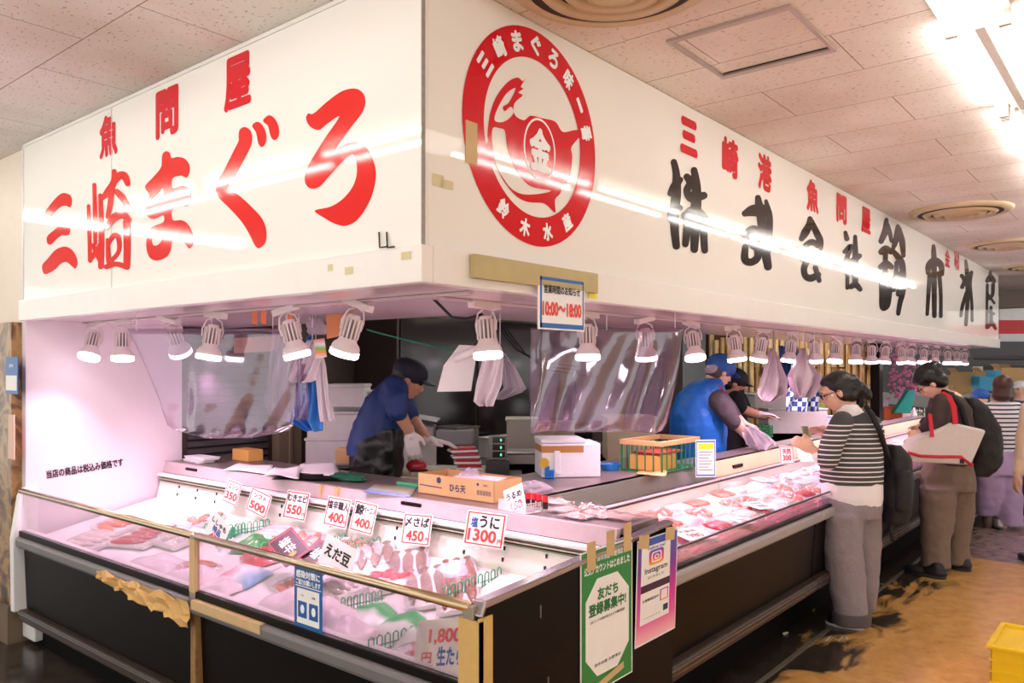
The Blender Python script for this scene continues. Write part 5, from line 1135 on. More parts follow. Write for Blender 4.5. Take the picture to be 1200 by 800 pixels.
# bamboo clad partition and neighbouring stall
bw = thing('bamboo_partition', 'bamboo clad partition wall between this stall and the next', 'partition', (11.95, 3.3, 0))
def bamboo():
    m, nt, b = base('burnt_bamboo', .5, noise=0); tc = nt.nodes.new('ShaderNodeTexCoord'); mp = nt.nodes.new('ShaderNodeMapping'); mp.inputs['Scale'].default_value = (6, 6, 1.2)
    n = nt.nodes.new('ShaderNodeTexNoise'); n.inputs['Scale'].default_value = 3; nt.links.new(tc.outputs['Object'], mp.inputs[0]); nt.links.new(mp.outputs[0], n.inputs[0])
    r = ramp(nt, n.outputs[0], [(.3, (120, 80, 44)), (.4, (206, 160, 100)), (.6, (238, 208, 150))]); nt.links.new(r.outputs[0], b.inputs['Base Color']); return m
BM = bamboo()
b = MB(); rb = random.Random(2)
for r0, (z0, z1) in enumerate(((.3, 1.25), (1.2, 1.62), (1.6, 2.0))):
    for k in range(26): b.cyl((9.9 + rb.uniform(-.02, .02), 2.70 + k * .08, z0), (9.9 + rb.uniform(-.02, .02), 2.70 + k * .08, z1 + rb.uniform(-.05, .05)), .036, n=8)
b.build('bamboo_pole', BM, bw)
MB().box((9.94, 2.66, 0), (9.98, 4.8, 2.4)).build('backing_board', mat('brown_board', (104, 74, 46), .7), bw)
tag(MB().box((9.70, 2.54, 0), (9.84, 2.64, 2.4)).build('door_post', M_DARK), 'dark post at the near edge of the bamboo partition', 'post')
t = thing('menu_board', 'small colourful menu picture hung on the bamboo', 'sign', (9.84, 3.0, 1.3))
a, c_ = pX(1005, 465, 9.84), pX(1024, 452, 9.84)
MB().box((9.835, min(a.y, c_.y), a.z), (9.85, max(a.y, c_.y), c_.z)).build('board', grad('menu_print', [(0, (240, 120, 140)), (.3, (250, 230, 200)), (.5, (90, 170, 120)), (.7, (250, 200, 80)), (1, (230, 130, 160))], 1), t)
# goods of the next stall: small, blurred shapes
for (px, py, d, w, h, c, nm, lab) in ((962, 486, 8.0, .12, .10, (150, 190, 90), 'vegetable_bag', 'bag of pale green leaves behind the striped customer'), (968, 500, 8.0, .2, .1, (196, 214, 236), 'storage_box', 'pale blue box behind the striped customer'),
        (1030, 486, 11, .3, .2, (198, 190, 214), 'gift_box', 'lilac gift box heap of the far stall'), (1048, 492, 10.5, .25, .16, (196, 100, 60), 'snack_box', 'orange-brown box on the far stall'), (1012, 490, 10.6, .2, .14, (214, 180, 120), 'snack_box', 'yellow snack box on the far stall'),
        (1070, 492, 11, .35, .12, (226, 214, 220), 'snack_box', 'pale tray boxes at the end of the aisle case')):
    M = bx_at(px, py, d, w, .3, h); cbox(nm, lab, 'box', M, w, .25, h, mat('c%s' % str(c).replace(', ', '_'), c, .5), None, .01, .01)
ns = thing('stall_counter', 'wooden counter of the next stall beyond the bamboo', 'counter', (10.6, 2.9, 0))
MB().box((10.1, 2.56, .86), (12.2, 3.6, .90)).build('counter_top', M_WOODL, ns); MB().box((10.15, 2.6, 0), (12.15, 3.55, .86)).build('counter_body', M_BROWNB, ns)
# pink blossom decoration and figure display
fl = MB(); rf = random.Random(9)
c0 = P(1056, 420, 12)
for k in range(150):
    fl.ell(c0 + RT * rf.uniform(-.17, .17) + FW * rf.uniform(-.15, .15) + UP * rf.uniform(-.62, .38), .026, u=6, v=4)
tag(fl.build('blossom_garland', mat('blossom_pink', (250, 150, 200), .6)), 'hanging curtain of pink blossoms beyond the lamps', 'decoration', kind='stuff')
b = bx_at(1108, 470, 13, .3, .2, .7)
tb = P(1063, 484, 10.4)
tag(MB().prism([tb + RT * a + UP * z for a, z in ((-.17, 0), (.05, 0), (.12, .30), (.02, .30))], FW * .1).build('shopping_bag', mat('teal_bag', (20, 150, 136), .5), bevel=.01), 'teal shopping bag standing on the far counter', 'bag')
for k, (px, dx) in enumerate(((1071, 0), (1077, 1), (1083, 2))):
    c = P(px, 494, 10.2); tag(MB().lathe([(.001, 0), (.035, 0), (.035, .1), (.014, .14), (.014, .18), (.001, .18)], 14, Matrix.Translation(c)).build('bottle', clear('green_glass', (150, 200, 160), .2, .1) if k else mat('bottle_white', (226, 226, 222), .3), smooth=True), ('white bottle', 'first greenish bottle', 'second greenish bottle')[k] + ' standing on the far counter by the teal bag', 'bottle')
# far hall: red shop sign, pipes, cartons, crate, pillar
rs = thing('shop_sign', 'white and red shop sign of the stall across the far aisle', 'sign', P(1230, 400, 15.2))
for z0, z1, c, nm in ((400, 391, (226, 226, 226), 'lower_band'), (391, 375, (214, 30, 40), 'red_band'), (375, 343, (244, 240, 238), 'white_panel')):
    a, b = P(1172, z0, 15.2), P(1172, z1, 15.2)
    MB().prism([a, a + RT * 3.4, b + RT * 3.4, b], FW * .12).build(nm, mat('far_' + nm, c, .35), rs)
a, b = P(1174, 356, 15.19), P(1181, 345, 15.19); MB().prism([a, P(1181, 356, 15.19), b, P(1174, 345, 15.19)], -FW * .01).build('blue_patch', MC['notice_blue'], rs)
for i, y in enumerate((419, 430)):
    tag(MB().tube([P(1142, y, 19), P(1260, y + 1, 19)], .05, 8).build('wall_pipe', mat('pipe_dark', (84, 84, 86), .5), smooth=True), ('upper', 'lower')[i] + ' dark pipe running along the far grey wall', 'pipe')
tag(MB().prism([P(1145, 520, 17.5), P(1152, 520, 17.5), P(1152, 429, 17.5), P(1145, 429, 17.5)], FW * .15).build('pillar', mat('pillar_pale', (206, 206, 204), .6)), 'pale narrow pillar before the far grey wall', 'pillar')
for i, (px, py, w, h) in enumerate(((1124, 451, .5, .2), (1133, 447, .35, .2), (1165, 446, .5, .2), (1186, 444, .45, .25), (1196, 452, .4, .4), (1120, 466, .5, .2), (1184, 462, .5, .3), (1130, 462, .5, .25))):
    M = bx_at(px, py, 16.4 + .42 * i, w, .3, h)
    tag(MB().box((-w / 2, -.15, 0), (w / 2, .15, h), M).prism([M @ V((-w / 2, -.15, h)), M @ V((-w / 2 - .08, -.15, h + .08)), M @ V((-w / 2 - .08, .15, h + .08)), M @ V((-w / 2, .15, h))], (0, 0, .008)).build('carton_box', M_CARD), 'brown carton in the far storage pile, %s from the blossom side' % ordn[i], 'box', 'far cartons')
M = bx_at(1162, 458, 16.2, .5, .3, .3); tag(MB().box((-.25, -.15, 0), (.2, .15, .3), M).box((.05, -.15, .3), (.2, .15, .42), M).build('crate', mat('crate_blue', (60, 180, 230), .4), bevel=.01), 'bright blue crate on the far carton pile', 'crate')
t = thing('storage_shelf', 'pale storage shelf under the far cartons', 'shelf', P(1150, 500, 17))
MB().prism([P(1112, 480, 16.3), P(1260, 480, 16.3), P(1260, 466, 16.3), P(1112, 466, 16.3)], FW * 3.6).build('shelf_board', mat('shelf_pale', (190, 186, 180), .6), t)
MB().prism([P(1112, 525, 16.4), P(1260, 525, 16.4), P(1260, 480, 16.4), P(1112, 480, 16.4)], FW * .5).build('shelf_body', M_GREY, t)
# ================================================================== HANGING BAGS AND VINYL
def drape(name, label, cat, outline, d, m, amp=.03, seed=0, folds=5, parent=None, group=None):
    """hanging sheet between two pixel side lines: outline = [(left px, right px, py), ...] from top down; folded in depth"""
    r = random.Random(seed); ph = r.uniform(0, 6)
    n = len(outline) - 1
    def fn(u, v):
        uu = u; k = min(int(v * n), n - 1); f = v * n - k; a, b = outline[k], outline[k + 1]
        l = a[0] + (b[0] - a[0]) * f; rr = a[1] + (b[1] - a[1]) * f; y = a[2] + (b[2] - a[2]) * f
        y += (a[3] if len(a) > 3 else 0) * math.sin(u * math.pi)
        return P(l + (rr - l) * u, y, d) + FW * (amp * (.25 + v) * (math.sin(u * folds * math.pi + ph + v * 2 + 1.3 * math.sin(u * 4 + ph)) * (.6 + .5 * math.sin(u * 7 + ph * 2))) + .01 * math.sin(u * 23 + v * 9 + ph))
    o = MB().grid(fn, 48, 24).build(name, m, parent, smooth=True, solid=.0008)
    if parent is None and not name.startswith('plastic'):
        l, r_, y = outline[0][:3]
        for u in ((.5,) if r_ - l < 30 else (.05, .5, .95)):
            a = P(l + (r_ - l) * u, y, d); b = MB().tube([a - UP * .01, V((a.x, a.y, 1.873))], .002, 5); b.build('hanging_string', MC['white_ink'], o)
    return tag(o, label, cat, group) if parent is None else o
drape('vinyl_sheet', 'clear vinyl sheet with curved lower edge hanging at the pink wall', 'vinyl sheet', [(150, 346, 385), (170, 346, 430), (188, 346, 470), (196, 344, 498, 10), (202, 340, 504, 10)], 4.0, M_VINYL, .03, 2, 3)
drape('vinyl_sheet', 'second clear vinyl sheet with pleats, hanging beside the white lamp above the order sheets', 'vinyl sheet', [(318, 352, 385), (316, 358, 430), (310, 362, 470), (320, 360, 492, 8)], 4.15, M_VINYL, .03, 3, 6)
drape('vinyl_sheet', 'large creased clear vinyl sheet hanging behind the opening hours sign', 'vinyl sheet', [(622, 800, 384), (621, 795, 420), (620, 789, 460), (621, 783, 495), (622, 778, 506, 5)], 4.0, M_VINYL, .07, 5, 6)
tag(MB().prism([P(274, 396, 4.3), P(346, 392, 4.3), P(322, 411, 4.3), P(274, 414, 4.3)], FW * .004).build('cardboard_sheet', mat('manila_sheet', (216, 190, 140), .6)), 'yellowish sheet of board taped under the soffit behind the vinyl', 'board')
tag(MB().prism([P(382, 369, 3.7), P(417, 366, 3.7), P(415, 390, 3.7), P(383, 397, 3.7)], FW * .003).build('cardboard_sheet', mat('orange_board', (196, 124, 80), .7)), 'small orange-brown cardboard note hanging beside the lamp', 'board')
for i, (px, py) in enumerate(((298, 371), (309, 371), (340, 375))):
    tag(MB().prism([P(px - 3, py - 8, 3.8), P(px + 3, py - 8, 3.8), P(px + 3, py + 9, 3.8), P(px - 3, py + 8, 3.8)], FW * .002).build('tape_strip', mat('orange_tape', (226, 124, 80), .5)), 'strip of orange tape holding the vinyl, %s from the pink wall' % ordn[i], 'tape', 'orange tape strips')
drape('hanging_bag', 'blue plastic bag hanging beside the stacked foam boxes', 'bag', [(360, 366, 392), (350, 374, 430), (344, 376, 470), (336, 378, 492), (360, 378, 505)], 4.25, mat('bag_blue', (60, 140, 220), .3, noise=.2, bump=.5, scale=20), .05, 7, 4)
drape('hanging_bag', 'white plastic bag hanging over the blue one', 'bag', [(360, 372, 398), (348, 376, 420), (338, 370, 445), (345, 362, 448)], 4.15, mat('bag_white', (232, 222, 228), .35, bump=.5, scale=25), .04, 8, 4)
drape('hanging_bag', 'long narrow white bag hanging beside the blue one', 'bag', [(366, 374, 400), (368, 382, 430), (372, 386, 465), (376, 392, 494)], 4.2, MC['bag_white'], .03, 9, 3)
lump('crumpled_film', 'ball of clear film hung above the blue bag', 'bag', P(371, 392, 4.2), .05, .05, .055, M_POLY, 12, .35, 24, 16)
tag(MB().prism([P(368, 398, 4.1), P(380, 396, 4.1), P(383, 418, 4.1), P(370, 420, 4.1)], FW * .002).build('label_tag', grad('tag_print', [(0, (240, 240, 240)), (.3, (240, 150, 60)), (.5, (120, 200, 80)), (.7, (240, 240, 240)), (1, (230, 90, 70))], 2)), 'printed product tag with green and orange hanging with the bags', 'tag')
tag(MB().box(P(347, 437, 4.18) - V((.012, .012, .0)), P(356, 462, 4.18) + V((.012, .02, .07))).build('leather_case', mat('brown_leather', (110, 60, 40), .5), bevel=.008), 'small brown case hanging in front of the blue bag', 'case')
drape('hanging_bag', 'white bag with blue print hanging beside the corner lamp', 'bag', [(570, 582, 395), (566, 590, 420), (558, 588, 450), (555, 580, 470), (562, 578, 476)], 4.0, MC['bag_white'], .04, 11, 4)
drape('hanging_bag', 'translucent bag with blue print hanging to the aisle side of the corner lamp', 'bag', [(582, 590, 412), (588, 604, 430), (590, 617, 455), (585, 612, 460), (578, 590, 468)], 4.05, M_POLY, .04, 12, 5)
tag(MB().prism([P(538, 404, 4.1), P(560, 405, 4.1), P(552, 458, 4.1), P(512, 459, 4.1), P(520, 428, 4.1)], FW * .003).build('paper_sheet', M_PAPER), 'white sheet hanging on the wall side of the corner lamp', 'paper')
tag(MB().tube([P(533, 420, 4.05), P(563, 408, 4.0)], .022, 12).build('paper_roll', M_PAPER, smooth=True), 'roll of white paper hung behind the corner lamp', 'paper roll')
drape('hanging_bag', 'grey translucent bag hanging behind the sixth lamp', 'bag', [(903, 907, 408), (896, 915, 425), (890, 922, 445), (886, 921, 462), (892, 905, 470)], 5.9, mat('bag_greypink', (206, 186, 196), .35, bump=.6, scale=20), .06, 13, 5)
drape('hanging_bag', 'wide grey bag hanging above the plaid shirt', 'bag', [(940, 944, 408), (932, 950, 425), (924, 962, 440), (926, 960, 452), (932, 948, 466)], 5.9, MC['bag_greypink'], .06, 14, 5)
drape('hanging_cloth', 'dark blue cloth hanging between the two grey bags', 'cloth', [(912, 934, 405), (916, 934, 430), (920, 932, 455)], 6.4, mat('deep_blue_cloth', (20, 60, 110), .8), .04, 15, 4)
def plaid():
    m, nt, b = base('plaid_cloth', .8, noise=0); tc = nt.nodes.new('ShaderNodeTexCoord'); ck = nt.nodes.new('ShaderNodeTexChecker'); ck.inputs['Scale'].default_value = 26
    ck.inputs[1].default_value = (*srgb((24, 60, 110)), 1); ck.inputs[2].default_value = (*srgb((190, 205, 220)), 1); nt.links.new(tc.outputs['Object'], ck.inputs[0]); nt.links.new(ck.outputs[0], b.inputs['Base Color']); return m
drape('hanging_cloth', 'blue and white plaid cloth hanging below the wide grey bag', 'cloth', [(926, 956, 448), (922, 960, 462), (920, 960, 482)], 6.2, plaid(), .05, 16, 5)
gc = MB().tube([P(430 + i * 11, 386 + 3.2 * i - .12 * i * i * .5 + (14 - i) * 0, 4.6) for i in range(15)], .005, 6).build('cord', mat('green_cord', (40, 140, 110), .6), smooth=True); tag(gc, 'green cord strung across the stall behind the lamps', 'cord')
cb_ = MB().tube([P(502, 345, 3.2), P(512, 354, 3.25), P(520, 362, 3.25), (P(530, 372, 3.3)), P(545, 374, 3.35), P(565, 368, 3.4)], .006, 6).build('cable_bundle', M_BLACK, smooth=True); tag(cb_, 'black cable bundle drooping under the corner of the soffit', 'cable')
for i in range(3):
    tag(MB().tube([P(585 + 4 * i, 385, 4.7), P(605 + 6 * i, 410 + 3 * i, 4.7), P(640, 425 + 4 * i, 4.7), P(700, 432 + 5 * i, 4.8)], .005, 6).build('cable', M_BLACK, smooth=True), 'thin black cable hanging inside behind the vinyl, %s from the top' % ordn[i], 'cable', 'hanging cables')
# ================================================================== FLOOR AND LEFT EDGE
yc = thing('crate', 'yellow plastic crate on the aisle floor with bagged goods', 'crate', pZ(1195, 800, 0))
M = Matrix.Translation(pZ(1204, 812, 0) + V((.1, -.02, 0)))
MYEL = mat('crate_yellow', (244, 206, 20), .35)
w, d, h = .42, .32, .24
for lo, hi, nm in (((-w / 2, -d / 2, 0), (-w / 2 + .008, d / 2, h), 'side'), ((w / 2 - .008, -d / 2, 0), (w / 2, d / 2, h), 'side'), ((-w / 2, -d / 2, 0), (w / 2, -d / 2 + .008, h), 'side'), ((-w / 2, d / 2 - .008, 0), (w / 2, d / 2, h), 'side'), ((-w / 2, -d / 2, 0), (w / 2, d / 2, .01), 'base')):
    MB().box(lo, hi, M).build(nm, MYEL, yc, bevel=.003)
for k in range(4):
    z = .05 + k * .055
    MB().box((-w / 2 - .006, -d / 2 - .006, z), (w / 2 + .006, d / 2 + .006, z + .008), M).build('rib', MYEL, yc)
rim = MB()
for lo, hi in (((-w / 2 - .018, -d / 2 - .018, h - .018), (-w / 2 + .006, d / 2 + .018, h)), ((w / 2 - .006, -d / 2 - .018, h - .018), (w / 2 + .018, d / 2 + .018, h)), ((-w / 2, -d / 2 - .018, h - .018), (w / 2, -d / 2 + .006, h)), ((-w / 2, d / 2 - .006, h - .018), (w / 2, d / 2 + .018, h))): rim.box(lo, hi, M)
rim.build('rim', MYEL, yc, bevel=.004)
lump('bagged_goods', 'glossy black bag with white packs in the yellow crate', 'bag', M.translation + V((-.02, -.02, .02)), .15, .12, .11, mat('black_bag', (24, 22, 24), .15, bump=.5, scale=18), 31, .3, 30, 18)
lump('bagged_goods', 'white packed goods on the black bag in the yellow crate', 'bag', M.translation + V((-.05, -.03, .17)), .09, .08, .04, M_POLY, 33, .3, 24, 14)
for i, (px, py, s, lab) in enumerate(((921, 744, .02, 'white paper scrap on the dark strip of floor'), (953, 716, .02, 'brown leaf-like scrap at the plinth'))):
    tag(crumple('paper_scrap', lambda u, v, c=pZ(px, py, .004), s=s: c + V((u * s * 2, v * s, .004)), 5, 4, .004, M_PAPER if i == 0 else MC['kraft_paper'], i + 3), lab, 'scrap')
tag(MB().tube([pZ(963 + 5 * i, 748 + 3 * math.sin(i * 2.1), .004) for i in range(7)], .004, 6).build('plastic_string', mat('string_pale', (176, 180, 170), .6), smooth=True), 'piece of pale plastic string on the floor by the first customer\'s feet', 'string')
tag(MB().box(pZ(828, 799, 0), pZ(834, 792, 0) + V((.05, .03, .03))).build('red_rag', mat('rag_red', (160, 30, 40), .8), bevel=.01), 'scrap of red cloth under the aisle case', 'cloth')
for (px0, py0, px1, py1, nm, m, lab) in ((7, 461, 21, 418, 'hygiene_sticker', MC['notice_blue'], 'blue and white sticker on the brown stone pier'), (10, 537, 17, 486, 'paper_strip', mat('pink_strip', (226, 190, 170), .6), 'faded pink paper strip on the brown stone pier')):
    a, b = pX(px0, py0, 1.716), pX(px1, py1, 1.716); t = thing(nm, lab, 'sticker', a)
    MB().box((1.714, b.y, a.z), (1.719, a.y, b.z)).build('sheet', m, t)
    if 'blue' in lab:
        MB().box((1.712, b.y + .01, a.z + .02), (1.714, a.y - .01, (a.z + b.z) / 2)).build('white_panel', M_PAPER, t)
        text('感染対策に', M_WINK, V((1.714, (a.y + b.y) / 2, b.z - .05)), YM, UP, h=.02, w=.07, parent=t)
tag(MB().box(pX(26, 745, 1.78), pX(40, 728, 1.78) + V((.06, .0, 0))).build('plastic_bottle', WHITE(), bevel=.01), 'small white container under the wall end of the near case', 'bottle')
# ================================================================== PEOPLE
def skin_m(name='skin', c=(226, 178, 152)): return mat(name, c, .5, noise=.05)
M_SKIN = skin_m(); M_HAIR = mat('black_hair', (16, 13, 14), .38, noise=.3, scale=60, bump=.35)
M_LIP = mat('lip', (176, 96, 88), .5); M_EYE = mat('eye_dark', (20, 16, 16), .2)
def frame(fwd, tilt=0, roll=0):
    """head frame: columns side, forward, up. tilt > 0 looks down"""
    f = V(fwd).normalized(); s = f.cross(UP).normalized()
    R = Matrix.Rotation(-tilt, 3, s); f2, u2 = R @ f, R @ UP
    return Matrix((s, f2, u2)).transposed()
def head(mb, c, F3, s=1.0):
    """skull, jaw, nose, ears, brow into mb; c is the head centre"""
    def p(x, y, z): return c + F3 @ V((x * s, y * s, z * s))
    mb.ell(p(0, -.012, .022), (.073 * s, .092 * s, .088 * s), F3)
    mb.ell(p(0, .022, -.035), (.057 * s, .062 * s, .074 * s), F3)
    mb.ell(p(0, .05, -.082), (.026 * s, .026 * s, .022 * s), F3)
    mb.cyl(p(0, .085, .012), p(0, .104, -.022), .007 * s, .013 * s, 10); mb.ell(p(0, .1, -.024), (.013 * s, .013 * s, .010 * s), F3)
    mb.ell(p(0, .082, -.052), (.024 * s, .012 * s, .012 * s), F3)
    mb.ell(p(0, .074, .028), (.05 * s, .018 * s, .012 * s), F3)
    for k in (-1, 1):
        mb.ell(p(k * .074, -.008, -.012), (.009 * s, .02 * s, .032 * s), F3); mb.ell(p(k * .04, .062, -.02), (.022 * s, .02 * s, .022 * s), F3)
def face_bits(par, c, F3, s=1.0, glasses=None, brow=None):
    def p(x, y, z): return c + F3 @ V((x * s, y * s, z * s))
    for k in (-1, 1): MB().ell(p(k * .031, .081, .008), (.011 * s, .006 * s, .006 * s), F3, 10, 8).build('eye', M_EYE, par, smooth=True)
    for k in (-1, 1): MB().ell(p(k * .032, .088, .03), (.017 * s, .005 * s, .004 * s), F3, 10, 6).build('eyebrow', M_HAIR, par, smooth=True)
    MB().ell(p(0, .091, -.053), (.022 * s, .006 * s, .005 * s), F3, 12, 6).build('lips', M_LIP, par, smooth=True)
    if glasses:
        g = MB()
        for k in (-1, 1):
            g.tube([p(k * .033 + .024 * math.cos(a), .098, .006 + .019 * math.sin(a)) for a in [j * math.tau / 14 for j in range(14)]], .0022 * s, 6, closed=True)
            g.tube([p(k * .058, .096, .012), p(k * .078, .04, .012), p(k * .08, -.01, .004)], .0022 * s, 6)
        g.tube([p(-.01, .1, .01), p(.01, .1, .01)], .002 * s, 6); g.build('glasses', glasses, par, smooth=True)
def hand(mb, wrist, d, n, curl=.5, s=1.0, thumb=1, spread=.12):
    """palm and five fingers into mb: d = direction of the fingers, n = back of the hand"""
    d = V(d).normalized(); n = V(n); n = (n - d * n.dot(d)).normalized(); x = d.cross(n)
    M3 = Matrix((x, d, n)).transposed()
    pc = wrist + d * .045 * s
    mb.ell(pc, (.040 * s, .052 * s, .016 * s), M3, 14, 10); mb.limb([wrist - d * .02 * s, wrist + d * .02 * s], [.027 * s, .027 * s], 10)
    for i, (o, L) in enumerate(((-.029, .070), (-.010, .080), (.010, .075), (.028, .058))):
        b = wrist + d * .082 * s + x * o * s * thumb; dd = (d + x * o * spread * 20 * thumb * .5).normalized()
        a1 = curl * .6; a2 = curl * 1.5
        d1 = dd * math.cos(a1) - n * math.sin(a1); d2 = dd * math.cos(a2) - n * math.sin(a2)
        p1 = b + d1 * L * .5 * s; p2 = p1 + d2 * L * .5 * s
        mb.limb([b - d * .02 * s, b, p1, p2], [.010 * s, .0095 * s, .009 * s, .0075 * s], 8)
    tb = wrist + d * .025 * s - x * .03 * s * thumb; td = (d * .75 - x * .7 * thumb - n * .35).normalized()
    mb.limb([tb, tb + td * .035 * s, tb + (td + d * .5).normalized() * .065 * s], [.014 * s, .012 * s, .009 * s], 8)
def J(px, py, d): return P(px, py, d)
def body(par, c, F3, limbs, m=M_SKIN, neck=None, s=1.0, vox=.0075, hands=()):
    """one continuous skin surface: head, neck, trunk, arms, legs, hands"""
    b = MB(); head(b, c, F3, s)
    for pts, rs in limbs: b.limb(pts, rs)
    for h in hands: hand(b, **h)
    return b.build('body', m, par, remesh=vox)
def hair_cap(par, c, F3, s=1.0, m=M_HAIR, extra=(), back=.0, vox=.01, low=-.03):
    b = MB()
    def p(x, y, z): return c + F3 @ V((x * s, y * s, z * s))
    b.ell(p(0, -.028 - back, .038), (.086 * s, .094 * s, .086 * s), F3); b.ell(p(0, -.05, low), (.078 * s, .062 * s, .07 * s), F3); b.ell(p(0, .012, .082), (.062 * s, .062 * s, .034 * s), F3)
    for (x, y, z, r) in extra: b.ell(p(x, y, z), r if isinstance(r, (int, float)) else tuple(q * s for q in r), F3)
    return b.build('hair', m, par, remesh=vox)
def loftpart(name, m, par, lofts, vox=.012, limbs=()):
    b = MB()
    for l in lofts: b.loft(l)
    for pts, rs in limbs: b.limb(pts, rs)
    o = b.build(name, m, par, remesh=vox)
    if name in WRINKLE:
        k = o.modifiers.new('w', 'DISPLACE'); k.texture = WTEX; k.texture_coords = 'LOCAL'; k.strength = WRINKLE[name]; k.mid_level = .5
    return o
def shoe(name, par, heel, toe, m, sole, w=.045, h=.08):
    """shoe from heel to toe on the floor"""
    heel, toe = V((heel.x, heel.y, 0)), V((toe.x, toe.y, 0)); d = (toe - heel); L = d.length; d.normalize(); M3 = Matrix((d.cross(UP), d, UP)).transposed()
    b = MB(); b.ell(heel + d * L * .25 + UP * h * .5, (w, L * .30, h * .55), M3); b.ell(heel + d * L * .68 + UP * h * .38, (w * 1.08, L * .34, h * .42), M3); b.ell(heel + d * L * .2 + UP * h * .85, (w * .85, L * .18, h * .5), M3)
    o = b.build(name, m, par, remesh=.008)
    def fn(u, v): a = u * math.tau; return heel + d * L * (.5 + .5 * math.cos(a)) * 1 + M3 @ V((math.sin(a) * w * (1.08 if math.cos(a) > -.2 else .95), 0, v * .022))
    MB().prism([heel + d * (L * (.5 + .52 * math.cos(a))) + M3 @ V((math.sin(a) * w * 1.1, 0, .001)) for a in [k * math.tau / 22 for k in range(22)]], UP * .022).build('sole', sole, o, bevel=.004)
    return o
WTEX = bpy.data.textures.new('cloth_folds', 'CLOUDS'); WTEX.noise_scale = .11; WTEX.noise_depth = 2
WRINKLE = {'jeans': .022, 'trousers': .032, 'top': .025, 'jacket': .035, 'vest': .025, 'sleeves': .025, 'apron': .035, 'shirt': .008, 'sweater': .016, 'bag_body': .03, 'turtleneck': .012}
LF = -RT            # towards the picture's left
MWS = mat('white_shirt', (240, 234, 236), .8, noise=.04)
# ---------------------------------------------------------------- customer in the striped sweater
D = 4.9
t = thing('person', 'person with black ponytail, dark sweater with white stripes and wide grey jeans, counting notes', 'person', V((pZ(992, 738, 0).x, pZ(992, 738, 0).y, 0)))
F3 = frame(LF * 1 + FW * .28, .42)
hc = J(981, 459, D)
nk = J(993, 478, D + .02)
wr1, el1, sh1 = J(953, 527, D - .12), J(970, 541, D - .16), J(987, 494, D - .14)
wr2, el2, sh2 = J(961, 503, D + .20), J(985, 525, D + .26), J(1008, 492, D + .17)
body(t, hc, F3, [([hc + F3 @ V((0, -.03, -.06)), nk, J(1000, 492, D)], [.055, .052, .06]), ([J(1000, 500, D), J(998, 560, D), J(998, 590, D)], [.10, .09, .08]),
    ([sh1, el1, wr1], [.045, .038, .026]), ([sh2, el2, wr2], [.045, .038, .026]), ([J(989, 604, D - .02), J(988, 660, D - .04), J(998, 728, D - .05)], [.055, .05, .04]), ([J(1007, 604, D + .05), J(1014, 660, D + .08), J(1014, 718, D + .15)], [.055, .045, .035])],
    hands=(dict(wrist=wr1, d=LF * 1 + UP * .55, n=-FW + UP * .2, curl=1.0, thumb=-1), dict(wrist=wr2, d=LF * 1 - UP * .1, n=FW * .6 + UP * .8, curl=1.1, thumb=1)))
face_bits(t, hc, F3, glasses=M_BLACK)
hair_cap(t, hc, F3, 1.0, extra=((0, -.11, .02, (.05, .04, .05)), (0, -.13, -.035, (.042, .042, .045)), (0, -.15, -.075, (.03, .032, .045)), (.062, -.02, -.02, (.02, .04, .05)), (-.062, -.02, -.02, (.02, .04, .05))))
loftpart('hair_tail', M_HAIR, t, [[(1006, 462, 7, .07, D + .02), (1009, 470, 5.5, .06, D + .02), (1008, 478, 3, .035, D + .02)]], .008)
MB().cyl(J(975, 463, D - .085), J(976, 463, D - .075), .007, n=10).build('earphone', WHITE(), t)
MSTR = stripes('striped_knit', 2, .0285, .26, (236, 230, 228), (70, 68, 70), phase=.1, plain_above=1.262)
loftpart('turtleneck', MWS, t, [[(992, 473, 11, .13, D), (995, 481, 14, .15, D), (999, 489, 19, .17, D), (1000, 496, 17, .17, D)]], .01)
loftpart('shirt', MWS, t, [[(998, 545, 33, .25, D), (998, 566, 35, .27, D), (999, 582, 34, .27, D), (1003, 596, 27, .24, D)]], .01, limbs=[([J(972, 535, D - .16), el1, J(959, 535, D - .14)], [.052, .052, .038]), ([J(990, 520, D + .22), el2, J(972, 513, D + .22)], [.05, .05, .036])])
loftpart('sweater', MSTR, t, [[(1003, 483, 15, .14, D), (1003, 489, 27, .20, D), (1001, 505, 33, .25, D), (998, 530, 35, .26, D), (998, 555, 35.5, .27, D), (998, 568, 35, .27, D)]], .010,
         limbs=[([sh1, J(975, 520, D - .16), J(970, 537, D - .16)], [.066, .066, .07]), ([sh2, J(998, 515, D + .2), J(990, 526, D + .24)], [.066, .066, .066])])
MJEAN = mat('washed_grey_denim', (144, 133, 138), .85, noise=.3, scale=120, bump=.15)
loftpart('jeans', MJEAN, t, [[(998, 577, 33, .25, D), (998, 592, 34, .26, D), (997, 606, 32, .25, D)], [(986, 600, 23, .22, D - .03), (987, 640, 22, .2, D - .04), (993, 690, 20, .19, D - .04), (997, 715, 19, .18, D - .05), (998, 729, 19, .18, D - .05)],
    [(1013, 600, 19, .2, D + .05), (1014, 640, 17, .19, D + .07), (1014, 690, 13, .17, D + .1), (1013, 714, 12, .16, D + .14)]], .011)
loftpart('jean_cuff', mat('cuff_denim', (92, 84, 88), .85, noise=.2, scale=120), t, [[(998, 716, 21.5, .21, D - .05), (998, 731, 21, .205, D - .05)]], .008)
MSNK = mat('black_sneaker', (24, 24, 26), .6); MSOL = mat('white_sole', (222, 218, 212), .6)
shoe('shoe', t, pZ(1012, 738, 0), pZ(968, 730, 0) + V((0, 0, 0)), MSNK, MSOL, .048, .075)
shoe('shoe', t, pZ(1019, 722, 0), pZ(990, 715, 0), MSNK, MSOL, .045, .075)
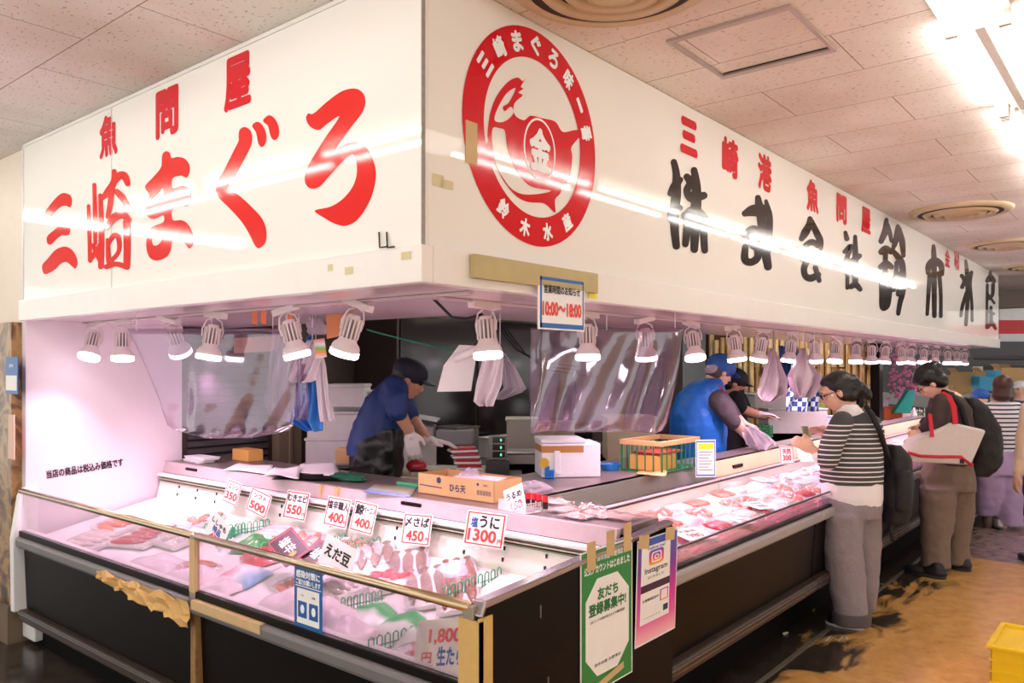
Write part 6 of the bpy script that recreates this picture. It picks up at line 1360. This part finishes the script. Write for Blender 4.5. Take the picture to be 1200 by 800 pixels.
# her backpack, notes and the cloth
bk = thing('backpack', 'black backpack hanging from the striped customer\'s shoulder', 'backpack', J(1048, 600, D + .05))
loftpart('bag_body', mat('backpack_black', (22, 21, 24), .65, bump=.3, scale=70), bk, [[(1046, 521, 8, .12, D + .05), (1050, 533, 14, .2, D + .05), (1050, 560, 17, .24, D + .05), (1048, 590, 17, .26, D + .05), (1046, 612, 14, .22, D + .05)]], .011)
loftpart('front_pocket', MC['backpack_black'], bk, [[(1056, 550, 9, .15, D - .03), (1056, 575, 11, .17, D - .03), (1054, 598, 9, .15, D - .03)]], .011)
MB().tube([J(1015, 477, D - .08), J(1022, 486, D - .14), J(1031, 505, D - .15), J(1038, 528, D - .06), J(1044, 545, D)], .017, 8).build('shoulder_strap', MC['backpack_black'], bk, smooth=True)
MB().tube([J(1046, 605, D), J(1044, 620, D - .02), J(1046, 634, D - .02)], .012, 8).build('hanging_strap', MC['backpack_black'], bk, smooth=True)
q0 = J(946, 512, D - .05)
nt_ = MB()
for k in range(3):
    a = -.3 + k * .25; ux = (LF * math.cos(a) * .3 + UP * math.sin(a + 1.1)).normalized(); uy = (FW + UP * .2).normalized()
    nt_.prism([q0 + LF * .01 * k, q0 + LF * .01 * k + ux * .07, q0 + LF * .01 * k + ux * .07 + RT * .03, q0 + LF * .01 * k + RT * .03], FW * .001)
tag(nt_.build('banknotes', mat('banknote_olive', (170, 176, 140), .6, noise=.2, scale=50)), 'few folded banknotes between the striped customer\'s hands', 'banknotes')
# ---------------------------------------------------------------- customer in brown with the canvas tote
D = 6.2
t = thing('person', 'person with short black hair, brown top and khaki trousers, looking down', 'person', V((pZ(1100, 668, 0).x, pZ(1100, 668, 0).y, 0)))
F3 = frame(LF + FW * .45, .75); hc = J(1090, 449, D)
wr1, el1, sh1 = J(1079, 506, D - .16), J(1094, 498, D - .2), J(1104, 474, D - .17)
wr2, el2, sh2 = J(1078, 500, D + .25), J(1095, 495, D + .25), J(1108, 474, D + .2)
body(t, hc, F3, [([hc + F3 @ V((0, -.04, -.05)), J(1101, 459, D), J(1110, 470, D)], [.06, .06, .07]), ([J(1112, 475, D), J(1112, 520, D), J(1110, 550, D)], [.12, .11, .09]), ([sh1, el1, wr1], [.05, .045, .03]), ([sh2, el2, wr2], [.05, .045, .03]),
    ([J(1101, 560, D - .03), J(1098, 610, D - .06), J(1097, 660, D - .06)], [.07, .06, .045]), ([J(1120, 560, D + .06), J(1121, 610, D + .1), J(1120, 655, D + .13)], [.07, .055, .045])],
    hands=(dict(wrist=wr1, d=LF * .8 - UP * .8, n=-FW + LF * .2, curl=.7, thumb=-1), dict(wrist=wr2, d=LF * .8 - UP * .8, n=FW, curl=.7, thumb=1)))
face_bits(t, hc, F3, glasses=MC['rim_dark'])
rh = random.Random(4)
hair_cap(t, hc, F3, 1.12, extra=[(.075 * math.sin(a) * math.cos(e), -.03 + .09 * math.cos(a) * math.cos(e), .035 + .08 * math.sin(e), (.03, .03, .027)) for a, e in [(rh.uniform(0, 6.28), rh.uniform(.15, 1.4)) for _ in range(34)]], low=-.02)
MBR = mat('brown_top', (62, 46, 42), .7, noise=.15, bump=.3, scale=14)
loftpart('top', MBR, t, [[(1106, 459, 10, .14, D), (1110, 466, 18, .22, D), (1112, 480, 24, .3, D), (1112, 510, 25, .32, D), (1111, 535, 24, .32, D), (1111, 549, 24, .31, D)]], .012, limbs=[([sh1, J(1100, 490, D - .2), el1, J(1086, 499, D - .19)], [.085, .08, .072, .052]), ([sh2, J(1104, 490, D + .22), el2, J(1084, 496, D + .25)], [.085, .08, .07, .05])])
MKH = mat('khaki_trousers', (124, 106, 94), .85, noise=.1, bump=.3, scale=9)
loftpart('trousers', MKH, t, [[(1111, 540, 25, .31, D), (1111, 560, 29, .33, D), (1111, 575, 29, .31, D)], [(1099, 570, 20, .26, D - .05), (1098, 610, 18, .23, D - .05), (1096, 640, 15, .21, D - .06), (1097, 665, 15, .21, D - .06)],
    [(1123, 570, 19, .25, D + .08), (1122, 610, 16, .22, D + .1), (1120, 640, 13, .2, D + .12), (1121, 660, 13, .2, D + .13)]], .012)
shoe('shoe', t, pZ(1108, 679, 0), pZ(1060, 669, 0), mat('black_shoe', (26, 24, 28), .5), mat('dark_sole', (44, 40, 42), .6), .055, .09)
shoe('shoe', t, pZ(1137, 670, 0), pZ(1107, 663, 0), MC['black_shoe'], MC['dark_sole'], .055, .09)
MB().tube([wr1 + UP * .03 + V((0, 0, 0)) - FW * .0 + (el1 - wr1) * .12 + (UP.cross(el1 - wr1)).normalized() * .0 + Matrix.Rotation(k * math.tau / 12, 3, (el1 - wr1).normalized()) @ ((el1 - wr1).orthogonal().normalized() * .036) - UP * .03 for k in range(12)], .008, 6, closed=True).build('watch', M_BLACK, t)
bp = thing('backpack', 'black backpack on the back of the customer in brown', 'backpack', J(1150, 560, D + .05))
MBP = MC['backpack_black']
loftpart('bag_body', MBP, bp, [[(1134, 466, 7, .16, D + .05), (1140, 476, 14, .26, D + .05), (1148, 500, 20, .32, D + .05), (1151, 525, 20, .33, D + .05), (1148, 546, 19, .3, D + .05), (1142, 557, 13, .24, D + .05)]], .012)
MB().tube([J(1105, 459, D - .12), J(1115, 462, D - .2), J(1126, 475, D - .2), J(1134, 500, D - .16), J(1138, 530, D - .12)], .022, 8).build('shoulder_strap', MBP, bp, smooth=True)
tt = thing('tote_bag', 'off-white canvas tote with red handles and red piping under the brown sleeve', 'bag', J(1110, 545, D - .3))
DT = D - .3
MCAN = mat('canvas_offwhite', (214, 204, 200), .8, noise=.06, bump=.2, scale=60); MRDS = mat('red_webbing', (206, 24, 56), .6)
fr_, bk_ = [(1064, 531), (1074, 515), (1117, 495), (1157, 504), (1139, 545), (1064, 541)], None
MB().prism([J(x, y, DT) for x, y in fr_], FW * .16).build('canvas_body', MCAN, tt, bevel=.02)
MB().tube([J(1064, 530, DT - .01), J(1078, 534, DT - .012), (J(1100, 535, DT - .012)), J(1126, 535, DT - .01), J(1139, 545, DT)], .011, 8).build('red_piping', MRDS, tt, smooth=True)
b = MB()
for dd in (-.02,):
    pts = [(1101, 459), (1109, 463), (1115, 476), (1117, 497)]
    for i in range(3):
        (x0, y0), (x1, y1) = pts[i], pts[i + 1]; b.prism([J(x0, y0, DT - .02), J(x0 + 6, y0, DT - .02), J(x1 + 6, y1, DT - .02), J(x1, y1, DT - .02)], FW * .012)
b.build('red_handle', MRDS, tt); b = MB()
b.prism([J(1088, 485, DT - .0), J(1092, 485, DT), J(1095, 512, DT - .02), J(1091, 512, DT - .02)], FW * .012)
b.build('red_handle', MRDS, tt)
text('Tote Market', mat('faint_print', (190, 186, 186), .7), J(1096, 521, DT - .004), RT, UP, h=.03, w=.22, parent=tt, lift=.004) if 0 else None
MB().prism([J(1125, 534 + 4, DT - .006), J(1130, 538, DT - .006), J(1130, 543, DT - .006), J(1125, 543, DT - .006)], FW * .004).build('small_label', M_INK, tt)
# ---------------------------------------------------------------- walking away in lilac trousers
D = 7.9
t = thing('person', 'person with brown bob walking away in a navy striped white top and lilac trousers', 'person', V((pZ(1170, 620, 0).x, pZ(1170, 620, 0).y, 0)))
F3 = frame(FW * .75 + RT * .8, .05); hc = J(1176, 455, D)
body(t, hc, F3, [([hc, J(1172, 468, D), J(1170, 478, D)], [.05, .05, .06]), ([J(1170, 482, D), J(1171, 525, D), J(1172, 540, D)], [.11, .11, .13]), ([J(1190, 480, D), J(1199, 505, D), J(1200, 525, D)], [.045, .04, .03]), ([J(1152, 480, D), J(1146, 505, D), J(1147, 528, D)], [.045, .04, .03]),
    ([J(1163, 540, D), J(1160, 580, D), J(1160, 604, D + .1)], [.08, .055, .04]), ([J(1181, 540, D), J(1179, 580, D), J(1175, 616, D)], [.08, .055, .04])],
    hands=(dict(wrist=J(1147, 528, D), d=-UP, n=LF, curl=.4), dict(wrist=J(1200, 525, D), d=-UP, n=RT, curl=.4)), vox=.009)
face_bits(t, hc, F3)
hair_cap(t, hc, F3, 1.1, mat('brown_hair', (74, 44, 34), .4, noise=.2, scale=60), extra=((0, -.06, -.07, (.08, .06, .05)), (-.06, .0, -.06, (.03, .06, .06)), (.06, .0, -.06, (.03, .05, .06))), vox=.012)
loftpart('top', stripes('navy_striped_jersey', 2, .042, .36, (52, 52, 74), (236, 232, 236)), t, [[(1172, 470, 9, .14, D), (1171, 474, 18, .22, D), (1171, 490, 23, .27, D), (1171, 512, 22, .27, D), (1171, 530, 21, .26, D)]], .012,
         limbs=[([J(1152, 479, D), J(1149, 497, D)], [.075, .07]), ([J(1190, 479, D), J(1194, 497, D)], [.075, .07])])
MLIL = mat('lilac_trousers', (186, 160, 200), .85, noise=.08, bump=.3, scale=8)
loftpart('trousers', MLIL, t, [[(1171, 526, 22, .27, D), (1172, 545, 25, .3, D), (1172, 556, 25, .3, D)], [(1161, 550, 16, .24, D), (1160, 580, 15, .24, D + .03), (1158, 603, 12, .2, D + .08)], [(1184, 550, 15, .24, D), (1184, 585, 15, .24, D), (1183, 615, 14, .23, D)]], .013)
shoe('shoe', t, pZ(1171, 621, 0), pZ(1180, 616, 0) + FW * .16, mat('silver_shoe', (168, 160, 158), .35, .3), MC['dark_sole'], .05, .08)
o = MB().ell(J(1158, 608, D + .06), (.048, .05, .12)).build('shoe', mat('taupe_sole', (116, 96, 84), .5), t, smooth=True)
# ---------------------------------------------------------------- person at the right edge, arm in view
D = 6.5
t = thing('person', 'person in a beige long sleeve cut by the right edge, only the arm showing', 'person', V((J(1228, 600, D).x, J(1228, 600, D).y, 0)))
F3 = frame(FW, 0); hc = J(1228, 432, D)
body(t, hc, F3, [([hc, J(1228, 458, D), J(1228, 475, D)], [.05, .05, .07]), ([J(1228, 480, D), J(1228, 560, D)], [.12, .13]), ([J(1205, 478, D), J(1197, 520, D), J(1192, 556, D)], [.045, .035, .027]), ([J(1251, 478, D), J(1258, 520, D), J(1258, 556, D)], [.045, .035, .027]), ([J(1219, 560, D), J(1219, 655, D)], [.09, .05]), ([J(1238, 560, D), J(1238, 655, D)], [.09, .05])],
    hands=(dict(wrist=J(1192, 556, D), d=-UP + LF * .2, n=LF, curl=.5), dict(wrist=J(1258, 556, D), d=-UP, n=RT, curl=.5)), vox=.009)
hair_cap(t, hc, F3, 1.1, vox=.014)
loftpart('top', mat('beige_knit', (222, 196, 170), .85, bump=.2, scale=50), t, [[(1228, 466, 12, .16, D), (1228, 472, 28, .24, D), (1228, 510, 28, .27, D), (1228, 560, 27, .27, D)]], .013, limbs=[([J(1206, 480, D), J(1199, 520, D), J(1193, 552, D)], [.07, .058, .042]), ([J(1250, 480, D), J(1257, 520, D), J(1258, 552, D)], [.07, .058, .042])])
loftpart('trousers', mat('dark_trousers', (50, 48, 56), .8), t, [[(1228, 555, 27, .27, D), (1228, 580, 27, .27, D)], [(1217, 575, 15, .22, D), (1218, 658, 12, .18, D)], [(1240, 575, 15, .22, D), (1239, 658, 12, .18, D)]], .014)
for px in (1218, 1240): a = pZ(px, 662, 0); shoe('shoe', t, a, a + FW * .25, MC['black_shoe'], MC['dark_sole'])
# ---------------------------------------------------------------- two far people with caps
def far_person(px, py, D, capc, shirt, lab, fwd, brim=True):
    base_ = P(px, py, D); t = thing('person', lab, 'person', V((base_.x, base_.y, 0))); hc = P(px, py, D); F3 = frame(fwd, .1)
    def q(x, y, z): return hc + RT * x + FW * y + UP * z
    body(t, hc, F3, [([hc, q(0, 0, -.2)], [.05, .06]), ([q(0, 0, -.28), q(0, 0, -.65)], [.12, .13]), ([q(-.2, 0, -.25), q(-.25, 0, -.5), q(-.25, 0, -.75)], [.045, .04, .03]), ([q(.2, 0, -.25), q(.25, 0, -.5), q(.25, 0, -.75)], [.045, .04, .03]),
        ([q(-.1, 0, -.65), V((*q(-.1, 0, 0).xy, .06))], [.09, .05]), ([q(.1, 0, -.65), V((*q(.1, 0, 0).xy, .06))], [.09, .05])], vox=.013, hands=(dict(wrist=q(-.25, 0, -.75), d=-UP, n=LF), dict(wrist=q(.25, 0, -.75), d=-UP, n=RT)))
    face_bits(t, hc, F3); hair_cap(t, hc, F3, 1.02, vox=.014)
    b = MB(); b.ell(hc + F3 @ V((0, -.01, .055)), (.09, .108, .075), F3); b.ell(hc + F3 @ V((0, .12, .04)), (.06, .06, .010), F3)
    b.build('cap', capc, t, remesh=.012)
    def ring(z, w, th): return (CX + (px - CX), CY - (hc.z + z - HC) * FPX / D, w * FPX / D, th, D)
    loftpart('shirt', shirt, t, [[ring(-.16, .08, .14), ring(-.2, .19, .2), ring(-.4, .2, .24), ring(-.7, .19, .24)]], .016, limbs=[([q(-.18, 0, -.24), q(-.25, 0, -.5)], [.07, .06]), ([q(.18, 0, -.24), q(.25, 0, -.5)], [.07, .06])])
    loftpart('trousers', MC['dark_trousers'], t, [[ring(-.65, .19, .24), ring(-.85, .19, .24)], [ring(-.8, .1, .2)[:0] + (px - 10 * 9 / D, CY - (hc.z - .8 - HC) * FPX / D, .1 * FPX / D, .2, D), (px - 10 * 9 / D, CY - (.08 - HC) * FPX / D, .07 * FPX / D, .17, D)], [(px + 10 * 9 / D, CY - (hc.z - .8 - HC) * FPX / D, .1 * FPX / D, .2, D), (px + 10 * 9 / D, CY - (.08 - HC) * FPX / D, .07 * FPX / D, .17, D)]], .016)
    return t
far_person(1149, 468, 9.4, mat('cap_blue', (30, 90, 180), .6), mat('shirt_blue', (30, 110, 190), .7), 'person in a blue cap and blue shirt bending beyond the aisle customers', LF + -FW * .5)
far_person(1195, 456, 11.5, mat('cap_white', (230, 230, 234), .6), mat('shirt_navygrey', (64, 74, 96), .7), 'person in a white cap and navy shirt beyond the brown bob', LF - FW * .4)
# ---------------------------------------------------------------- fishmonger in the blue jacket
def cap(par, c, F3, m, s=1.0, flap=None):
    b = MB(); b.ell(c + F3 @ V((0, -.012, .05)), (.088 * s, .108 * s, .082 * s), F3)
    o = b.build('cap', m, par, remesh=.008)
    MB().grid(lambda u, v: c + F3 @ V(((u - .5) * .15 * s, (.07 + v * .085 * math.sin(math.pi * (.12 + u * .76))) * s, (.045 - v * .012 - (u - .5) ** 2 * .07) * s)), 12, 6).build('cap_brim', m, o, smooth=True, solid=.004)
    return o
D = 4.85
base_ = J(440, 600, D)
t = thing('person', 'fishmonger in a navy cap, blue jacket, black apron and white gloves cutting tuna', 'person', V((base_.x, base_.y, 0)))
F3 = frame(RT + FW * .15, .45); hc = J(479, 445, D)
sh1, el1, wr1 = J(461, 456, D - .14), J(467, 482, D - .2), J(480, 506, D - .12)
sh2, el2, wr2 = J(462, 456, D + .16), J(484, 492, D + .2), J(502, 516, D + .1)
body(t, hc, F3, [([hc + F3 @ V((0, -.03, -.05)), J(466, 455, D), J(456, 466, D)], [.055, .055, .07]), ([J(450, 475, D), J(440, 520, D), J(440, 560, D)], [.11, .12, .12]), ([sh1, el1, wr1], [.05, .046, .031]), ([sh2, el2, wr2], [.05, .044, .031]),
    ([J(428, 560, D), J(428, 715, D)], [.09, .05]), ([J(452, 560, D), J(452, 715, D)], [.09, .05])], mat('tan_skin', (206, 152, 122), .5), hands=(dict(wrist=wr1, d=RT * .2 - UP, n=-FW, curl=.5, thumb=1), dict(wrist=wr2, d=RT * 1 - UP * .1, n=UP, curl=.3, thumb=-1)))
face_bits(t, hc, F3)
hair_cap(t, hc, F3, .99, mat('greying_hair', (62, 56, 54), .5), low=-.02)
cap(t, hc, F3, mat('cap_navy', (24, 26, 42), .7), 1.06)
MBLU = mat('jacket_blue', (22, 52, 108), .6, noise=.12, bump=.3, scale=10)
loftpart('jacket', MBLU, t, [[(464, 445, 9, .16, D), (459, 452, 15, .24, D), (452, 465, 24, .3, D), (446, 490, 29, .33, D), (440, 515, 31, .34, D), (434, 533, 28, .32, D)]], .011, limbs=[([sh1, J(464, 468, D - .19), J(466, 480, D - .2)], [.085, .078, .068]), ([sh2, J(474, 475, D + .19), J(480, 485, D + .2)], [.085, .07, .06])])
loftpart('apron', mat('apron_black', (22, 21, 22), .3, bump=.4, scale=8), t, [[(452, 500, 20, .3, D - .01), (443, 515, 30, .35, D - .005), (441, 540, 32, .35, D), (442, 565, 30, .34, D), (442, 640, 28, .32, D)]], .012)
loftpart('trousers', MC['dark_trousers'], t, [[(442, 560, 26, .28, D), (442, 600, 26, .28, D)], [(429, 595, 14, .2, D), (429, 725, 11, .17, D)], [(454, 595, 14, .2, D), (454, 725, 11, .17, D)]], .016)
for px in (429, 454): a = V((*J(px, 600, D).xy, 0)); shoe('shoe', t, a - RT * .08, a + RT * .2, M_BLACK, MC['dark_sole'], .05, .1)
MGLV = mat('glove_white', (226, 214, 212), .6, bump=.2, scale=40)
def glove(par, **k): b = MB(); hand(b, **k); b.build('glove', MGLV, par, remesh=.006)
glove(t, wrist=wr1, d=RT * .2 - UP, n=-FW, curl=.5, thumb=1, s=1.15); glove(t, wrist=wr2, d=RT * 1 - UP * .1, n=UP, curl=.3, thumb=-1, s=1.15)
# ---------------------------------------------------------------- fishmonger in the blue vest
D = 6.15
base_ = J(822, 600, D)
t = thing('person', 'fishmonger in a bright blue vest over dark sleeves with blue cap, bagging fish', 'person', V((base_.x, base_.y, 0)))
F3 = frame(RT + FW * .35, .45); hc = J(844, 436, D)
sh1, el1, wr1 = J(842, 470, D - .16), J(861, 494, D - .2), J(878, 514, D - .1)
sh2, el2, wr2 = J(846, 470, D + .18), J(862, 488, D + .2), J(872, 497, D + .12)
body(t, hc, F3, [([hc + F3 @ V((0, -.04, -.05)), J(833, 450, D), J(826, 462, D)], [.058, .058, .07]), ([J(824, 470, D), J(822, 520, D), J(820, 560, D)], [.13, .13, .13]), ([sh1, el1, wr1], [.05, .046, .032]), ([sh2, el2, wr2], [.05, .044, .031]),
    ([J(811, 555, D), J(811, 655, D)], [.09, .05]), ([J(832, 555, D), J(832, 655, D)], [.09, .05])], M_SKIN, hands=(dict(wrist=wr1, d=RT * .7 - UP * .6, n=UP * .5 - FW * .5, curl=.9, thumb=1), dict(wrist=wr2, d=RT * 1 - UP * .2, n=UP, curl=.9, thumb=-1)))
face_bits(t, hc, F3, glasses=M_BLACK)
hair_cap(t, hc, F3, 1.0, MC['greying_hair'], low=-.02)
cap(t, hc, F3, mat('cap_bright_blue', (26, 84, 160), .6), 1.14)
b = MB(); b.ell(hc + F3 @ V((0, -.085, -.01)), (.075, .035, .055), F3); b.build('neck_flap', mat('flap_grey', (176, 160, 170), .7), t, remesh=.009)
MVST = mat('vest_blue', (16, 104, 196), .5, noise=.08, bump=.25, scale=8)
loftpart('sleeves', mat('sleeve_charcoal', (70, 60, 64), .8, bump=.2, scale=30), t, [[(836, 455, 8, .2, D), (836, 462, 16, .3, D), (836, 475, 18, .34, D)]], .011, limbs=[([sh1, J(852, 484, D - .2), J(859, 494, D - .2)], [.09, .075, .062]), ([sh2, J(856, 482, D + .2), J(860, 487, D + .2)], [.08, .07, .06])])
loftpart('vest', MVST, t, [[(834, 443, 9, .2, D), (828, 449, 19, .3, D), (822, 462, 28, .37, D), (818, 485, 33, .38, D), (818, 510, 33, .38, D), (818, 530, 31, .37, D), (818, 560, 30, .36, D)]], .011)
MB().tube([J(833, 445, D - .1), J(842, 451, D - .13), J(849, 461, D - .14)], .012, 8).build('red_collar', mat('collar_red', (170, 24, 40), .6), t, smooth=True)
loftpart('trousers', MC['dark_trousers'], t, [[(820, 555, 26, .3, D), (820, 580, 26, .3, D)], [(810, 575, 14, .2, D), (810, 662, 11, .17, D)], [(832, 575, 14, .2, D), (832, 662, 11, .17, D)]], .016)
for px in (810, 832): a = V((*J(px, 600, D).xy, 0)); shoe('shoe', t, a - RT * .08, a + RT * .2, M_BLACK, MC['dark_sole'], .05, .1)
drape('plastic_bag', 'clear pink-tinged bag the man in the vest is filling', 'bag', [(868, 884, 500), (870, 900, 510), (874, 912, 520), (884, 902, 527)], 5.95, M_POLY, .06, 22, 4)
# ---------------------------------------------------------------- worker in black behind him
D = 7.1
base_ = J(860, 600, D)
t = thing('person', 'worker in black shirt and dark cap with mask, half hidden behind the blue vest', 'person', V((base_.x, base_.y, 0)))
F3 = frame(RT - FW * .1, .4); hc = J(861, 449, D)
sh1, el1, wr1 = J(862, 468, D - .15), J(872, 480, D - .18), J(888, 485, D - .15)
body(t, hc, F3, [([hc, J(856, 462, D)], [.055, .06]), ([J(855, 470, D), J(853, 540, D)], [.12, .13]), ([sh1, el1, wr1], [.05, .044, .031]), ([J(866, 468, D + .2), J(878, 484, D + .2), J(896, 488, D + .1)], [.05, .044, .031]), ([J(846, 540, D), J(846, 630, D)], [.09, .05]), ([J(862, 540, D), J(862, 630, D)], [.09, .05])],
    MC['tan_skin'], hands=(dict(wrist=wr1, d=RT, n=UP, curl=.4), dict(wrist=J(896, 488, D + .1), d=RT, n=UP, curl=.4, thumb=-1)), vox=.009)
face_bits(t, hc, F3); hair_cap(t, hc, F3, 1.0, low=-.03); cap(t, hc, F3, MC['cap_navy'], 1.1)
b = MB(); b.ell(hc + F3 @ V((0, .062, -.05)), (.055, .05, .045), F3); b.build('face_mask', M_BLACK, t, remesh=.01)
loftpart('shirt', mat('black_shirt', (20, 19, 22), .8), t, [[(857, 461, 8, .16, D), (856, 466, 17, .26, D), (854, 490, 21, .3, D), (853, 545, 20, .3, D)]], .012, limbs=[([sh1, J(868, 477, D - .18)], [.08, .062]), ([J(866, 468, D + .2), J(872, 477, D + .2)], [.08, .062])])
loftpart('trousers', MC['dark_trousers'], t, [[(853, 540, 20, .28, D), (853, 560, 20, .28, D)], [(845, 555, 11, .2, D), (845, 637, 9, .17, D)], [(862, 555, 11, .2, D), (862, 637, 9, .17, D)]], .016)
for px in (845, 862): a = V((*J(px, 600, D).xy, 0)); shoe('shoe', t, a - RT * .08, a + RT * .2, M_BLACK, MC['dark_sole'], .05, .1)
glove(t, wrist=wr1, d=RT, n=UP, curl=.4, s=1.15)
